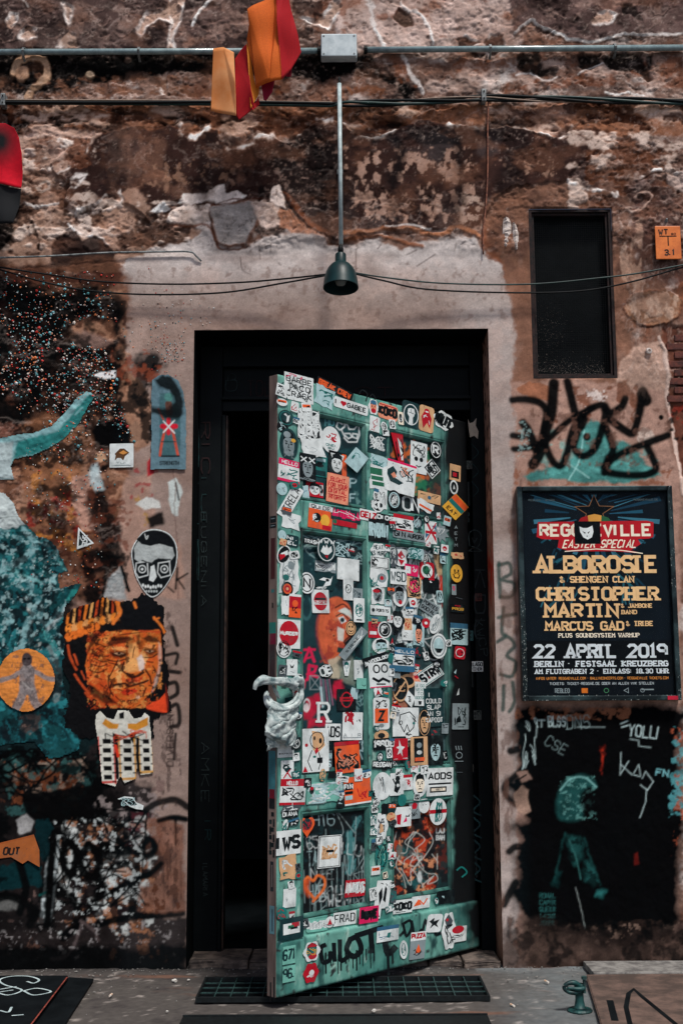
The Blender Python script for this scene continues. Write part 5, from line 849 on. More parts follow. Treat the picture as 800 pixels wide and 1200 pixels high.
for P, lw, cc_ in (([(30, 622), (42, 636), (36, 650), (20, 660), (4, 668), (-20, 676)], 7, LT), ([(42, 636), (56, 640), (60, 652)], 3, LT), ([(10, 664), (30, 674), (50, 682)], 4, (110, 170, 170)), ([(36, 676), (40, 690), (36, 702)], 4, LT), ([(46, 706), (40, 724), (30, 742), (24, 762)], 7, LT), ([(44, 708), (52, 712), (48, 728), (60, 732), (72, 716), (88, 700)], 5, LT), ([(30, 744), (38, 738), (36, 752)], 5, LT), ([(92, 688), (82, 704)], 7, (44, 138, 134)), ([(56, 740), (70, 724), (78, 712)], 4, GW), ([(8, 718), (18, 726), (10, 730)], 6, LT), ([(4, 662), (0, 690), (6, 700)], 4, LT), ([(64, 646), (76, 662), (80, 668)], 4, (90, 160, 160)),
                   ([(20, 742), (12, 760), (-10, 780)], 8, (44, 124, 130)), ([(44, 676), (34, 690)], 2.4, LT), ([(60, 760), (70, 790), (66, 820)], 10, (110, 130, 132)), ([(50, 740), (60, 750), (66, 764)], 8, (70, 150, 150)), ([(40, 850), (60, 840), (80, 850), (90, 866)], 12, (40, 126, 134)), ([(64, 800), (58, 812), (50, 830), (58, 836)], 10, DK), ([(44, 660), (56, 672), (62, 664)], 10, (24, 90, 92)), ([(20, 700), (30, 712)], 10, DK), ([(60, 690), (54, 712)], 14, DK), ([(46, 820), (40, 834), (30, 852)], 8, DK)): c.stroke(P, lw, cc_, 2, 3, a=.9)
for i in range(10): c.ell(28+i*3.6-(i > 5)*20, 690+i*13, 2+i % 3, 2, (200, 206, 200), 30*i, 1.5, 2, a=.7)
c.poly([(24, 840), (48, 836), (50, 852), (36, 862), (24, 856)], (150, 120, 110), 2, 3, a=.8, var=.6)
c.mot(-60, 622, 110, 900, (6, 18, 24), 20, .0, 4, .8, 560, feather=2); c.mot(-60, 622, 110, 900, (8, 24, 30), 9, .1, 5, .8, 56, feather=2); c.mot(-60, 622, 80, 770, (150, 184, 186), 5, .3, 6, .75, 57, feather=2); c.mot(-60, 622, 110, 900, (26, 90, 98), 6, .25, 5, .6, 58, feather=2)
crinkle(c, .001); pasteup('dancer_paste_up', c, 'torn teal and white paste-up of a dancer with one arm thrown up', 'poster', .0036, .003)
# --- orange disc with a grey figure
c = Can(-12, 755, 74, 840, 1.8, (214, 132, 62), 26)
c.ell(31, 797, 34, 37, (216, 134, 64), warp=.8, setm=True, var=.12)
for i in range(12): c.stroke([(-6, 766+i*6), (20, 764+i*6), (66, 767+i*6)], 1, (150, 98, 62), 1.5, 2, a=.45)
GF = (138, 130, 130)
for P, lw in (([(32, 776), (33, 792)], 9), ([(2, 797), (14, 794), (24, 788), (33, 786), (44, 788), (54, 794), (66, 796)], 5.5), ([(32, 788), (32, 806)], 18), ([(30, 804), (24, 822), (20, 830)], 10), ([(36, 804), (42, 822), (46, 828)], 10)): c.stroke(P, lw, GF, 1.6, 1, a=.93)
c.ell(32.5, 773, 6, 8, (70, 60, 62), warp=.6); c.mot(14, 766, 54, 834, (84, 78, 80), 5, .1, 5, .6, 61, feather=2); c.ell(30, 772, 2, 1.3, (20, 18, 20)); c.ell(35, 772, 2, 1.3, (20, 18, 20)); c.stroke([(26, 800), (38, 808)], 2, (190, 184, 180), 2, 2, a=.6)
crinkle(c, .0008); pasteup('round_paste_up', c, 'round orange paste-up with a grey figure holding its arms out', 'poster', .0026, .008)
# --- orange paper OUT
D = Dec(); D.poly([(-42, 4), (-8, 12), (16, 18), (23, 0), (24, -20), (10, -12), (4, -16), (-10, -8), (-42, -12)], (164, 92, 46)); D.text('OUT', -19, -6, -1, 4, (40, 24, 20), .22, slant=.15); D.poly([(-42, 4.4), (-8, 12.4), (16, 18.4), (15, 16), (-8, 10.6), (-42, 2)], (160, 84, 40))
walldec('paper_sheet', D, 24, 996, 0, 'torn orange paper sheet with the word OUT at the left edge', 'poster')
# --- coloured chips stuck on the wall
rg = np.random.RandomState(11); CV, CF, CC = [], [], []
cp = [(206, 214, 216), (200, 190, 180), (70, 130, 136), (180, 50, 44), (210, 120, 70), (110, 170, 180), (60, 50, 48), (190, 140, 120)]
def chip(u, v, s_):
    if u > 218 and v > 382: return
    p = at(u, v); x, z = float(p[0]), float(p[2]); y = -float(wallh(x, z))-.0015; b = len(CV); r = s_*.0034; a0 = rg.rand()*6.3; n = 5
    for k in range(n): a = a0+k*2*math.pi/n; rr_ = r*rg.uniform(.7, 1.2); CV.append((x+rr_*math.cos(a), y, z+rr_*math.sin(a)))
    CV.append((x+rg.uniform(-.3, .3)*r, y-r*.7, z+rg.uniform(-.3, .3)*r))
    col = L(cp[rg.randint(len(cp))])
    for k in range(n): CF.append((b+k, b+(k+1) % n, b+n)); CC.append(col)
dens = lambda u, v: fb(np.array([[u]], float), np.array([[v]], float), 30, 77, 3)[0, 0]
k = 0
while k < 1700:
    u = rg.uniform(-5, 160); v = rg.normal(425, 62)
    if v < 318 or v > 600 or (v > 500 and u < 30): continue
    if dens(u, v) < -.1+max(0, (u-120)/80): continue
    chip(u, v, rg.uniform(.5, 1.5)*(1.5 if rg.rand() < .15 else .85)); k += 1
for i in range(260): chip(rg.uniform(30, 120), rg.uniform(520, 690), rg.uniform(.4, 1.2))
for i in range(200): chip(min(rg.normal(190, 18), 219-rg.rand()*8) if rg.rand() < .75 else rg.uniform(222, 260), rg.normal(404, 34) if 0 else min(rg.normal(390, 30), 470), rg.uniform(.4, 1.0))
for i in range(60): chip(rg.uniform(190, 216), rg.uniform(400, 424), rg.uniform(.5, 1.0))
tag(link('paint_chips', mesh('paint_chips', CV, CF, CC), M_print), kind='stuff')
# ================================================================ PIPE, BOX, LAMP, CABLES
M_pipe = pm('grey plastic pipe', (138, 160, 162), .25, coat=.4, spec=.6, c2=(110, 130, 134), sc_=30, bump=.1); M_boxw = pm('pale plastic box', (198, 210, 214), .5, c2=(168, 182, 188), sc_=16, bump=.1, det=10)
M_cable = pm('black cable', (8, 12, 14), .6, spec=.2, c2=(16, 20, 22), sc_=40, bump=.2); M_cabg = pm('dark green cable', (24, 58, 56), .45, c2=(16, 38, 38), sc_=40); M_clip = pm('grey clip', (140, 146, 146), .5, c2=(80, 84, 86), sc_=40, bump=.3)
def W3(u, v, y): p = at(u, v, y); return (float(p[0]), float(p[1]), float(p[2]))
def wthing(name, u, v, label, cat, group=None): p = at(u, v); return empty(name, (float(p[0]), 0, float(p[2])), label, cat, group)
def rel(o, P): return [(p[0]-o.location[0], p[1]-o.location[1], p[2]-o.location[2]) for p in P]
for us, lab in (([(-60, 61.2), (180, 60.4), (374, 59.6)], 'grey conduit pipe running left of the pale junction box'), ([(428, 58.4), (600, 57.2), (860, 55.4)], 'grey conduit pipe running right of the pale junction box')):
    o = wthing('conduit_pipe', us[1][0], us[1][1], lab, 'pipe', 'conduit pipes along the wall'); bm = bmesh.new(); tube(bm, rel(o, [W3(u, v, -.035) for u, v in us]), .0128, 14, cur=False); bobj('pipe', bm, M_pipe, o, smooth=True)
    bm = bmesh.new(); e = us[-1] if us[0][0] < 0 else us[0]; s_ = 1 if us[0][0] < 0 else -1; tube(bm, rel(o, [W3(e[0]-2*s_, e[1], -.035), W3(e[0]+2*s_, e[1], -.035)]), .018, 12); bobj('coupling', bm, M_cable, o)
    for cx_, cy_ in ((28, 61), (163, 60.5), (300, 60)) if us[0][0] < 0 else ((574, 57.4), (720, 56.4)):
        p = rel(o, [W3(cx_, cy_, -.035)])[0]; bm = bmesh.new()
        P = [(p[0], p[1]+.030, p[2]+.030), (p[0], p[1]+.012, p[2]+.024), (p[0], p[1]-.006, p[2]+.0165), (p[0], p[1]-.017, p[2]), (p[0], p[1]-.006, p[2]-.0165), (p[0], p[1]+.012, p[2]-.024), (p[0], p[1]+.030, p[2]-.030)]
        for a_, b_ in zip(P, P[1:]): 
            vs = [bm.verts.new((a_[0]+s*.005, a_[1]+t[0], a_[2]+t[1])) for s in (-1, 1) for t in ((0, 0),)]+[bm.verts.new((b_[0]+s*.005, b_[1], b_[2])) for s in (1, -1)]; bm.faces.new(vs)
        bmesh.ops.remove_doubles(bm, verts=bm.verts[:], dist=1e-5); bmesh.ops.solidify(bm, geom=bm.faces[:], thickness=.0015); bobj('clip', bm, M_clip, o)
o = wthing('junction_box', 397, 54, 'pale plastic junction box between the two conduit pipes', 'junction box'); a_, b_ = rel(o, [W3(376, 68, -.05), W3(418, 41, -.05)])
bx('case', M_boxw, o, a_[0], -.052, a_[2], b_[0], -.012, b_[2], bev=.005); bx('cover', M_boxw, o, a_[0]+.001, -.064, a_[2]+.001, b_[0]-.001, -.0525, b_[2]-.001, bev=.005)
for sx_ in (0, 1):
    for sz_ in (0, 1):
        bm = bmesh.new(); lathe(bm, [(0, 0), (.004, 0), (.0035, .0014), (0, .0014)], ((a_[0]+.012)*(1-sx_)+(b_[0]-.012)*sx_, -.0642, (a_[2]+.012)*(1-sz_)+(b_[2]-.012)*sz_), 10, Matrix.Rotation(math.radians(90), 3, 'X')); bobj('screw', bm, M_clip, o)
# lamp
LY = -.15
pl = W3(399, 300, LY); lamp = empty('pendant_lamp', (pl[0], LY, pl[2]), 'dark green bell-shaped lamp hanging from a white rod over the door', 'lamp'); lo = (pl[0], LY, pl[2])
M_rod = pm('white rod', (186, 202, 204), .4, c2=(150, 166, 168), sc_=20); M_shade = pm('bottle green enamel', (10, 46, 48), .42, c2=(7, 34, 37), sc_=20, bump=.06, spec=.35, coat=0)
KL = (CD+LY)/FPX*1.0
r1, r2 = W3(397.5, 98, LY), W3(399.5, 286, LY)
bm = bmesh.new(); tube(bm, rel(lamp, [r1, r2]), 2.6*KL, 12, cur=False); bobj('rod', bm, M_rod, lamp, smooth=True)
bm = bmesh.new(); tube(bm, rel(lamp, [(r1[0], -.03, r1[2]+.09), (r1[0], -.07, r1[2]+.06), (r1[0], LY+.01, r1[2]+.03), (r1[0], LY, r1[2]-.01)]), .005, 8); bobj('flex', bm, M_cable, lamp, smooth=True)
bm = bmesh.new(); box(bm, r1[0]-lo[0]-.012, -.03-LY, r2[2]-lo[2]+.35, r1[0]-lo[0]+.012, -.0-LY, r2[2]-lo[2]+.37, .002); tube(bm, [(r1[0]-lo[0], .15, r2[2]-lo[2]+.36), (r1[0]-lo[0]+.001, 0, r2[2]-lo[2]+.36)], .004, 8, cur=False); bobj('bracket', bm, M_clip, lamp)
AXm = Matrix.Rotation(math.radians(-7), 3, 'X')
bm = bmesh.new(); lathe(bm, [(0, 3*KL), (3.2*KL, 2.5*KL), (3.6*KL, 9*KL), (2.4*KL, 14*KL), (0, 15*KL)], n=16); bobj('cord_grip', bm, M_cable, lamp, smooth=True)
outer = [(0, 3*KL), (6.2*KL, 2.6*KL), (6.8*KL, 1.5*KL), (6.8*KL, -9*KL), (8.5*KL, -10*KL), (12*KL, -12.5*KL), (15.6*KL, -17*KL), (18*KL, -22*KL), (19.6*KL, -28*KL), (20.8*KL, -35*KL), (21.5*KL, -42*KL)]
inner = [(r-.9*KL, z) for r, z in outer[::-1][:-4]]+[(0, -11*KL)]
bm = bmesh.new(); lathe(bm, outer+[(21.6*KL, -42.6*KL), (20.8*KL, -42.8*KL)]+inner, n=48, axis=AXm); sh = bobj('shade', bm, M_shade, lamp, smooth=True)
bm = bmesh.new(); lathe(bm, [(0, -40*KL), (5*KL, -38.5*KL), (8*KL, -33*KL), (7.5*KL, -27*KL), (4*KL, -20*KL), (0, -18*KL)], n=20, axis=AXm); bobj('bulb', bm, pm('unlit bulb', (120, 130, 128), .2, c2=(100, 110, 108)), sh, smooth=True)
# cables
def cable(name, pts, r, mat, label, group=None, n=7):
    p = W3(*pts[0]); o = empty(name, p, label, 'cable', group); bm = bmesh.new(); tube(bm, [(a[0]-p[0], a[1]-p[1], a[2]-p[2]) for a in [W3(*q_) for q_ in pts]], r, n); bobj('cable', bm, mat, o, smooth=True)
    return o
G1 = 'thin black cables sagging to the lamp'
cable('cable', [(-40, 305, -.05), (0, 313, -.05), (60, 322, -.05), (120, 330, -.05), (200, 333, -.05), (280, 331, -.06), (340, 326, -.09), (386, 321, -.14)], .0036, M_cable, 'upper thin black cable sagging from the left edge to the lamp', G1)
cable('cable', [(-40, 308, -.045), (0, 316, -.045), (50, 330, -.04), (100, 340, -.04), (170, 345, -.04), (260, 343, -.05), (330, 332, -.08), (386, 322, -.14)], .0036, M_cable, 'lower thin black cable sagging from the left edge to the lamp', G1)
cable('cable', [(412, 319, -.14), (450, 325, -.10), (520, 332, -.06), (620, 333, -.05), (700, 326, -.05), (760, 318, -.05), (860, 298, -.05)], .0034, M_cabg, 'upper thin green-black cable from the lamp across the hatch', G1)
cable('cable', [(412, 320, -.14), (450, 329, -.10), (500, 339, -.06), (600, 343, -.045), (680, 341, -.045), (740, 330, -.045), (800, 313, -.045), (860, 300, -.05)], .0036, M_cable, 'lower thin black cable from the lamp across the hatch', G1)
bd = empty('cable_bundle', W3(0, 119, -.04), 'thick bundle of twisted black cables along the whole wall below the pipes', 'cables'); o_ = bd.location
for k in range(4):
    bm = bmesh.new(); P = []
    for i in range(60):
        u = -60+i*16; v = np.interp(u, [-60, 0, 250, 400, 470, 570, 700, 860], [118, 119, 120, 122, 120, 114.5, 117.5, 119.5])
        ph = i*.35+k*1.571; amp = 3.0 if u > 400 else 2.2
        if u <= 400: ph = k*1.571+.4*math.sin(i*.2)
        P.append(tuple(np.array(W3(u, v+amp*math.sin(ph), -.035-.008*math.cos(ph)))-np.array(o_)))
    tube(bm, P, .0062 if k < 3 else .003, 7); bobj('cable', bm, (M_cable, M_cabg, M_cable, pm('pale thin wire', (150, 130, 116), .6))[k], bd, smooth=True)
for u, v in ((5, 119), (566, 114)):
    p = np.array(W3(u, v, -.03))-np.array(o_); bm = bmesh.new(); box(bm, p[0]-.010, -.012, p[2]-.026, p[0]+.010, .03, p[2]+.028, .004); bm2 = bobj('clip', bm, M_clip, bd)
    [bx('screw', M_cable, bm2, p[0]-.003, -.016, p[2]+s_*.015-.003, p[0]+.003, -.0125, p[2]+s_*.015+.003, bev=.001) for s_ in (-1, 1)]
cable('wire', [(-50, 305, -.015), (0, 302, -.015), (60, 300, -.014), (130, 296, -.014), (190, 295, -.013), (222, 295, -.012), (230, 300, -.012), (236, 306, -.006)], .0040, M_clip, 'pale painted wire ending in a frayed tip above the sagging cables')
cable('wire', [(572, 118, -.03), (571, 150, -.024), (571, 200, -.023), (569, 240, -.023), (566, 270, -.02), (566, 298, -.012)], .0034, pm('rusty painted wire', (150, 96, 74), .8, c2=(96, 60, 50), sc_=60), 'thin rust-coloured wire hanging straight down from the cable bundle')
# ================================================================ HATCH
ht = empty('wall_hatch', ((HX0+HX1)/2, 0, HZ0), 'black wire-mesh hatch in a rusty frame, right of the lamp', 'hatch'); ho = ht.location
fw = .010
for a_ in ((HX0+.013, HZ0+.013, HX0+.013+fw, HZ1-.013), (HX1-.013-fw, HZ0+.013, HX1-.013, HZ1-.013), (HX0+.0135+fw, HZ0+.013, HX1-.0135-fw, HZ0+.013+fw), (HX0+.0135+fw, HZ1-.013-fw, HX1-.0135-fw, HZ1-.013)): bx('frame_bar', M_rust, ht, a_[0]-ho[0], .012, a_[1]-ho[2], a_[2]-ho[0], .03, a_[3]-ho[2], bev=.002)
bx('back_panel', M_black, ht, HX0+.013-ho[0], .06, .013, HX1-.013-ho[0], .064, HZ1-HZ0-.013, bev=0)
M_mesh = pm('fine wire', (14, 17, 19), .7, 0, spec=.1, c2=(10, 13, 15), sc_=12)
bm = bmesh.new(); w_, h_ = HX1-HX0-.03, HZ1-HZ0-.03
for i in range(36): x = -w_/2+w_*i/35; box(bm, x-.0004, .020, .015, x+.0004, .0212, .015+h_)
for i in range(74): z = .015+h_*i/73; box(bm, -w_/2, .0215, z-.0006, w_/2, .0225, z+.0006)
mw = bobj('wire_mesh', bm, M_mesh, ht); mw['kind'] = 'stuff'
CV, CF, CC = [], [], []; rg = np.random.RandomState(5)
for i in range(900):                          # dust caught in the mesh
    x = rg.uniform(-w_/2, w_/2*.8); z = .018+abs(rg.normal(0, .03))+max(0, (-x)*.12)
    if i > 700: x = rg.normal(-w_/2*.55, .03); z = rg.normal(.21, .05)
    if x < -w_/2 or z < .016: continue
    r = rg.uniform(.0004, .0011); b = len(CV); CV += [(x-r, .0195, z), (x, .0190, z-r), (x+r, .0195, z), (x, .0195, z+r)]; CF.append((b, b+1, b+2, b+3)); CC.append(L(((130, 122, 114), (84, 78, 74), (56, 40, 36))[rg.randint(3)]))
dd = link('caught_dust', mesh('caught_dust', CV, CF, CC), M_print, ht); dd['kind'] = 'stuff'
# whitish lump left of the hatch, hook
M_lime = pm('white filler', (216, 206, 200), .9, c2=(160, 146, 138), sc_=60, bump=.8)
def lump(name, P, th, mat, label, cat, seed=1, yb=-.004):
    c_ = np.mean(P, 0); o = wthing(name, c_[0], c_[1], label, cat); bm = bmesh.new(); rd = random.Random(seed); Q = rel(o, [W3(u, v, 0) for u, v in crom(P, 4, True)])
    f = bm.faces.new([bm.verts.new((q_[0], yb, q_[2])) for q_ in Q]); r_ = bmesh.ops.inset_region(bm, faces=[f], thickness=.006); g_ = bmesh.ops.triangulate(bm, faces=bm.faces[:]); bmesh.ops.subdivide_edges(bm, edges=bm.edges[:], cuts=1)
    for v in bm.verts:
        if not v.is_boundary: v.co.y = yb-th*rd.uniform(.5, 1.2)
    ex = bmesh.ops.extrude_edge_only(bm, edges=[e for e in bm.edges if e.is_boundary])
    for v in [g for g in ex['geom'] if isinstance(g, bmesh.types.BMVert)]: v.co.y = .012
    return tag(bobj(name+'_body', bm, mat, o), None)
lump('plaster_lump', [(589, 259), (594, 255), (598, 262), (598, 276), (594, 290), (589, 288)], .012, M_lime, 'left half of the split white filler lump beside the hatch', 'filler', 1).name = 'crust'
lump('plaster_lump', [(600, 262), (604, 264), (607, 276), (606, 292), (601, 290), (600, 276)], .012, M_lime, 'right half of the split white filler lump beside the hatch', 'filler', 2).name = 'crust'
M_sign = pm('orange enamel', (226, 124, 56), .45, c2=(200, 104, 46), sc_=20, bump=.1)
sg = wthing('utility_sign', 782, 300, 'small orange hydrant sign with black letters WT, T and 31', 'sign'); bm = bmesh.new(); a_, b_ = rel(sg, [W3(768, 304, -.02), W3(796, 265, -.02)]); box(bm, a_[0], -.024, a_[2], b_[0], -.018, b_[2], .0028); bobj('plate', bm, M_sign, sg)
D = Dec(); D.ring(0, 0, 0, 0, 0, 'k') if 0 else None
D.text('WT', -10.5, 9, 0, 16.5, (40, 20, 12), .2); D.text('60', 4, 9, 9, 11.5, (60, 30, 18), .2); D.line([(-10, 7.6), (10, 7.6)], 1.1, (40, 20, 12)); D.line([(0, 7), (0, -4)], 1.3, (40, 20, 12)); D.text('3.1', -4.5, -16, 6.5, -8.5, (40, 20, 12), .2)
ps = KW = float(at(783, 285)[0]-at(782, 285)[0]); me = D.mesh('lettering', (a_[0]+b_[0])/2, (a_[2]+b_[2])/2, ps, ps, 0, .0242); link('lettering', me, M_print, sg)
bm = bmesh.new(); p = rel(sg, [W3(779, 259, 0)])[0]; lathe(bm, [(0, 0), (.016, .001), (.015, .008), (.009, .012), (.004, .013), (.004, .02), (0, .02)], (p[0], -.002, p[2]), 14, Matrix.Rotation(math.radians(90), 3, 'X')); bobj('bolt', bm, M_clip, sg, smooth=True)
for u, v in ((759, 412),):
    o = wthing('wall_plug', u, v, 'small pale screw plug in the plaster right of the hatch', 'plug'); bm = bmesh.new(); lathe(bm, [(0, 0), (.014, 0), (.012, .008), (.006, .010), (.005, .005), (0, .004)], (0, -.008, 0), 12, Matrix.Rotation(math.radians(90), 3, 'X')); bobj('plug_body', bm, M_lime, o)
# ================================================================ FLAGS
M_fo = pm('orange cloth', (224, 112, 34), .85, c2=(206, 96, 32), sc_=300, bump=.2, trans=.25); M_fr = pm('red cloth', (190, 20, 30), .85, c2=(172, 18, 34), sc_=300, bump=.2, trans=.25)
M_fy = pm('yellow cloth', (230, 150, 48), .85, c2=(216, 132, 42), sc_=300, bump=.2, trans=.25); M_fp = pm('faded peach cloth', (236, 176, 120), .85, c2=(226, 146, 82), sc_=5, bump=.2, trans=.3); M_fc = pm('crimson cloth', (150, 14, 50), .85, c2=(136, 14, 44), sc_=300, bump=.2, trans=.2)
def sheet(name, P, ys, mat, parent, amp=.006, seed=0):
    amp *= 1.5
    pts = [W3(p[0], p[1], y) for p, y in zip(P, ys)]; pts = rel(parent, pts); bm = bmesh.new(); bm.faces.new([bm.verts.new(p) for p in pts]); bmesh.ops.triangulate(bm, faces=bm.faces[:])
    for _ in range(4): bmesh.ops.subdivide_edges(bm, edges=bm.edges[:], cuts=1, use_grid_fill=True); bmesh.ops.triangulate(bm, faces=bm.faces[:]) if _ < 1 else None
    for v in bm.verts: v.co.y += amp*math.sin(v.co.x*38+v.co.z*9+seed)+amp*.5*math.sin(v.co.z*31+seed*2)
    bmesh.ops.recalc_face_normals(bm, faces=bm.faces[:]); me = bpy.data.meshes.new(name); bm.to_mesh(me); bm.free(); me.shade_smooth(); o = link(name, me, mat, parent); s = o.modifiers.new('thick', 'SOLIDIFY'); s.thickness = .0015; return o
f1 = wthing('cloth_flag', 270, 57, 'lower flag of peach, red and yellow cloth caught on the pipe', 'flag', 'coloured cloth flags hanging in front of the wall'); f1.location.y = -.24
sheet('peach_stripe', [(250, 57), (262, 56), (274, 61), (276, 98), (277, 137), (247, 129)], [-.22, -.23, -.24, -.26, -.25, -.22], M_fp, f1, .004)
sheet('red_stripe', [(275, 68), (282, 58), (289, 52), (291, 80), (294, 105), (298, 124), (280, 141), (277, 136), (275.5, 100)], [-.24, -.245, -.26, -.27, -.28, -.27, -.24, -.24, -.24], M_fr, f1, .005, 1)
sheet('yellow_stripe', [(289, 50), (293, 60), (297, 90), (300, 101), (304, 100), (303, 112), (294, 127), (293, 108), (291, 80)], [-.26, -.26, -.255, -.25, -.25, -.25, -.26, -.27, -.268], M_fy, f1, .003, 2)
sheet('red_tip', [(303, 113), (304, 122), (296, 129), (295, 126)], [-.25, -.25, -.26, -.26], M_fr, f1, .002)
f2 = wthing('cloth_flag', 320, 0, 'upper flag of orange and red cloth twisting out of the top edge', 'flag', 'coloured cloth flags hanging in front of the wall'); f2.location.y = -.3
sheet('orange_stripe', [(290, 13), (300, 6), (313, -4), (323, -12), (324, 20), (327, 55), (330, 92), (316, 97), (300, 101), (297, 80), (289, 45), (292, 30)], [-.29, -.29, -.30, -.30, -.33, -.33, -.32, -.31, -.29, -.28, -.28, -.285], M_fo, f2, .008, 3)
sheet('red_stripe', [(323.4, -12), (336, -12), (342, 15), (349, 42), (353, 62), (346, 74), (340, 83), (330.4, 92), (327.4, 55), (324.4, 20)], [-.30, -.28, -.27, -.26, -.25, -.26, -.27, -.32, -.33, -.33], M_fr, f2, .007, 4)
sheet('crimson_tail', [(306, 99), (322, 93), (319, 108), (312, 119), (309, 118)], [-.27, -.27, -.26, -.26, -.26], M_fc, f2, .003, 5); sheet('crimson_tail', [(334, 88), (342, 80), (341, 90), (336, 90)], [-.26, -.25, -.25, -.25], M_fc, f2, .002, 5)
f3 = wthing('hanging_cloth', 5, 143, 'red and black cloth hanging at the left edge below the cable clip', 'cloth'); f3.location.y = -.2
M_frg = vcm('red and black cloth', .85, .2, 200, spec=.15)
M_frk = pm('black cloth', (12, 16, 20), .9, c2=(18, 20, 24), sc_=16, bump=.2)
sheet('red_field', [(-40, 176), (-36, 150), (6, 143), (16, 148), (22, 160), (26, 180), (26, 200), (24, 219), (-38, 211)], [-.16, -.16, -.18, -.19, -.2, -.2, -.2, -.2, -.17], M_frg, f3, .008, 6)
rf_ = [o for o in f3.children if o.name.startswith('red_field')][0]; ca = rf_.data.color_attributes.new('Col', 'FLOAT_COLOR', 'POINT'); cc_ = np.zeros((len(rf_.data.vertices), 4)); cc_[:, 3] = 1
for i, v in enumerate(rf_.data.vertices):
    uu, vv = proj(np.array(v.co)+np.array(f3.location)); m_ = min(max(1.3-math.hypot((uu-0)/22, (vv-166)/24), 0), 1)**.7; cc_[i, :3] = L((196, 20, 40))*(1-m_)+L((8, 14, 18))*m_
ca.data.foreach_set('color', cc_.astype(np.float32).ravel()); sheet('black_field', [(-38, 211.6), (24, 219.6), (22, 240), (16, 262), (-36, 270)], [-.17, -.2, -.19, -.18, -.15], M_frk, f3, .008, 7); 0 and sheet('black_patch', [(-40, 174), (-34, 150), (6, 144.5), (13, 149), (16, 158), (12, 172), (2, 182)], [-.172, -.172, -.192, -.202, -.212, -.212, -.21], M_frk, f3, .008, 6)
# ================================================================ POSTER
pa, pb, pc, pd = at(606, 569, -.03), at(786, 571, -.03), at(797, 820, -.03), at(610, 822, -.03)
X0, X1, Z0, Z1 = float((pa[0]+pd[0])/2), float((pb[0]+pc[0])/2), float((pc[2]+pd[2])/2), float((pa[2]+pb[2])/2)
po = empty('poster_case', ((X0+X1)/2, 0, Z0), 'framed black and gold concert poster on the wall right of the door', 'poster'); w_, h_ = (X1-X0)/2, Z1-Z0
M_case = pm('dark worn aluminium', (58, 76, 78), .38, .6, c2=(24, 34, 37), sc_=8, lo=.42, hi=.56, bump=.15, det=12)
b = .020
bx('frame_bar', M_case, po, -w_, -.045, 0, -w_+b, -.002, h_, bev=.004); bx('frame_bar', M_case, po, w_-b, -.045, 0, w_, -.002, h_, bev=.004); bx('frame_bar', M_case, po, -w_+b+.0005, -.044, 0, w_-b-.0005, -.002, b, bev=.004); bx('frame_bar', M_case, po, -w_+b+.0005, -.044, h_-b, w_-b-.0005, -.002, h_, bev=.004); bx('backing', M_black, po, -w_+b, -.024, b, w_-b, -.012, h_-b, bev=0)
PT = Dec(); PW, PH = 168.0, 236.0; PT.rect(-PW/2, -PH/2, PW/2, PH/2, (12, 22, 30))
rd = random.Random(6)
for i in range(34):                           # blue rays
    a = math.radians(-90+i*360/34+rd.uniform(-3, 3)); r1_, r2_ = rd.uniform(16, 30), rd.uniform(50, 82); cx, cy = 0, 88
    P = [(cx+r1_*math.cos(a-.03), cy+r1_*math.sin(a-.03)*.9), (cx+r2_*math.cos(a-.05), cy+r2_*math.sin(a-.05)*.9), (cx+r2_*math.cos(a+.04), cy+r2_*math.sin(a+.04)*.9), (cx+r1_*math.cos(a+.03), cy+r1_*math.sin(a+.03)*.9)]
    P = [(min(max(x, -82), 82), min(y, 114)) for x, y in P]
    PT.poly(P, ((34, 82, 104), (22, 58, 78), (58, 112, 132))[i % 3])
for i in range(46):
    x, y = rd.uniform(-70, 70), rd.uniform(-38, 60); l = rd.uniform(10, 34); a = math.atan2(88-y, -x)+rd.uniform(-.4, .4); PT.line([(x, y), (min(max(x+l*math.cos(a), -80), 80), y+l*math.sin(a))], rd.uniform(.6, 3), ((26, 70, 86), (18, 50, 66), (36, 92, 106))[i % 3])
def star(cx, cy, r, c):
    PT.poly([(cx+(r if k % 2 == 0 else r*.42)*math.cos(math.radians(90+k*36)), cy+(r if k % 2 == 0 else r*.42)*.9*math.sin(math.radians(90+k*36))) for k in range(10)], c)
star(0, 92, 25, (128, 92, 64)); star(0, 92, 22.5, (8, 14, 18))
PT.poly([(-21, 76), (-16, 84), (-8, 87), (-7, 76)], (150, 30, 34)); PT.poly([(-7, 76), (-8, 87), (0, 89), (8, 87), (7, 76)], (208, 150, 70)); PT.poly([(7, 76), (8, 87), (16, 84), (21, 76)], (40, 90, 60))
PT.poly([(-66, 79), (-60, 79), (60, 80), (68, 78), (67, 59), (62, 57), (40, 56), (-38, 56), (-62, 57), (-68, 60)], (176, 30, 40)); PT.text('REGGAEVILLE', -63, 60, 64, 76.5, 'c', .2)
PT.poly([(-42, 58), (48, 58), (52, 50), (40, 42), (54, 38), (20, 41), (-30, 41), (-44, 46)], (176, 30, 40)); PT.text('EASTER SPECIAL', -38, 45, 46, 56, 'c', .14, slant=.3); PT.line([(-36, 41), (0, 44), (30, 42), (54, 38)], 1.2, 'c')
PT.rect(-24, 50.5, 6, 79.5, (8, 14, 18)); PT.poly([(-18, 73), (-14, 71), (-9, 71), (-5, 73), (-2, 73.5) if 0 else (-3, 74), (-2, 66), (-4, 59), (-9, 56), (-14, 59), (-17.5, 66)], 'w'); PT.poly([(-15, 67), (-11, 65), (-12, 63.5)], 'k'); PT.poly([(-6, 67), (-9, 65), (-8, 63.5)], 'k'); PT.poly([(-10.5, 61), (-8.5, 61), (-9.5, 59.5)], 'k')
AU = (230, 190, 138)
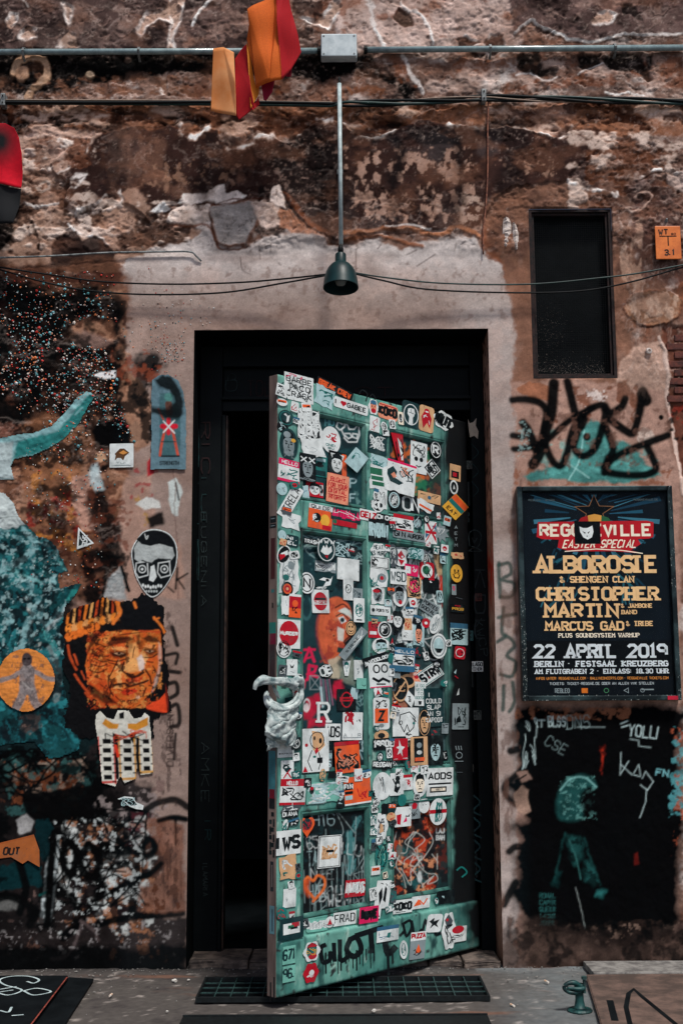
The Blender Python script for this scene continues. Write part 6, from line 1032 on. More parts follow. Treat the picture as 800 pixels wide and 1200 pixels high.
def slab(t, x0, y0, x1, y1, c, lw=.2): PT.text(t, x0, y0, x1, y1, c, lw, slab=True)
slab('ALBOROSIE', -69, 13, 69, 36, AU, .205); slab('& SHENGEN CLAN', -42, 1, 42, 9.5, AU, .2); slab('CHRISTOPHER', -69, -22, 69, -4, AU, .205); slab('MARTIN', -60, -43, 22, -25, AU, .205); slab('& JAMBONE', 27, -31, 62, -25.5, AU, .2); slab('BAND', 27, -39, 44, -33.5, AU, .2)
slab('MARCUS GAD', -60, -59.5, 28, -47.5, AU, .2); slab('& TRIBE', 32, -54, 62, -47.5, AU, .2); slab('PLUS SOUNDSYSTEM WARMUP', -46, -68, 46, -62.5, 'c', .18)
PT.rect(-PW/2+.5, -110, PW/2-.5, -72, (9, 14, 18)); slab('22 APRIL 2019', -74, -94, 76, -76, (206, 216, 220), .2); slab('BERLIN * FESTSAAL KREUZBERG', -74, -104.5, 77, -97, (206, 216, 220), .22)
PT.rect(-PW/2+.5, -118, PW/2-.5, -105.2, (9, 14, 18)); 
D_low = [('AM FLUTGRABEN 2 * EINLASS: 18.30 UHR', -74, -113.2, 77, -107, (206, 216, 220))]
# shift the lower block up a little so that the small print fits
PT2 = Dec()
for t, x0, y0, x1, y1, c in D_low: slab(t, x0, y0, x1, y1, c, .2)
sc_x = (2*(w_-b))/PW; sc_z = (h_-2*b)/(PH+22)
for P_ in ('',):
    PT.rect(-PW/2, -PH/2-22, PW/2, -PH/2+.2, (11, 18, 24)); PT.text('INFOS UNTER: REGGAEVILLE.COM * BALLINCONCERTS.COM * REGGAEVILLE TICKETS.COM', -73, -120.5, 77, -117, (200, 130, 60), .16); PT.text('TICKETS: TICKET-REGGAE.DE ODER AN ALLEN VVK STELLEN', -58, -127, 60, -123.5, (170, 182, 186), .16)
    PT.text('REBLEO', -52, -137, -36, -131, 'e', .16); PT.rect(-22, -137, -15, -131, (206, 110, 40)); PT.ring(6, -134, 3, 3, .8, (70, 130, 90)); PT.line([(26, -134), (31, -131), (31, -137), (26, -134)], .8, 'e'); PT.line([(46, -133), (60, -133)], 1.6, 'e'); PT.ring(47, -134, 2.6, 2.6, .8, 'e')
    PT.text('REBLEO - EINOX', -76, 106, -46, 108.6, (90, 106, 110), .16); PT.text('REGGAEVILLE.DE', 46, 106, 74, 108.6, (90, 106, 110), .16)
M_post = vcm('glossy poster print', .5, .05, 300, coat=0, spec=.08, var=.12, vs=24)
me = PT.mesh('sheet', 0, h_/2+11*sc_z, sc_x, sc_z, 0, .0242, dz=.000012); link('printed_sheet', me, M_post, po)
M_chipw = pm('bare worn metal', (170, 176, 172), .6, c2=(120, 130, 128))
CV, CF = [], []; rg = np.random.RandomState(9)
for i in range(240):
    t = rg.rand()
    if t < .5: x = -w_+rg.uniform(.001, b); z = rg.uniform(0, h_*.55)**1
    elif t < .8: x = rg.uniform(-w_, w_); z = rg.choice([.002, b-.001])+rg.uniform(0, .002)
    else: x = w_-rg.uniform(.001, b); z = rg.uniform(0, h_)
    r = rg.uniform(.0006, .0022); k_ = len(CV); a = rg.rand()*3
    CV += [(x+r*math.cos(a+j*1.57)*rg.uniform(.5, 1.2), -.0455, z+r*math.sin(a+j*1.57)*rg.uniform(.6, 2)) for j in range(4)]; CF.append((k_, k_+1, k_+2, k_+3))
sc1 = link('paint_scratches', mesh('paint_scratches', CV, CF), M_chipw, po); sc1['kind'] = 'stuff'
bx('tape', pm('red tape', (190, 20, 50), .5), po, w_-.055, -.0462, .002, w_-.015, -.0452, b-.003, bev=0)
# glass pane of the case
mg = bpy.data.materials.new('poster glass'); mg.use_nodes = True; g_ = mg.node_tree; bs = g_.nodes['Principled BSDF']; bs.inputs['Roughness'].default_value = .12; bs.inputs['Base Color'].default_value = (.85, .95, .93, 1); tr = g_.nodes.new('ShaderNodeBsdfTransparent'); ms = g_.nodes.new('ShaderNodeMixShader'); fn = g_.nodes.new('ShaderNodeFresnel'); fn.inputs[0].default_value = 1.05
gl = g_.nodes.new('ShaderNodeBsdfGlossy'); gl.inputs['Roughness'].default_value = .1; g_.links.new(fn.outputs[0], ms.inputs[0]); g_.links.new(tr.outputs[0], ms.inputs[1]); g_.links.new(gl.outputs[0], ms.inputs[2]); g_.links.new(ms.outputs[0], g_.nodes['Material Output'].inputs[0])
bx('glass_pane', mg, po, -w_+b+.0006, -.0345, b+.0006, w_-b-.0006, -.0325, h_-b-.0006, bev=0)
# ================================================================ THE OPEN DOOR LEAF, local x from -LW (free edge) to 0 (hinge), face at y = 0
door = empty('panelled_door', tuple(HG), 'mint green panelled door standing open, covered all over in stickers', 'door', rotz=LA)
TH = .040
def dq(u, v): x, z = dl(u, v); return float(x), float(z)
sx_l, sx_m0, sx_m1, sx_r = dq(353, 760)[0], dq(431, 760)[0], dq(457, 760)[0], dq(525, 760)[0]     # stile edges
z_top0 = dq(390, 487)[1]; zr1a = (dq(390, 594)[1]+dq(490, 604)[1])/2; zr1b = (dq(390, 626)[1]+dq(490, 637)[1])/2; zr2a = (dq(390, 905)[1]+dq(490, 897)[1])/2; zr2b = (dq(390, 948)[1]+dq(490, 938)[1])/2; zr3a = (dq(390, 1076)[1]+dq(490, 1046)[1])/2; zk = (dq(330, 1101)[1]+dq(550, 1057)[1])/2
def mintcol(P, dark=True):                      # paint: mint, worn and dirty; black paint and painted-in shade towards the hinge stile
    x, z = P[..., 0]*300, P[..., 2]*300; c = np.ones(x.shape+(3,))*L((100, 158, 146)); n = fb(x, z, 40, 800, 4); n2 = fb(x, z*.4, 12, 805, 4, .7)
    def mx(m, col):
        nonlocal c
        m = np.clip(m, 0, 1)[..., None]; c = c*(1-m)+L(col)*m
    mx(n*1.4+.1, (58, 118, 110)); mx(n2*1.8-.4, (30, 66, 66)); mx(fb(x*3, z*.3, 30, 813, 3)*2-.8, (40, 84, 80)); mx(-n2*2-.9, (160, 196, 184)); mx(fb(x, z, 7, 811, 3)*4-2.3, (40, 44, 46))
    if dark:
        e = (P[..., 0]-(sx_r-.006))/.030+n*1.3; e = np.where(P[..., 2] < zk, (P[..., 0]+.085)/.06+n*1.3, e)
        mx((P[..., 0]+.32)/.18*.45+n*.3, (46, 92, 90)); mx(e, (10, 16, 19))
    return np.clip(c, .004, .9)
def slabm(name, x0, x1, z0, z1, yf=0.0, parent=None, st=.006, bev=.004):
    nx, nz = max(3, int((x1-x0)/st)), max(3, int((z1-z0)/st)); xs = np.concatenate([[x0+.0002, x0+.0002], np.linspace(x0+bev, x1-bev, nx), [x1-.0002, x1-.0002]]); zs = np.concatenate([[z0+.0002, z0+.0002], np.linspace(z0+bev, z1-bev, nz), [z1-.0002, z1-.0002]])
    X_, Z_ = np.meshgrid(xs, zs); Y_ = np.full(X_.shape, yf)+.0007*fb(X_*300, Z_*300, 20, 820, 3); Y_[:, 1] += bev*.6; Y_[:, -2] += bev*.6; Y_[1, :] += bev*.6; Y_[-2, :] += bev*.6
    Y_[:, 0] = yf+TH*.5; Y_[:, -1] = yf+TH*.5; Y_[0, :] = yf+TH*.5; Y_[-1, :] = yf+TH*.5
    P = np.stack([X_, Y_, Z_], -1); return link(name, gridmesh(name, P, np.ones((len(zs)-1, len(xs)-1), bool), mintcol(P)), M_mint, parent or door)
L0 = -LW
slabm('stile', L0, sx_l, LZ0, LZ1); slabm('stile', sx_r, -.002, LZ0, LZ1); slabm('stile', sx_m0, sx_m1, zr3a, z_top0)
slabm('rail', sx_l, sx_r, z_top0, LZ1); slabm('rail', sx_l, sx_r, LZ0, zr3a)
for a_, b_ in ((sx_l, sx_m0), (sx_m1, sx_r)): slabm('rail', a_, b_, zr1b, zr1a); slabm('rail', a_, b_, zr2b, zr2a)
slabm('kick_board', L0+.002, -.004, LZ0+.004, zk, -.016, bev=.006)
M_edge = pm('bare worn wood edge', (126, 108, 100), .8, c2=(84, 70, 66), sc_=12, bump=.3, st=(1, 1, .2))
bx('leaf_core', M_edge, door, L0-.0005, .016, LZ0, -.002, TH+.004, LZ1, bev=.003)
bx('edge_lipping', M_edge, door, L0-.0035, .0015, LZ0+.001, L0-.0008, TH+.002, LZ1-.001, bev=.001)
# --- painted panels
panels = [(sx_l, sx_m0, zr1a, z_top0), (sx_m1, sx_r, zr1a, z_top0), (sx_l, sx_m0, zr2a, zr1b), (sx_m1, sx_r, zr2a, zr1b), (sx_l, sx_m0, zr3a, zr2b), (sx_m1, sx_r, zr3a, zr2b)]
PC = []
c = Can(350, 480, 434, 606, 2, (24, 62, 66), 41); c.mot(350, 480, 434, 606, (16, 30, 36), 20, 0, 4, .8, 1); c.mot(400, 560, 434, 600, (120, 170, 166), 10, .1, 4, .5, 2, ay=2)
for P in ([(401, 497), (396, 494), (394, 500), (398, 504), (404, 500), (403, 494), (398, 490)], [(404, 512), (400, 504), (406, 496), (409, 503), (415, 503), (420, 497), (421, 510), (418, 518), (408, 518), (403, 513)], [(404, 508), (410, 508), (412, 512), (408, 514), (404, 510)], [(413, 508), (419, 509), (418, 514), (413, 512), (413, 508)]): c.stroke(P, 1.2, 'w', cur=False)
c.text('HU', 381, 499, 10, 8, (80, 140, 146), 1.2); c.text('P', 410, 571, 7, 10, 'l', 1.2); c.text('F', 410, 588, 6, 9, 'l', 1.2); PC.append(c)
c = Can(454, 490, 528, 614, 2, (26, 54, 56), 42); c.mot(454, 495, 528, 600, (206, 100, 44), 16, -.05, 4, .85, 3); c.mot(454, 495, 528, 600, (40, 120, 84), 14, .1, 4, .8, 4); c.mot(454, 560, 528, 614, (20, 30, 34), 16, 0, 4, .8, 6); c.poly([(500, 500), (528, 500), (528, 614), (508, 614)], (40, 46, 48), 8, 3, a=.85); c.mot(498, 520, 528, 590, (90, 60, 50), 8, .1, 4, .6, 5); PC.append(c)
c = Can(350, 615, 434, 912, 2, (22, 54, 60), 43); c.mot(350, 615, 434, 912, (10, 22, 28), 26, -.05, 4, .85, 7); c.mot(350, 620, 434, 700, (60, 100, 104), 7, .12, 6, .8, 8); c.mot(400, 740, 434, 860, (30, 96, 96), 12, .0, 4, .7, 9); c.scrib(352, 622, 430, 660, (150, 184, 184), 16, .8, 10)
c.poly([(374, 718), (382, 704), (394, 700), (404, 704), (411, 712), (412, 724), (408, 730), (411, 744), (404, 752), (403, 762), (397, 774), (388, 780), (378, 774), (372, 750), (370, 730)], (196, 92, 58), 2, 1, cur=True, var=.2)
c.mot(372, 700, 414, 780, (150, 50, 44), 8, .0, 4, .7, 11); c.mot(380, 706, 408, 770, (220, 130, 90), 6, .2, 5, .7, 12); c.stroke([(374, 716), (371, 740), (376, 764), (384, 776)], 3, (110, 40, 60), 3, a=.7)
c.poly([(396, 716), (404, 712), (411, 716), (414, 728), (408, 722), (400, 718)], (190, 200, 194), 1.5, 1); c.poly([(396, 724), (402, 722), (406, 728), (400, 731)], 'w', 1); c.ell(401, 726.5, 2.6, 2.8, (20, 40, 46)); c.stroke([(394, 722), (401, 719), (408, 725)], 1.4, 'k'); c.stroke([(393, 712), (402, 708), (409, 714)], 1.6, (60, 24, 20)); c.poly([(396, 734), (404, 738), (402, 752), (396, 750)], (196, 204, 196), 1.5, 1, a=.85); c.stroke([(409, 746), (403, 752), (406, 756)], 1.6, (40, 16, 16)); c.poly([(396, 758), (404, 760), (400, 766), (395, 764)], (24, 60, 60), 1, .5); c.ell(391, 745, 1, 1, 'k'); c.ell(388, 738, .8, .8, 'k')
c.poly([(386, 774), (398, 768), (404, 780), (398, 796), (384, 794)], (190, 180, 156), 2, 2, a=.9, var=.2); c.poly([(398, 776), (410, 764), (420, 780), (416, 806), (400, 798)], (120, 132, 120), 3, 2, a=.8, var=.3)
PK = (206, 30, 76)
for P, lw in (([(356, 776), (362, 760), (368, 776)], 3), ([(354, 762), (368, 762)], 3), ([(359, 772), (366, 771)], 2), ([(360, 796), (362, 780), (370, 782), (368, 788), (360, 790), (372, 794)], 3.4), ([(358, 796), (356, 806)], 2)): c.stroke(P, lw, PK, 1.2, 1, cur=False)
for P in ([(392, 800), (402, 796), (404, 812), (396, 824), (390, 818)], [(358, 820), (372, 812), (376, 830), (364, 846), (356, 844)], [(360, 846), (382, 842), (384, 852), (358, 854)]): c.poly(P, (186, 24, 56), 3, 3, a=.85, var=.3)
c.ell(359, 712, 6, 13, (60, 110, 112), ring=2, a=.7); c.ell(359, 827, 4, 7, 'w', ring=1, warp=1); c.ell(359, 829, 3, 4, 'w', warp=1, a=.7)
for P in ([(363, 792), (375, 792), (375, 808), (363, 808), (363, 792)], [(363, 792), (375, 808)], [(375, 792), (363, 808)]): c.stroke(P, .9, 'e', cur=False)
for i in range(5): c.stroke([(376+i*2.4, 796), (378+i*3, 826)], 1.2, ((180, 120, 150), (120, 150, 156))[i % 2], a=.7)
c.poly([(406, 836), (414, 836), (414, 842), (406, 848)], 'w', 2, 1, a=.5); c.stroke([(376, 806), (378, 828)], 3, 'l', a=.8); c.scrib(404, 808, 432, 838, (130, 170, 170), 9, .8, 13); c.scrib(414, 868, 432, 902, 'l', 5, .9, 14); PC.append(c)
c = Can(454, 630, 528, 905, 2, (60, 84, 86), 44); c.mot(454, 640, 528, 760, (176, 196, 194), 18, -.05, 4, .85, 15); c.mot(454, 640, 528, 905, (26, 48, 52), 14, .05, 4, .8, 16); c.mot(454, 760, 528, 905, (34, 40, 44), 20, -.15, 4, .8, 17); c.scrib(456, 642, 524, 770, 'k', 30, 1, 18); c.scrib(456, 642, 524, 770, 'w', 22, 1, 19)
c.poly([(456, 816), (476, 816), (478, 838), (458, 836)], (190, 120, 90), 2, 2, a=.6); c.poly([(508, 650), (516, 648), (518, 672), (512, 676)], (190, 160, 120), 2, 2, a=.9, var=.4); c.poly([(514, 675), (528, 672), (528, 712), (518, 712)], (206, 52, 26), 4, 3, a=.92); c.mot(456, 870, 520, 905, (170, 150, 130), 8, .1, 4, .5, 22); PC.append(c)
c = Can(346, 940, 436, 1092, 2, (12, 20, 24), 45); c.mot(346, 940, 436, 1092, (20, 50, 54), 16, .15, 4, .6, 23); c.mot(398, 950, 428, 1030, (70, 130, 132), 8, -.05, 5, .8, 24, ay=2.5)
for i in range(9): c.text(('H16', 'T65', 'GON', 'TAK', 'ILU', 'NTE', 'HAZ', 'BOU', 'WEM')[i], (366, 352, 376, 360, 400, 364, 362, 374, 384)[i], (968, 996, 992, 1014, 1000, 1030, 1052, 1056, 1062)[i], (26, 22, 24, 18, 22, 26, 20, 26, 26)[i], (14, 14, 12, 16, 12, 12, 14, 18, 14)[i], 'w' if i % 3 else 'l', .9, (-4, -8, 3, 0, 8, 0, -5, 0, 0)[i], jit=.8, a=.75)
for i in range(12): c.stroke([(356+i*6.4, 1020-(i*37 % 50)), (356+i*6.4+1, 1058+(i*13 % 16))], .9, (150, 180, 180), a=.6)
c.scrib(352, 950, 430, 1070, (150, 170, 170), 9, .7, 25); c.mot(346, 940, 436, 1092, (8, 12, 14), 10, .12, 4, .7, 251)
c.stroke([(367, 1052), (357, 1038), (360, 1028), (367, 1032), (372, 1026), (380, 1030), (379, 1042), (367, 1056)], 3, (220, 110, 50), 1.5); c.poly([(356, 1030), (364, 1028), (362, 1052), (356, 1044)], (200, 80, 40), 4, 2, a=.8); PC.append(c)
c = Can(454, 928, 530, 1056, 2, (34, 30, 32), 46); c.mot(454, 930, 530, 1056, (176, 62, 34), 14, -.05, 5, .9, 26); c.mot(454, 930, 530, 1056, (210, 140, 100), 7, .15, 6, .85, 27); c.mot(454, 980, 530, 1056, (30, 90, 92), 13, .08, 5, .8, 28); c.mot(454, 930, 530, 1056, (14, 18, 22), 10, .12, 5, .9, 29); c.poly([(508, 928), (530, 928), (530, 1056), (510, 1056)], (22, 28, 32), 10, 3, a=.8); c.scrib(460, 975, 512, 1040, (190, 196, 190), 10, .8, 30); c.ell(492, 1028, 3, 6, 'w', warp=1.5, a=.8); c.stroke([(458, 955), (459, 1046)], 4, (190, 80, 50), a=.6)
c.text('LAJ', 511, 976, 9, 5, 'w', 1); c.text('BAH', 511, 984, 9, 5, 'w', 1); PC.append(c)
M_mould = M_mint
for (x0, x1, z0, z1), c in zip(panels, PC):
    xs, zs = np.arange(x0, x1+.003, .003), np.arange(z0, z1+.003, .003); X_, Z_ = np.meshgrid(np.minimum(xs, x1), np.minimum(zs, z1)); Pw = HG+X_[..., None]*DX-.012*DN+np.stack([X_*0, X_*0, Z_], -1); u, v = proj(Pw)
    S3 = c.samp(u, v); col = S3(c.c)*(1+.12*fb(X_*300, Z_*300, 10, 840, 3))[..., None]; pn = link('panel', gridmesh('panel', np.stack([X_, X_*0+.012, Z_], -1), np.ones((len(zs)-1, len(xs)-1), bool), np.clip(col, .004, .95)), M_panel, door)
    m = .016                                     # moulding: four mitred bars
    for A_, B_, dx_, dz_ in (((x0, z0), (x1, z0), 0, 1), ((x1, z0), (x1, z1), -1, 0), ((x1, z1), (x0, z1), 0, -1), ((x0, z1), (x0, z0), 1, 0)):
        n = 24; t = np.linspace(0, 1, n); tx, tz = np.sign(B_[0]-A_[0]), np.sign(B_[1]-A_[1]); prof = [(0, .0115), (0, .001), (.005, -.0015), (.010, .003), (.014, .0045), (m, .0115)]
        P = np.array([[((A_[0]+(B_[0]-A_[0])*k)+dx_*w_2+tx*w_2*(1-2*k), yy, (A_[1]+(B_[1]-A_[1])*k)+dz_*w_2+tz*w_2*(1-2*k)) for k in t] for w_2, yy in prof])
        link('moulding', gridmesh('moulding', P, np.ones((len(prof)-1, n-1), bool), mintcol(P)*np.array([.42, .50, .50])), M_mould, pn)  # mint paint darkened here, putting the shade of the recess into the colour
# --- hinges
for z in (.35, 1.1, 1.85):
    bm = bmesh.new(); tube(bm, [(.006, .002, z-.05), (.006, .002, z+.05)], .007, 10, cur=False); bobj('hinge', bm, M_iron, door, smooth=False)
# ================================================================ STICKERS
CN = dict(w='white', k='black', r='red', o='orange', y='yellow', t='teal', g='green', b='blue', p='pink', n='tan', e='grey', d='dark teal', m='mint', s='salmon', l='pale blue', v='slate grey', c='cream')
used_l = {}
def S(u, v, w_, h_, rot, shp, bgc, ops='', lab=None, off=None, kink=0):
    D = Dec(); a, b = w_/2, h_/2; rd = random.Random(int(u*31+v*17))
    if shp == 'r': D.rrect(a, b, bgc, .6)
    elif shp == 'R': D.rrect(a, b, bgc, min(a, b)*.35)
    elif shp == 'o': D.ell(0, 0, a, b, bgc, 24)
    elif shp == 't':                               # torn paper
        P = []
        for i in range(16):
            t = i*2*math.pi/16; q = max(abs(math.cos(t)), abs(math.sin(t))); P.append((a*math.cos(t)/q*rd.uniform(.78, 1.04), b*math.sin(t)/q*rd.uniform(.78, 1.04)))
        D.poly(P, bgc)
    elif shp == 'c':                               # cut out with a scalloped outline
        D.poly([(a*(1+.10*math.cos(k*math.pi/2*3))*math.cos(k*math.pi/12), b*(1+.10*math.cos(k*math.pi/2*3))*math.sin(k*math.pi/12)) for k in range(24)], bgc)
    elif shp == 's': D.poly([(a*(1 if k % 2 else .6)*math.cos(k*math.pi/9), b*(1 if k % 2 else .6)*math.sin(k*math.pi/9)) for k in range(18)], bgc)
    elif shp == 'd': D.poly([(0, b), (-a, 0), (0, -b), (a, 0)], bgc)
    elif shp == 'h': D.poly([(0, -b)]+[(a*math.sin(t)**3*1.0, b*(.81*math.cos(t)-.31*math.cos(2*t)-.12*math.cos(3*t)-.06*math.cos(4*t))) for t in [math.pi*2*(k+.5)/20+math.pi for k in range(20)]], bgc)
    elif shp == 'V': D.poly([(-a, b), (-a*.45, -b), (a*.45, -b), (a, b)][::1], bgc)
    txt = None
    for op in [o for o in ops.split(';') if o]:
        f = op.split(':'); k = f[0]; c = f[1] if len(f) > 1 else 'k'
        if k == 'T':
            ls = f[2].split('/'); y1 = b*.82; hh2 = 2*b*.82/len(ls); lw = float(f[3]) if len(f) > 3 else .2; txt = ' '.join(ls)
            for i, t in enumerate(ls): ww = a*.86*min(1, max(.35, len(t)/max(len(q) for q in ls))**.6); D.text(t, -ww, y1-(i+1)*hh2+hh2*.12, ww, y1-i*hh2-hh2*.08, c, lw)
        elif k == 't': x0, y0, x1, y1 = [float(q) for q in f[2].split(',')]; D.text(f[3], x0*a, y0*b, x1*a, y1*b, c, float(f[4]) if len(f) > 4 else .2, slab=len(f) > 5); txt = (txt+' ' if txt else '')+f[3]
        elif k == 's': n = int(f[2]) if len(f) > 2 else 5; D.scrib(-a*.75, -b*.7, a*.75, b*.7, c, n, max(.6, min(a, b)*.09), int(u))
        elif k == 'q': x0, y0, x1, y1 = [float(q) for q in f[2].split(',')]; D.scrib(x0*a, y0*b, x1*a, y1*b, c, int(f[3]), float(f[4]) if len(f) > 4 else .7, int(u))
        elif k == 'h': D.rect(-a, b-2*b*float(f[2]), a, b, c)
        elif k == 'f': D.rect(-a, -b, a, -b+2*b*float(f[2]), c)
        elif k == 'b': x0, y0, x1, y1 = [float(q) for q in f[2].split(',')]; D.rect(x0*a, y0*b, x1*a, y1*b, c)
        elif k == 'o': x, y, rx, ry = [float(q) for q in f[2].split(',')]; D.ell(x*a, y*b, rx*a, ry*b, c, 18)
        elif k == 'O': x, y, rx, ry = [float(q) for q in f[2].split(',')]; D.ring(x*a, y*b, rx*a, ry*b, float(f[3]) if len(f) > 3 else .8, c)
        elif k == 'B': g_2 = .8; D.rect(-a+g_2, -b+g_2, a-g_2, b-g_2, c); D.rect(-a+1.6, -b+1.6, a-1.6, b-1.6, bgc)
        elif k in 'lp': 
            P = [float(q) for q in f[2].split(',')]; P = [(P[i]*a, P[i+1]*b) for i in range(0, len(P), 2)]
            if k == 'p': D.poly(P, c)
            else: D.line(P, float(f[3]) if len(f) > 3 else 1, c)
        elif k == 'F':                              # a face: head, brows, eyes, nose, mouth
            c2 = f[2]; D.ell(0, 0, a*.62, b*.72, c, 18); D.poly([(-a*.62, b*.2), (-a*.5, b*.7), (0, b*.9), (a*.5, b*.7), (a*.62, b*.2), (a*.3, b*.42), (-a*.3, b*.42)], c2)
            for s_ in (-1, 1): D.line([(s_*a*.42, b*.2), (s_*a*.14, b*.16)], b*.07, c2); D.ell(s_*a*.27, b*.04, a*.11, b*.06, c2, 10)
            D.line([(0, b*.05), (-a*.07, -b*.18), (a*.06, -b*.2)], b*.05, c2); D.line([(-a*.22, -b*.38), (0, -b*.34), (a*.24, -b*.4)], b*.07, c2)
    if not ops: pass
    x, z = dq(u, v); x1_, _ = dq(u+1, v); _, z1_ = dq(u, v-1); sx = x1_-x; sz = z1_-z
    # which surface lies under it
    if off is None:
        off = .0012
        for x0_, xx1, z0_, zz1 in panels:
            if x0_+.012 < x < xx1-.012 and z0_+.012 < z < zz1-.012:
                off = -.0105
                if x-a*sx < x0_+.016 or x+a*sx > xx1-.016 or z-b*sz < z0_+.016 or z+b*sz > zz1-.016: off = .0022 if (a*sx > .04) else -.0035
        if z < zk: off = .0172
        elif x-a*sx < x < 0 and z-b*sz < zk+.004: off = .0172
    me = D.mesh('sticker', x, z, sx, sz, rot, off+S.n*.000012); S.n += 1
    o = link('sticker', me, M_print, door); l = lab or ((CN.get(bgc, 'printed')+' ')+({'o': 'round', 'r': 'square-cut', 'R': 'rounded', 't': 'torn', 'c': 'cut-out', 's': 'star-shaped', 'd': 'diamond', 'h': 'heart', 'V': 'tapered'}[shp])+' sticker'+(' reading '+txt if txt and len(txt) < 26 else (' with a face' if 'F:' in ops else ' with scribbled marks' if 's:' in ops else '')))
    o['label'] = l; return o
S.n = 0
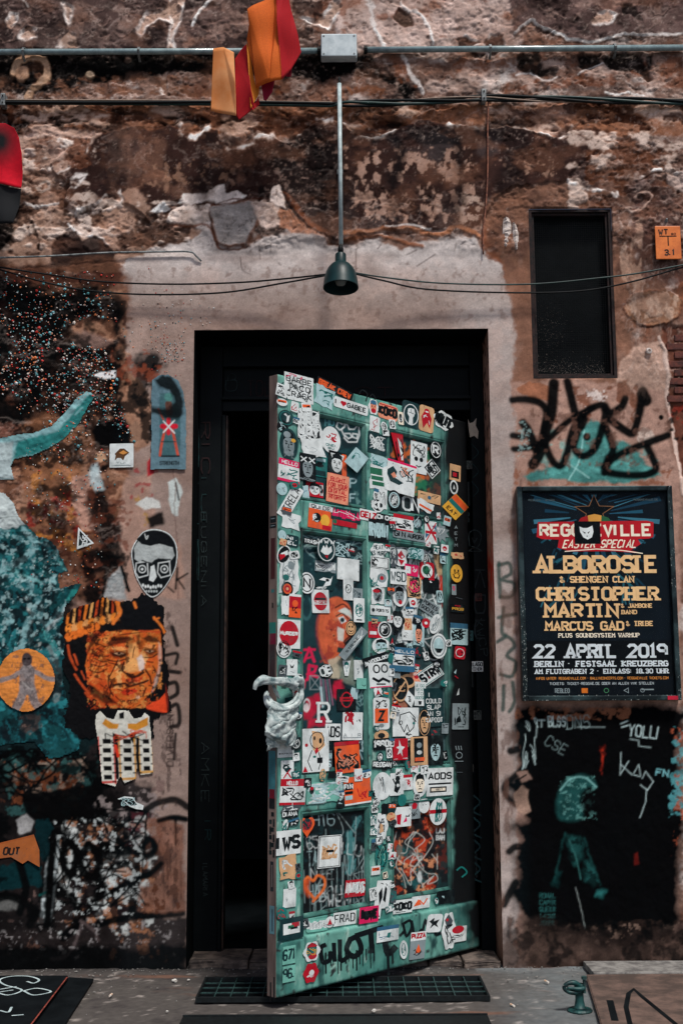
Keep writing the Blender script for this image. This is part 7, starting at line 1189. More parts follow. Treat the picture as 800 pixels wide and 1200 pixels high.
STK = r'''350,455,34,31,0,r,w,T:k:BARBE/TACO/CRACK:.16;q:p:-.9,.5,.2,.95:3;q:k:-.8,-.9,.8,.5:5
392,456,43,11,-14,r,k,T:o:BREAK CREW:.24
380,465,22,24,-10,t,l,q:t:-.6,0,.7,.5:5:1.4;q:t:-.5,-.8,.5,-.3:2
411,476,40,12,-4,R,w,t:k:-.9,-.5,-.75,.6:I;h0:r;o:r:-.52,.15,.1,.35;o:r:-.38,.15,.1,.35;p:r:-.62,.1,-.28,.1,-.45,-.6;t:k:-.22,-.5,.85,.5:GABEE
335,490,17,18,0,o,d,p:w:.0,-.5,.3,-.4,.5,.5,.2,.3,-.1,.6,-.3,.4,.1,.2;O:t:0,0,.85,.85
331,500,12,14,10,o,k,s:l:3
338,521,20,36,0,o,d,F:e:k;o:y:.5,.3,.25,.12;q:e:-.5,-.8,.6,-.1:8;o:e:-.2,.6,.4,.2
338.5,552,24,25,-4,r,w,h:p:.28;f:p:.12;t:w:-.7,.55,.7,.9:HELLO;q:t:-.7,-.6,.8,.2:5:1.1
330,573,12,14,0,o,l,q:e:-.5,-.4,.5,.4:3
340,588,42,14,62,r,w,T:k:ATRELA:.13
361,498,24,33,0,r,k,q:w:-.9,-.95,.9,.95:22:1.5;T:w:HEY/JOY:.3
375,506,10,24,15,t,w,q:k:-.4,-.5,.4,.5:2
366,525,26,22,10,t,w,q:e:-.6,-.4,.6,.4:2:.4
390,515,21,30,0,o,w,q:r:-.5,-.1,.5,.5:5:1.2;t:t:-.5,-.5,.5,-.3:ONEI;t:t:-.3,-.7,.3,-.55:BU
360,548,18,31,0,r,k,F:e:k;T:w:XX//:.2;q:e:-.9,-.95,.9,-.75:3
376.5,546,17,23,0,r,t,o:k:0,.1,.55,.2;b:d:-.8,-.9,.8,-.4;l:k:-.3,.3,.4,.35:2;b:l:-.8,.5,.8,.8
397,543,19,27,-3,r,k,p:w:-.8,.8,.8,.8,.1,-.75;p:k:-.6,.68,.6,.68,.06,-.6;F:w:k
405.5,549,5,32,0,r,o,
400,559,20,6,-4,r,r,
395,573,24,32,-3,r,s,T:r:RIGHT/FOR YOUR/DIGITAL/RIGHTS:.17;b:r:-.85,.46,.85,.49;b:r:-.85,.0,.85,.03;b:r:-.85,-.47,.85,-.44
371,573,19,17,0,r,r,F:w:k;b:w:.6,-.7,.95,.7;q:k:.5,-.8,.9,.8:4
357,577,12,18,4,t,l,s:b:6
417,539,17,23,-35,r,l,q:t:-.6,-.6,.2,.6:3
375,606,26,27,-4,r,o,h:w:.2;t:k:-.8,.62,.8,.95:QUIDE;o:y:.4,-.2,.4,.5;o:k:-.3,-.1,.35,.4;q:w:-.6,-.4,.0,.2:4:1.2;b:r:.2,-.95,.95,-.6
405,604,35,15,-3,r,d,T:p:ATTEMYLA:.3;q:w:-.8,-.6,.8,.6:3
404,614,26,6,-3,r,r,o:g:-.85,.2,.15,.8
431,604,19,12,-3,r,w,T:r:GEIZ:.22
341,611,20,18,-6,t,w,q:e:-.6,-.3,.4,.6:3:.5
437,477,11,17,0,c,w,F:s:k;o:r:0,-.5,.5,.3;o:b:0,.6,.6,.3
454,483,21,17,-4,R,s,T:k:KOKO:.26;b:r:-.9,.72,.9,.86
481,486,20,29,-4,R,d,O:w:0,0,.82,.82:1;p:w:-.35,.4,-.1,.5,.3,.5,.42,.2,.3,-.1,.2,-.2,.25,-.75,-.22,-.75,-.18,-.2,-.4,.0;l:d:-.3,.15,.3,.12:.7;l:d:-.05,.45,-.05,.15:.6
499,491,16,29,-4,R,n,p:r:-.7,.1,-.3,.6,.3,.6,.7,.1,.5,-.7,.1,-.3,-.4,-.8;o:r:0,.6,.35,.2;b:w:-.2,.5,.2,.6;q:w:-.4,-.5,.4,.3:3
519,493,21,20,-20,c,w,T:k:WOLFE:.24;q:k:-.5,-.7,.5,-.4:2
438.5,497,11,17,-3,r,w,q:r:-.7,-.8,.7,.8:4:.5
441.5,520,21,23,-3,r,d,q:w:-.7,-.5,.7,.7:14:1.4
443,541,19,15,-8,t,l,q:t:-.7,-.6,.6,.6:7
443,560,20,30,0,t,w,b:g:-.9,.2,.4,.7;b:g:-.8,-.2,.5,.1;b:g:-.7,-.6,.6,-.3
468,525,13,33,8,V,r,p:w:0,.7,.7,.2,.4,-.8,.1,-.8;q:k:-.4,-.6,.6,.6:4:1.2
492.5,536,18,35,-2,r,w,o:k:-.3,-.1,.22,.15;o:k:.32,-.1,.22,.15;q:k:-.7,.1,.7,.8:8;l:k:-.3,-.5,0,-.6,.3,-.5
511,527,13,21,0,o,k,O:w:0,0,.85,.85;t:w:-.4,-.5,.4,.5:R
508,549,19,23,0,d,w,q:k:-.5,-.4,.5,.4:9:1.3;l:k:-.8,0,0,.8,.8,0,0,-.8,-.8,0:1.2
469,560,34,37,-6,r,w,h:p:.07;p:d:-.95,.3,-.6,.6,-.3,.3,-.4,-.1,.2,-.3,-.1,-.5,-.7,-.4,-.95,0;p:s:-.7,.05,-.5,.25,-.3,0,-.5,-.15;q:d:-.1,-.1,.8,.7:7:1;q:s:.0,0,.8,.7:3
481,571,12,17,0,c,r,q:k:-.5,-.5,.5,.5:3;o:w:0,.4,.3,.2
442,592,13,16,0,o,w,o:k:0,0,.8,.8;T:w:KC:.26
447,584,11,23,-2,r,w,q:k:-.6,-.6,.6,.6:3:.5
461,586,15,22,0,o,k,O:l:0,0,.8,.8:1.4;O:w:0,0,.6,.6:.5;q:w:-.4,-.4,.4,.4:8
482.5,590,20,20,0,r,k,t:w:-.75,-.85,.15,.85:O:.14;t:w:.25,-.85,.9,.85:N:.14
505,583,25,11,-4,r,n,s:k:2;o:b:0,0,.15,.4
501,593,18,12,-22,t,w,b:o:-.8,-.5,.8,-.1
451,607,20,8,-3,r,k,T:w:DIOS:.26
472,613,22,18,-2,r,w,h:r:.24;f:r:.1;q:k:-.7,-.6,.7,.3:6:1
443,622,22,25,0,r,k,T:l:RVBTN:.16
489,612,11,16,0,c,d,F:e:k;q:l:-.8,-.8,.8,.8:4
480,628,40,10,-3,R,e,t:k:-.9,-.7,-.3,.7:GIN;t:k:-.15,-.6,.8,.6:AURORA
504,624,13,25,0,r,w,p:r:-.9,.9,-.5,.9,.9,-.5,.9,-.9;b:r:-.9,-.12,.9,.12;p:b:.2,.6,.9,.2,.9,.7;p:b:-.9,-.6,-.3,-.2,-.9,-.1;l:r:-.9,-.9,.9,.9:1.3
516,624,19,23,0,s,e,q:w:-.4,-.4,.4,.4:4
532.5,554,12,18,-3,r,n,b:k:-.7,-.7,.7,.2;b:r:-.4,-.5,.3,0
531,571,9,16,0,o,w,o:k:0,0,.7,.75;p:w:0,.4,.3,-.2,-.2,-.3
533,594,19,23,-42,r,y,b:t:-.98,-.1,.98,.35;b:o:-.98,.35,.98,.95;t:k:-.6,-.8,.6,-.4:EAT
443,645,17,16,3,c,w,T:d:MEAT/IS MURD:.16
444.5,659.5,20,13,-2,r,w,B:k;q:k:-.8,-.6,-.2,.7:6:1
443.5,677,20,23,-2,t,w,o:e:.3,0,.5,.45;o:r:.3,0,.2,.2;q:t:-.9,-.8,0,.8:4
442,698,16,20,0,t,w,F:e:k;o:r:-.2,.5,.5,.2;q:k:-.6,-.8,.4,0:4
445,715.5,22,11,-1,r,w,o:k:-.7,0,.16,.4;t:k:-.4,-.35,.8,.35:PORTITS
439,738,15,18,0,r,r,b:w:-.8,-.6,.2,-.2;q:k:-.8,.2,.3,.8:3
450,738,15,19,0,o,w,o:k:0,0,.84,.84;O:w:0,0,.6,.6:.5;q:w:-.4,-.4,.4,.4:6
446,757,20,18,0,o,w,F:l:k;q:g:-.8,-.8,.8,-.3:4
441,773,34,12,19,r,k,t:w:-.55,-.35,.92,.4:WOODLOOM:.24;q:w:-.9,-.6,-.6,.5:4
445,791,25,28,4,r,w,o:k:-.3,.5,.32,.36;o:w:-.3,.5,.2,.24;o:k:.4,.5,.32,.36;o:w:.4,.5,.2,.24;l:k:-.7,-.2,-.2,-.5,.2,-.3,.8,-.6:3;l:k:-.4,-.7,.4,-.75:1.6;b:p:-.95,-.98,.9,-.9
460.5,651,12,26,0,o,v,q:w:-.5,-.7,.5,.7:8:.5
472,653,12,20,0,t,w,p:r:-.7,.2,0,.8,.7,.1,0,-.2;p:r:-.6,-.2,.6,-.3,0,-.9;o:w:.2,.1,.2,.12
486,649,18,14,0,t,l,q:t:-.8,-.8,.8,.8:8:1
484,668,15,13,-3,r,p,b:w:-.9,-.6,-.1,.6;q:w:.1,-.6,.8,.6:3
502,669,16,20,0,R,r,o:w:0,0,.8,.8;o:g:-.1,.1,.5,.5;q:k:-.5,-.6,.5,.5:4
466,676,18,17,0,r,w,T:d:WSD:.12
470,698,16,24,0,o,w,F:e:k;o:r:.1,-.6,.25,.2
487,688,17,25,4,t,n,q:k:-.7,-.8,.7,.8:12:1;q:p:-.6,-.4,.6,.6:4:1.2
507,686,18,17,0,R,k,q:w:-.4,.4,.4,.6:2;b:r:-.3,.7,.4,.95
505,712,19,14,-30,r,e,T:k:PORTES/SOCIAL:.2
465,727,15,22,0,c,k,F:w:k
480,733,14,33,1,r,w,b:n:-.6,-.3,.6,.5;q:r:-.4,-.2,.5,.4:3;q:k:-.7,-.9,.7,-.5:2:.4
492.5,743,12,27,-2,r,l,F:s:k;q:k:-.7,-.9,.7,-.6:3
501,730,9,11,0,o,r,o:w:0,0,.4,.3
512,731,12,23,-18,o,w,q:e:-.4,-.7,.4,.7:6:.6
513,757,18,28,-2,o,w,O:e:0,0,.85,.85:1.4;o:l:0,.05,.62,.6;p:k:-.5,-.2,.5,-.2,.2,-.55,-.2,-.55
472,773,25,27,-3,r,b,b:w:-.92,-.5,.92,.4;T:w:HELLO////:.2;q:k:-.8,-.4,.8,.3:8:1
480,798,18,16,0,o,n,o:k:0,0,.7,.6
489,792,14,15,4,t,s,o:r:.1,-.1,.4,.35;q:w:-.3,0,.6,.6:2
506,790,26,17,34,r,w,B:t;T:k:STRW:.24;q:r:-.6,-.5,-.2,-.2:1
534,672,13,20,0,o,y,o:k:-.3,.3,.14,.16;o:k:.3,.3,.14,.16;l:k:-.55,-.1,-.3,-.5,.3,-.5,.55,-.1:1.2;t:k:-.4,-.1,.4,.2:SYS
535,651,14,8,6,t,n,q:r:-.6,-.4,.6,.4:2
531,691,5,12,0,r,e,q:p:-.5,-.6,.5,.6:3
535.5,713,15,9,0,r,k,t:y:-.8,-.5,.8,.2:PROB;t:r:-.4,.4,.4,.8:POG
537,743,19,24,-1,r,l,h:b:.24;q:k:-.8,-.6,.8,.4:10:1.4
538,765,12,14,-6,R,r,O:w:0,0,.8,.7;q:k:-.5,-.4,.5,.4:3
330,627,9,11,0,o,l,q:e:-.4,-.4,.4,.4:2
342,634,14,13,-6,R,d,T:w:NI./EL:.24
332,650,14,22,-20,o,w,o:k:0,0,.85,.88;p:w:-.5,0,.3,.6,.6,.2,-.3,-.4;p:r:-.7,-.2,-.2,-.7,.3,-.1,.1,.1
338,672,23,46,2,t,w,q:e:-.6,-.6,.6,.6:9:.8;o:t:-.3,-.2,.3,.15;o:e:.2,.4,.3,.2
336,690,13,16,0,o,k,o:o:0,0,.72,.72;o:r:0,0,.5,.5;o:n:0,.0,.22,.22
334,709,11,25,2,t,w,q:e:-.3,-.4,.3,.4:1:.4
345,710,13,26,-2,r,r,h:w:.1;f:o:.4;q:k:-.4,-.6,.5,0:4:1;o:o:0,.2,.5,.3
338,743,25,32,-1,r,w,o:r:0,.05,.85,.88;t:w:-.75,-.1,.75,.18:MURDER:.3
332,760,16,21,0,o,w,O:k:0,0,.85,.85;q:k:-.6,-.6,.6,.6:9:1.1
341.5,782,12,18,-1,r,w,p:k:-.4,.4,0,.1,.4,.4,.2,-.1,-.2,-.1;q:e:-.4,-.7,.4,-.5:2:.5
381.5,644,21,29,0,o,d,O:w:0,0,.9,.9:1;p:w:-.6,-.2,-.3,.3,-.1,.1,0,.4,.2,.1,.5,.3,.6,-.1,.2,-.4,-.2,-.4;p:r:-.2,-.5,.2,-.4,.1,-.7;T:w:WWW///:.2
364,635,18,7,-3,R,k,T:w:TRASH:.2
403,644,20,18,0,t,d,q:l:-.8,-.8,.8,.8:9:1
413,644,14,10,-8,R,k,b:r:-.6,-.4,.6,.1;q:w:-.7,0,.7,.6:2
383.5,664,23,12,-2,r,e,T:w:WOWOM:.3;q:k:-.9,-.8,.9,.8:3:.6
410,667,24,24,-1,r,w,T:k:MANGS/CHZZN/CAWW:.1;B:w
360,683,17,24,0,o,w,O:k:0,0,.85,.85:1.2;t:k:-.4,-.5,.4,.5:N:.17
383,681,26,22,8,c,d,p:w:-.5,.2,-.1,.4,.5,.2,.7,.5,.4,-.4,-.3,-.6,.1,0;o:k:.2,.1,.15,.15;q:w:-.8,-.8,.6,-.4:3
377.5,704.5,19,26,3,r,w,o:r:0,0,.78,.8;b:k:-.6,.12,.6,.3;b:w:-.8,-.28,.8,.05;t:r:-.7,-.24,.7,.02:TIGER:.24
410,691,11,23,0,r,w,O:k:0,.1,.6,.45;q:k:-.4,-.2,.4,.4:2
421,696,11,13,0,r,e,q:d:-.8,-.7,.8,.7:5:.5
421,715,12,27,0,r,w,O:t:0,.0,.7,.55;q:t:-.5,-.3,.5,.4:9;b:k:-.5,-.85,.5,-.75
413,736,11,16,0,o,n,O:k:0,0,.85,.85;o:k:-.3,.2,.15,.15;o:k:.3,.2,.15,.15;l:k:-.4,-.3,0,-.5,.4,-.3:1
413,754,44,10,52,r,e,q:w:-.9,-.6,.9,.6:3;t:k:-.6,-.3,.4,.3:STRIKE
384,786,15,16,20,o,k,T:w:OE:.2;O:w:0,0,.85,.85
408,783,9,17,0,V,w,F:w:t
422,785,10,22,0,r,w,q:e:-.4,-.4,.4,.4:2
425,801,13,12,0,r,m,q:k:-.5,-.5,.5,.5:1
381,834,1,1,0,r,w,
408,820,21,24,0,r,k,O:r:0,0,.6,.75:1.6;b:r:-.7,-.15,.7,.25;b:k:-.4,.0,.4,.1
417,812,9,14,-10,t,l,
392,858,17,19,-2,r,w,T:k:ADS:.14
415,851,22,31,-2,r,w,q:r:-.7,.2,.0,.95:9:2.2;q:k:.4,.3,.8,.5:3:.5;b:e:-.9,-.85,.9,-.8;T:e:////A I R:.1
369,879,31,51,0,r,w,p:n:-.3,.9,.5,.8,.7,.2,.2,-.1,-.2,.0;O:k:.1,.45,.55,.4:1;o:k:-.1,.55,.07,.1;o:k:.35,.42,.11,.13;p:w:-.5,.1,-.2,-.1,.0,-.4,-.3,-.9,-.9,-.9,-.9,-.3;l:k:-.3,.0,-.6,-.5,-.3,-.95:1;l:k:.2,-.1,.4,-.5,.2,-.9:1;p:r:-.1,-.05,.1,.15,.2,-.05,.0,-.2;p:r:-.98,-.98,-.6,-.98,-.8,-.7;o:r:-.7,.25,.12,.08;b:k:.1,-.6,.5,-.35;o:t:-.1,-.3,.12,.05
383,891,12,22,0,r,v,T:l:JOSH/PES:.16
406,887,27,35,3,r,o,q:k:-.8,-.7,.8,.5:9:3.2;q:s:-.7,-.6,.7,.4:6:1;h:r:.12
334,877,18,20,0,r,w,b:k:-.8,-.65,-.6,-.5;t:k:-.5,-.65,.8,-.5:BOMBING;q:e:-.6,0,.6,.6:1:.4
336,904,14,25,0,r,w,l:r:-.6,-.6,.0,-.1,.6,-.6:1.6;l:r:.0,-.1,.5,.2:1.4;q:d:-.6,0,.7,.6:6:1.3
340,948,18,18,-30,t,v,s:w:6
342.5,928,28,29,-4,r,w,h:r:.28;f:r:.10;t:w:-.5,.5,.3,.85:HELLO;q:k:-.8,-.6,.8,.3:8:1.1
380,929,44,26,0,t,m,q:w:-.9,-.8,.9,.8:12:2.4;q:l:-.9,-.8,.9,.8:8:1.8;o:k:-.7,.3,.12,.3;o:r:-.7,.5,.1,.15
399,941,10,12,0,o,k,q:l:-.6,-.2,.6,.2:2
418,926,29,31,3,r,o,b:k:-.98,.1,-.3,.6;t:w:-.95,.15,-.35,.55:FIN:.24;b:k:-.95,-.2,-.35,.0;b:l:-.95,-.6,-.4,-.3;f:w:.06;q:r:0,-.6,.8,.7:3:.8
471,807,18,29,0,o,n,o:k:0,0,.84,.86;l:n:-.6,-.55,.6,.55:1.8;q:n:-.4,-.2,.5,.2:4:1
482,819,12,20,10,d,w,q:k:-.4,-.3,.4,.3:4:.8
494,813,12,27,-2,r,w,T:t:A GO/WENT/TO/GOOSE/:.14;p:k:-.2,-.9,.2,-.9,.3,-.6,-.3,-.6
510,829,21,43,1,r,d,T:w:I/COULD/SLAP/AN SI/KAPOOT:.16
446,836,18,36,0,R,w,q:k:-.6,.3,.6,.8:5:1;b:o:-.8,-.6,.8,.3;t:k:-.3,-.5,.3,.2:Z:.2;o:e:0,-.75,.3,.12
446,862,16,12,0,o,n,o:k:0,0,.5,.5
446,872,18,13,2,r,k,T:w:1990:.24
447,896,22,9,-5,r,k,T:w:REDGAN:.22
477,846,29,32,-1,r,w,l:k:-.5,-.1,-.4,.5,.3,.7,.7,.3,.6,-.4,.3,-.7,.1,-.2,-.1,-.7,-.4,-.2,-.5,-.1:1.1;O:k:-.35,-.05,.12,.15;l:k:.5,.3,.8,.0:1.1;o:t:.62,-.1,.1,.1
499,847,14,31,0,o,k,O:n:0,0,.9,.92:.7;p:y:-.3,.6,.2,.6,0,.2;F:n:k
468,878,16,24,-1,r,r,p:w:-.2,.9,.1,.3,.6,.2,.2,-.1,.3,-.7,0,-.3,-.4,-.5,-.2,0,-.6,.2,-.2,.3;q:w:-.9,-.9,.9,-.8:2:.5
490,880,19,32,0,r,n,b:k:-.6,-.8,.5,.9;o:e:0,.4,.3,.2;o:w:0,-.1,.3,.15;b:o:-.5,-.7,.6,-.45
509,879,17,33,0,r,k,F:l:k;q:k:-.4,-.2,.3,.5:5:1
447,921,21,31,0,o,w,q:k:-.3,-.4,.1,.6:4;l:e:.1,.5,.3,-.5:.8
464,919,15,25,-2,r,w,o:k:.1,.5,.35,.25;p:k:-.2,.3,.4,.3,.5,-.3,.1,-.8,-.4,-.6;o:w:.15,-.1,.2,.15;l:k:-.6,.5,-.2,.0:1.5
477,916.5,10,17,0,r,w,h:r:.2;q:r:-.6,-.6,.6,.3:5:.7
491,919,16,28,0,o,w,F:c:k;b:k:-.3,-.7,.3,-.6
514.5,916,29,31,-2,r,w,t:k:-.85,.15,.85,.68:AODS:.2;b:k:-.85,-.2,.85,-.08;b:k:-.75,-.75,.5,-.35;b:c:-.65,-.65,.4,-.45;t:k:-.3,-.62,.2,-.48:SEIT
538.5,839.5,18,29,-2,r,e,q:k:-.7,-.6,.6,.7:7:.8;t:k:-.3,-.85,.4,-.75:VONVE;p:k:-.5,-.5,.1,-.4,-.1,.1,-.5,-.2
446,968,14,31,0,c,w,q:v:-.5,-.6,.4,.5:7:1;p:n:-.3,-.5,.3,-.4,.2,.1,-.2,.2
471,957,18,22,-2,r,w,p:r:-.8,.2,-.2,.3,-.3,-.8,-.7,-.7;p:p:.0,-.6,.5,-.5,.4,.0;q:k:0,0,.8,.8:3
486,948,12,22,0,r,e,p:r:-.5,.4,0,.8,.5,.4,.3,0,-.4,0;q:k:-.6,-.7,.6,0:4
497,944,12,17,0,o,w,o:k:-.2,.1,.08,.06;o:k:.3,.1,.08,.06
512,951,19,30,-2,o,w,q:t:-.3,-.7,.4,.7:8:1.2;b:r:-.98,-.12,.98,.16;b:k:-.3,-.12,.4,.16
337.5,987,27,27,-1,r,w,t:k:-.9,-.6,.85,.6:IWS:.24
339,954,18,8,0,R,k,T:w:DIANA:.2
337,1017,19,29,3,t,n,q:w:-.6,-.6,.6,.6:5:1.6;q:t:-.6,-.8,.6,-.3:4
338.5,1052,14,21,-2,r,w,q:e:-.5,-.4,.5,.4:2:.4
337,1087,26,24,0,r,d,b:w:-.7,-.5,.7,.5;b:r:.0,.1,.65,.5;b:g:-.3,.0,.2,.3;b:k:-.1,-.1,.5,.1
360,968,17,26,0,h,o,o:d:0,.15,.65,.5;q:r:-.5,-.4,.5,.5:5:.6
388,998,25,36,-3,r,w,B:k;q:n:-.6,-.4,.6,.4:14:1.8;b:k:-.3,-.05,.35,.1
418,1041,22,19,-4,r,r,T:w:NATIONS:.22;b:w:-.9,.6,.9,.66
446,1003,14,30,0,o,t,q:k:-.7,-.8,.7,.8:9:1;q:m:-.5,-.7,.5,.7:4:.8
447.5,1048,16,31,-8,r,w,p:k:-.6,.1,-.2,.5,.0,-.2,-.3,-.8;p:k:.2,.6,.5,.4,.5,-.6,.1,-.4;q:k:-.4,.6,.4,.8:2
403,1076,25,15,-3,r,w,T:k:FRAD:.13
371,1084,24,14,-4,R,m,T:w:AUGUSTO:.3
427.5,1071,21,18,-3,r,p,T:k:TUVE:.3
471,1062,21,15,-4,r,w,T:k:KOKO:.26;b:k:-.7,-.85,.3,-.75
492,1057,20,14,-4,r,w,p:o:-.8,-.6,-.3,.5,.1,-.4;l:o:-.2,.4,.3,-.4,.7,.5:1.5
521,1051,20,15,-3,R,k,q:l:-.4,-.1,.3,.2:2
449.5,1093,24,17,-3,r,w,h:b:.25;q:b:-.8,-.6,.8,.3:3:.5;p:t:.0,.1,.3,.1,.2,-.6,-.1,-.5
334,1118,14,20,-2,r,m,T:d:671:.16
334,1140,14,18,-2,r,m,T:d:96.:.16
360.5,1114,18,22,0,c,w,F:t:k;p:r:-.6,.5,0,.9,.7,.5,.3,.4;o:r:.1,-.5,.5,.3;q:y:-.6,-.4,.6,.4:3
359.5,1139,16,22,-4,c,r,o:w:.1,0,.35,.3;q:w:-.5,-.6,.4,-.2:3
484.5,1107,17,30,-6,r,e,h:w:.32;t:r:-.85,.5,.85,.9:PIZZA:.26;p:o:-.3,-.6,.5,-.5,.1,.1;q:k:-.6,-.9,.6,-.3:3
468,1112,9,21,3,o,w,O:t:0,.0,.6,.7;q:t:-.3,-.3,.3,.3:3
504,1081,17,20,-10,R,w,p:k:-.7,.2,-.1,.6,-.1,.2,.6,.4,.3,-.1,.6,-.5,0,-.2,-.5,-.6,-.3,-.1
521,1090,15,42,0,c,w,p:v:-.6,.6,.0,.9,.6,.5,.3,.2,-.2,.1;q:k:-.5,-.7,.5,.3:7:1;o:r:-.2,.6,.2,.08
531.5,1094,19,17,-4,r,w,o:r:.0,.6,.7,.5;q:k:-.7,-.6,.7,-.1:4:.5
'''
SB = []
for ln in STK.strip().split('\n'):
    f = ln.split(',', 7)
    u, v, w_, h_, ro = [float(q) for q in f[:5]]
    if w_ < 2: continue
    if w_ < 30: w_ *= 1.07; h_ *= 1.05
    SB.append((u, v, w_/2+1, h_/2+1))
    S(u, v, w_, h_, ro, f[5], f[6], f[7].replace('h0:r;', '') if len(f) > 7 else '')
rf = random.Random(21); nf = 0; FB = 'wwwwkldtnevwwkc'; FO = ['s:k:5', 's:r:4', 'q:k:-.7,-.7,.7,.7:7', 'F:w:k', 'O:k:0,0,.8,.8;q:k:-.5,-.5,.5,.5:4', 'h:r:.3;q:k:-.7,-.7,.7,.3:4', 'h:b:.3;q:k:-.7,-.7,.7,.3:4', 'q:t:-.8,-.8,.8,.8:6', 'B:k;q:k:-.6,-.6,.6,.6:4', 'o:r:0,0,.6,.6;q:w:-.5,-.2,.5,.2:2', 'o:k:0,0,.7,.7;q:w:-.5,-.5,.5,.5:4', 'p:r:-.5,-.5,.5,-.5,0,.6;q:k:-.8,-.8,.8,-.4:2', 'b:o:-.8,-.1,.8,.6;q:k:-.6,0,.6,.5:3', 'q:k:-.8,.1,.8,.8:5;b:e:-.7,-.6,.7,-.4']
for _ in range(9000):
    if nf >= 125: break
    u = rf.uniform(329, 524); t = (u-325)/225; v = rf.uniform(446+58*t, 1150-52*t); w_ = rf.uniform(6, 13)*(1-.25*t); h_ = rf.uniform(7, 15); 
    if u > 500 and rf.random() < .4: continue
    if v > 1092-38*t: continue
    if 366 < u < 412 and 700 < v < 780: continue
    if 350 < u < 434 and 945 < v < 1075 and rf.random() < .8: continue
    if 460 < u < 524 and 940 < v < 1050: continue
    if 349 < u < 436 and (480 < v < 600 or 618 < v < 906 or 940 < v < 1080): continue
    if 454 < u < 528 and (500 < v < 604): continue
    if 350 < u < 396 and 755 < v < 858: continue
    if any(abs(u-a)+0 < (w_/2+c_)*.72 and abs(v-b_) < (h_/2+d_)*.72 for a, b_, c_, d_ in SB): continue
    SB.append((u, v, w_/2, h_/2)); bgc = rf.choice(FB); op = rf.choice(FO)
    if bgc in 'kdt': op = op.replace(':k:', ':W:').replace(':w:', ':k:').replace(':W:', ':w:').replace('s:k', 's:w')
    S(u, v, w_, h_, rf.uniform(-14, 14), rf.choice('rrrrRoott'), bgc, op); nf += 1
# lettering and drips painted straight on the leaf
def dpaint(name, fn, off, lab, mat=None):
    D = Dec(); fn(D); V = []
    for u, v, z in D.V: x, zz2 = dq(u, v); V.append((x, -(off+.0004+z*.00003), zz2))
    o = link(name, mesh(name, V, D.F, D.C), mat or M_print, door); o['label'] = lab; return o
def drips(D):
    for P, w_ in (([(378, 1106), (372, 1110), (374, 1126), (382, 1124), (383, 1114)], 5), ([(387, 1104), (388, 1126)], 5), ([(394, 1100), (395, 1124), (404, 1120)], 5), ([(406, 1100), (402, 1112), (410, 1120), (419, 1112), (414, 1098), (406, 1100)], 6), ([(412, 1096), (434, 1089), (445, 1086)], 6), ([(430, 1090), (432, 1116)], 6), ([(446, 1096), (450, 1116), (460, 1108)], 7)): D.line(crom(P, 4), w_, 'k')
    rd2 = random.Random(4)
    for i in range(15): x = 374+i*4.3+rd2.uniform(-1, 1); y = 1118+rd2.uniform(-6, 4)-i*.6; D.line([(x, y), (x+.3, y+rd2.uniform(8, 26))], rd2.uniform(.8, 2), 'k')
    D.line([(450, 1110), (451, 1142)], 3, 'k'); D.line([(455, 1108), (456, 1128)], 2, 'k')
dpaint('sprayed_letters', drips, .0165, 'dripping black sprayed letters along the kick board')
def dr2(D):
    for P in ([(468, 1082), (472, 1096), (478, 1086), (476, 1078), (468, 1082)], [(478, 1078), (482, 1096), (490, 1088)], [(490, 1096), (494, 1078), (498, 1092)], [(499, 1080), (510, 1076), (506, 1094), (514, 1092)], [(470, 1090), (464, 1096)]): D.line(crom(P, 4), 3, 'k')
dpaint('sprayed_letters', dr2, .0166, 'black angular sprayed letters beside the pizza sticker')
def bigR(D):
    x0, y0, s = 372, 845.5, 3.0
    def T(P): return [(x0+a*s, y0-b*s*1.2) for a, b in P]
    for P, w_ in (([(1.2, 0), (1.2, 6)], 3.4), ([(.2, 6), (4.6, 6), (5.3, 5), (5.3, 4), (4.6, 3.1), (1.2, 3.1)], 3), ([(3.6, 3), (5.2, 0)], 3.4), ([(0, 0), (2.6, 0)], 2.6), ([(4.0, 0), (6.4, 0)], 2.6)): D.line(T(P), w_, 'w')
dpaint('white_letter', bigR, -.0108, 'white block letter R')
def st1(D):
    D.line(crom([(332, 448), (327, 453), (331, 460)], 4), 1.2, 'd'); D.line(crom([(332, 463), (336, 467), (330, 472)], 4), 1, 'd')
    D.line(crom([(344, 770), (343, 776), (347, 774), (350, 777)], 4), 1, 'd')
    for P in ([(420, 462), (424, 457), (430, 462), (428, 470)], [(432, 466), (436, 462), (440, 468)], [(330, 962), (336, 972), (346, 944)], [(486, 1000), (486, 1000.1)]): D.line(crom(P, 4), 1.3, 'k')
    for P in ([(458, 893), (462, 888), (466, 895), (470, 889), (474, 895)], [(476, 896), (482, 890), (490, 897)]): D.line(crom(P, 4), 1.1, 'd')
dpaint('pen_marks', st1, .0013, 'dark pen marks between the stickers')
def darkst(D):
    for i, t in enumerate(('A', 'E', 'T', 'M')): D.text(t, 532, 620+i*7, 535, 616+i*7, 'e', .16)
    for k in range(2):
        for a_ in range(3): D.line([(534+a_*3, 879), (533+a_*3, 874)], 1, 'e')
    D.ring(537, 885, 4, 4, .9, 'e'); D.line([(532, 892), (542, 892)], .8, 'e'); D.line([(534, 905), (541, 905)], .8, 'v'); D.line([(533, 700), (541, 702)], .6, 'v')
    D.poly([(531, 788), (534, 784), (533, 790)], 'l'); D.poly([(534, 815), (537, 806), (537, 814)], 'w'); D.line([(532, 792), (536, 795)], 1, 'r'); D.line(crom([(543, 1098), (547, 1094), (551, 1096), (556, 1092)], 4), 1.2, 'y')
    D.line(crom([(534, 1020), (540, 1016), (546, 1022), (540, 1028)], 4), 2, 't')
dpaint('chalk_marks', darkst, .0018, 'faint chalk marks on the dark hinge stile', None)
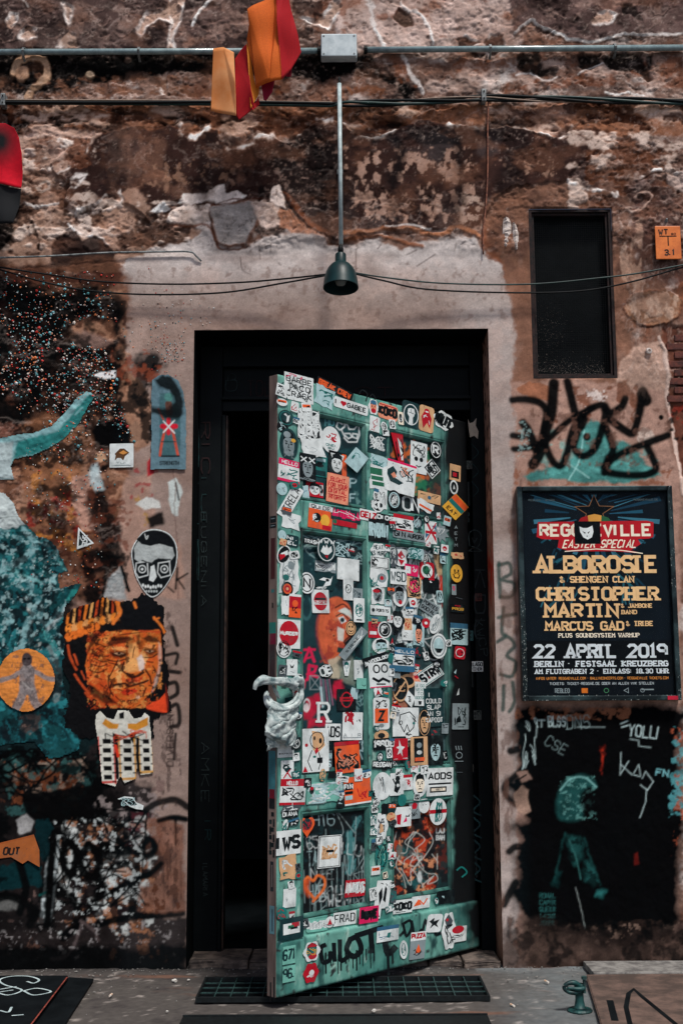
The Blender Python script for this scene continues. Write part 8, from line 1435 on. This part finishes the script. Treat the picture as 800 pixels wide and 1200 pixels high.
# marks on the narrow edge of the leaf
def eq(v, t):                                   # t 0..1 across the edge
    return (L0-.0038, .004+t*(TH-.006), dq(325, v)[1])
def edge_piece(name, items, lab):
    V, F, Cc = [], [], []
    for v0_, v1_, t0_, t1_, c_ in items:
        b = len(V); z = len(F)*.00003; V += [(eq(v0_, 0)[0]-z, .004+t0_*(TH-.006), eq(v0_, 0)[2]), (eq(v0_, 0)[0]-z, .004+t1_*(TH-.006), eq(v0_, 0)[2]), (eq(v0_, 0)[0]-z, .004+t1_*(TH-.006), eq(v1_, 0)[2]), (eq(v0_, 0)[0]-z, .004+t0_*(TH-.006), eq(v1_, 0)[2])]; F.append((b, b+1, b+2, b+3)); Cc.append(L(c_))
    o = link(name, mesh(name, V, F, Cc), M_print, door); o['label'] = lab
edge_piece('edge_sticker', [(604, 612, 0, .95, 'k'), (606.5, 607.5, .2, .8, 'e'), (613, 618, 0, .95, 'k'), (615, 616, .2, .8, 'e')], 'black label stripes on the narrow edge')
edge_piece('edge_sticker', [(630, 678, .15, .8, (70, 34, 36))], 'brown strip on the narrow edge')
edge_piece('edge_sticker', [(729, 742, 0, 1, (40, 120, 110)), (742, 755, 0, .9, (110, 24, 50)), (755, 800, .1, .95, (60, 46, 48)), (880, 935, 0, 1, (60, 120, 128)), (925, 936, .1, .9, (110, 24, 40)), (936, 948, .1, .9, (24, 26, 30))], 'teal and crimson paint on the narrow edge')
edge_piece('edge_sticker', [(952+i*9, 957+i*9, .2+.3*(i % 2), .6+.3*(i % 2), 'k') for i in range(6)]+[(960+i*9, 969+i*9, .1+.5*(i % 2), .35+.5*(i % 2), 'k') for i in range(5)], 'black tag on the narrow edge')
edge_piece('edge_sticker', [(1010, 1045, .25, .7, (36, 40, 44)), (1014, 1040, .4, .55, (120, 110, 104)), (1062, 1095, .1, .8, (96, 140, 150)), (1066, 1092, .3, .5, (60, 80, 90))], 'small printed labels low on the narrow edge')
edge_piece('edge_sticker', [(1145, 1172, .0, .2, (20, 20, 22)), (1152, 1175, .5, .7, (20, 20, 22)), (690, 694, .3, .7, (50, 120, 120)), (706, 712, .4, .6, 'k')], 'black drips at the foot of the narrow edge')
# stickers on the frame post right of the door (children of the frame)
def framesticker(u, v, w_, h_, fn, lab):
    D = Dec(); fn(D); p = at(u, v, .20); q_ = at(u+1, v, .20); k_ = float(q_[0]-p[0]); o = link('sticker', D.mesh('sticker', float(p[0]), float(p[2]), k_, k_, 0, .0045), M_print, fr); o['label'] = lab
framesticker(554, 502, 12, 24, lambda D: D.poly([(-6, 11), (-4, 6), (0, 7), (4, 12), (3, 3), (6, -4), (5, -13), (1, -9), (-4, -11), (-5, -3)], (186, 172, 156)), 'torn pale paper scrap')
framesticker(559, 781, 13, 13, lambda D: (D.rrect(6.5, 6, 'w', .5), D.text('LAGO', -5.5, 0, 5.5, 5, 'k', .2), D.text('CENERI', -5.5, -5, 5.5, -1, 'k', .18)), 'small white printed sticker')
for u, v, w_, h_, c_, t_, lb in ((549, 545, 7, 10, (60, 62, 60), 'NO', 'small dull grey printed sticker'), (560, 700, 8, 9, (80, 40, 36), 'EY', 'small dull red printed sticker'), (550, 745, 8, 12, (40, 74, 76), 'ABC', 'small dull teal printed sticker'), (559, 838, 9, 11, (70, 74, 72), 'TOM', 'faded grey printed sticker'), (551, 900, 7, 9, (54, 50, 46), 'US', 'small brown printed sticker')):
    framesticker(u, v, w_, h_, lambda D: (D.rrect(w_/2, h_/2, c_, .5), D.scrib(-w_/2+1, -h_/2+1, w_/2-1, h_/2-1, 'k', 4, .7, int(u))), lb)
# ================================================================ RAG TIED ROUND THE LEAF
M_rag = pm('grey white rag', (196, 206, 204), .95, c2=(86, 112, 116), sc_=34, lo=.38, hi=.66, bump=.5, det=10)
rx, rz = dq(338, 830); rag = empty('tied_rag', tuple(HG+DX*rx+DN*.03+np.array([0, 0, rz])), 'dirty white rag knotted round the free edge of the open door', 'rag', rotz=LA)
def rp(u, v, off):
    x, z = dl(u, v, off); return Vector((float(x)-rx, -off+.03, float(z)-rz))
def cloth(name, rows, nu=40, nv=26, amp=.005, seed=1, fold=5):
    R_ = [crom(np.array([tuple(p) for p in r]), max(2, nu//(len(r)-1))) for r in rows]; m_ = min(len(r) for r in R_); R_ = np.array([r[np.linspace(0, len(r)-1, m_).astype(int)] for r in R_]); out = []
    for j in range(m_): out.append(crom(R_[:, j], max(2, nv//(len(rows)-1))))
    Gd = np.array(out).transpose(1, 0, 2); n_, m_ = Gd.shape[:2]; a, b = np.meshgrid(np.linspace(0, 1, m_), np.linspace(0, 1, n_))
    wv = np.sin(b*fold*6.28+2.2*np.sin(a*5+seed)+3*fb(a*60, b*60, 30, seed, 2))*amp+fb(a*100, b*100, 16, seed+5, 3)*amp*.8
    Gd[..., 1] += -abs(wv)*1.0-wv*.3; Gd[..., 2] += wv*.5
    me = gridmesh(name, Gd, np.ones((n_-1, m_-1), bool), np.ones(Gd.shape)*.5); o = link(name, me, M_rag, rag); s_ = o.modifiers.new('thick', 'SOLIDIFY'); s_.thickness = .002; return o
def roll(name, P, R_, seed=1, n=18, fl=.75):
    C_ = crom(np.array([tuple(p) for p in P]), 10); m_ = len(C_); a, b = np.meshgrid(np.linspace(0, 2*math.pi, n+1), np.linspace(0, 1, m_)); T_ = np.gradient(C_, axis=0); T_ /= np.linalg.norm(T_, axis=1)[:, None]+1e-9
    ref = np.array([0, 1.0, 0]); N_ = ref-T_*(T_@ref)[:, None]; N_ /= np.linalg.norm(N_, axis=1)[:, None]+1e-9; B_ = np.cross(T_, N_)
    r = .78*np.interp(b, np.linspace(0, 1, len(R_)), R_)*(1+.17*np.sin(a*4+b*9+seed)+.12*np.sin(a*7-b*16+seed*2)+.12*fb(np.cos(a)*30+b*50, np.sin(a)*30+seed*9, 12, seed, 3))
    G_ = C_[:, None, :]+(np.cos(a)*r*fl)[..., None]*N_[:, None, :]+(np.sin(a)*r)[..., None]*B_[:, None, :]
    return link(name, gridmesh(name, G_, np.ones((m_-1, n), bool), np.ones(G_.shape)*.5), M_rag, rag)
roll('twisted_end', [rp(346, 803, .03), rp(334, 799, .045), rp(320, 798, .05), rp(309, 797, .05), rp(301, 801, .045), rp(298, 808, .04)], [.022, .018, .017, .018, .014, .008], 1)
roll('knot', [rp(355, 808, .016), rp(352, 799, .03), rp(347, 797, .036), rp(343, 803, .034)], [.010, .019, .017, .010], 2)
roll('loop', [rp(353, 805, .022), rp(352, 818, .03), rp(344, 828, .036), rp(330, 832, .04), rp(318, 828, .038), rp(312, 820, .02), rp(313, 812, -.01)], [.010, .013, .014, .015, .015, .012, .010], 3)
roll('loop', [rp(349, 812, .022), rp(344, 822, .032), rp(332, 828, .034), rp(320, 824, .036), rp(314, 816, .02)], [.006, .009, .010, .010, .008], 4)
roll('strand', [rp(319, 800, .034), rp(322, 808, .032), rp(327, 818, .03)], [.006, .008, .006], 5)
cloth('hanging_cloth', [[rp(313, 826, .03), rp(325, 832, .042), rp(338, 831, .036), rp(350, 822, .02)], [rp(312, 842, .032), rp(324, 846, .046), rp(336, 846, .042), rp(346, 838, .022)], [rp(309, 858, .028), rp(322, 862, .044), rp(334, 864, .04), rp(345, 852, .020)], [rp(312, 862, .026), rp(326, 868, .03), rp(338, 876, .026), rp(345, 872, .020)]], amp=.009, seed=3, fold=3.2)
cloth('hanging_cloth', [[rp(310, 856, .022), rp(316, 860, .030), rp(322, 864, .024)], [rp(311, 868, .02), rp(317, 872, .026), rp(325, 872, .02)], [rp(312, 880, .016), rp(318, 877, .02), rp(327, 876, .018)]], 16, 12, amp=.006, seed=8, fold=2)
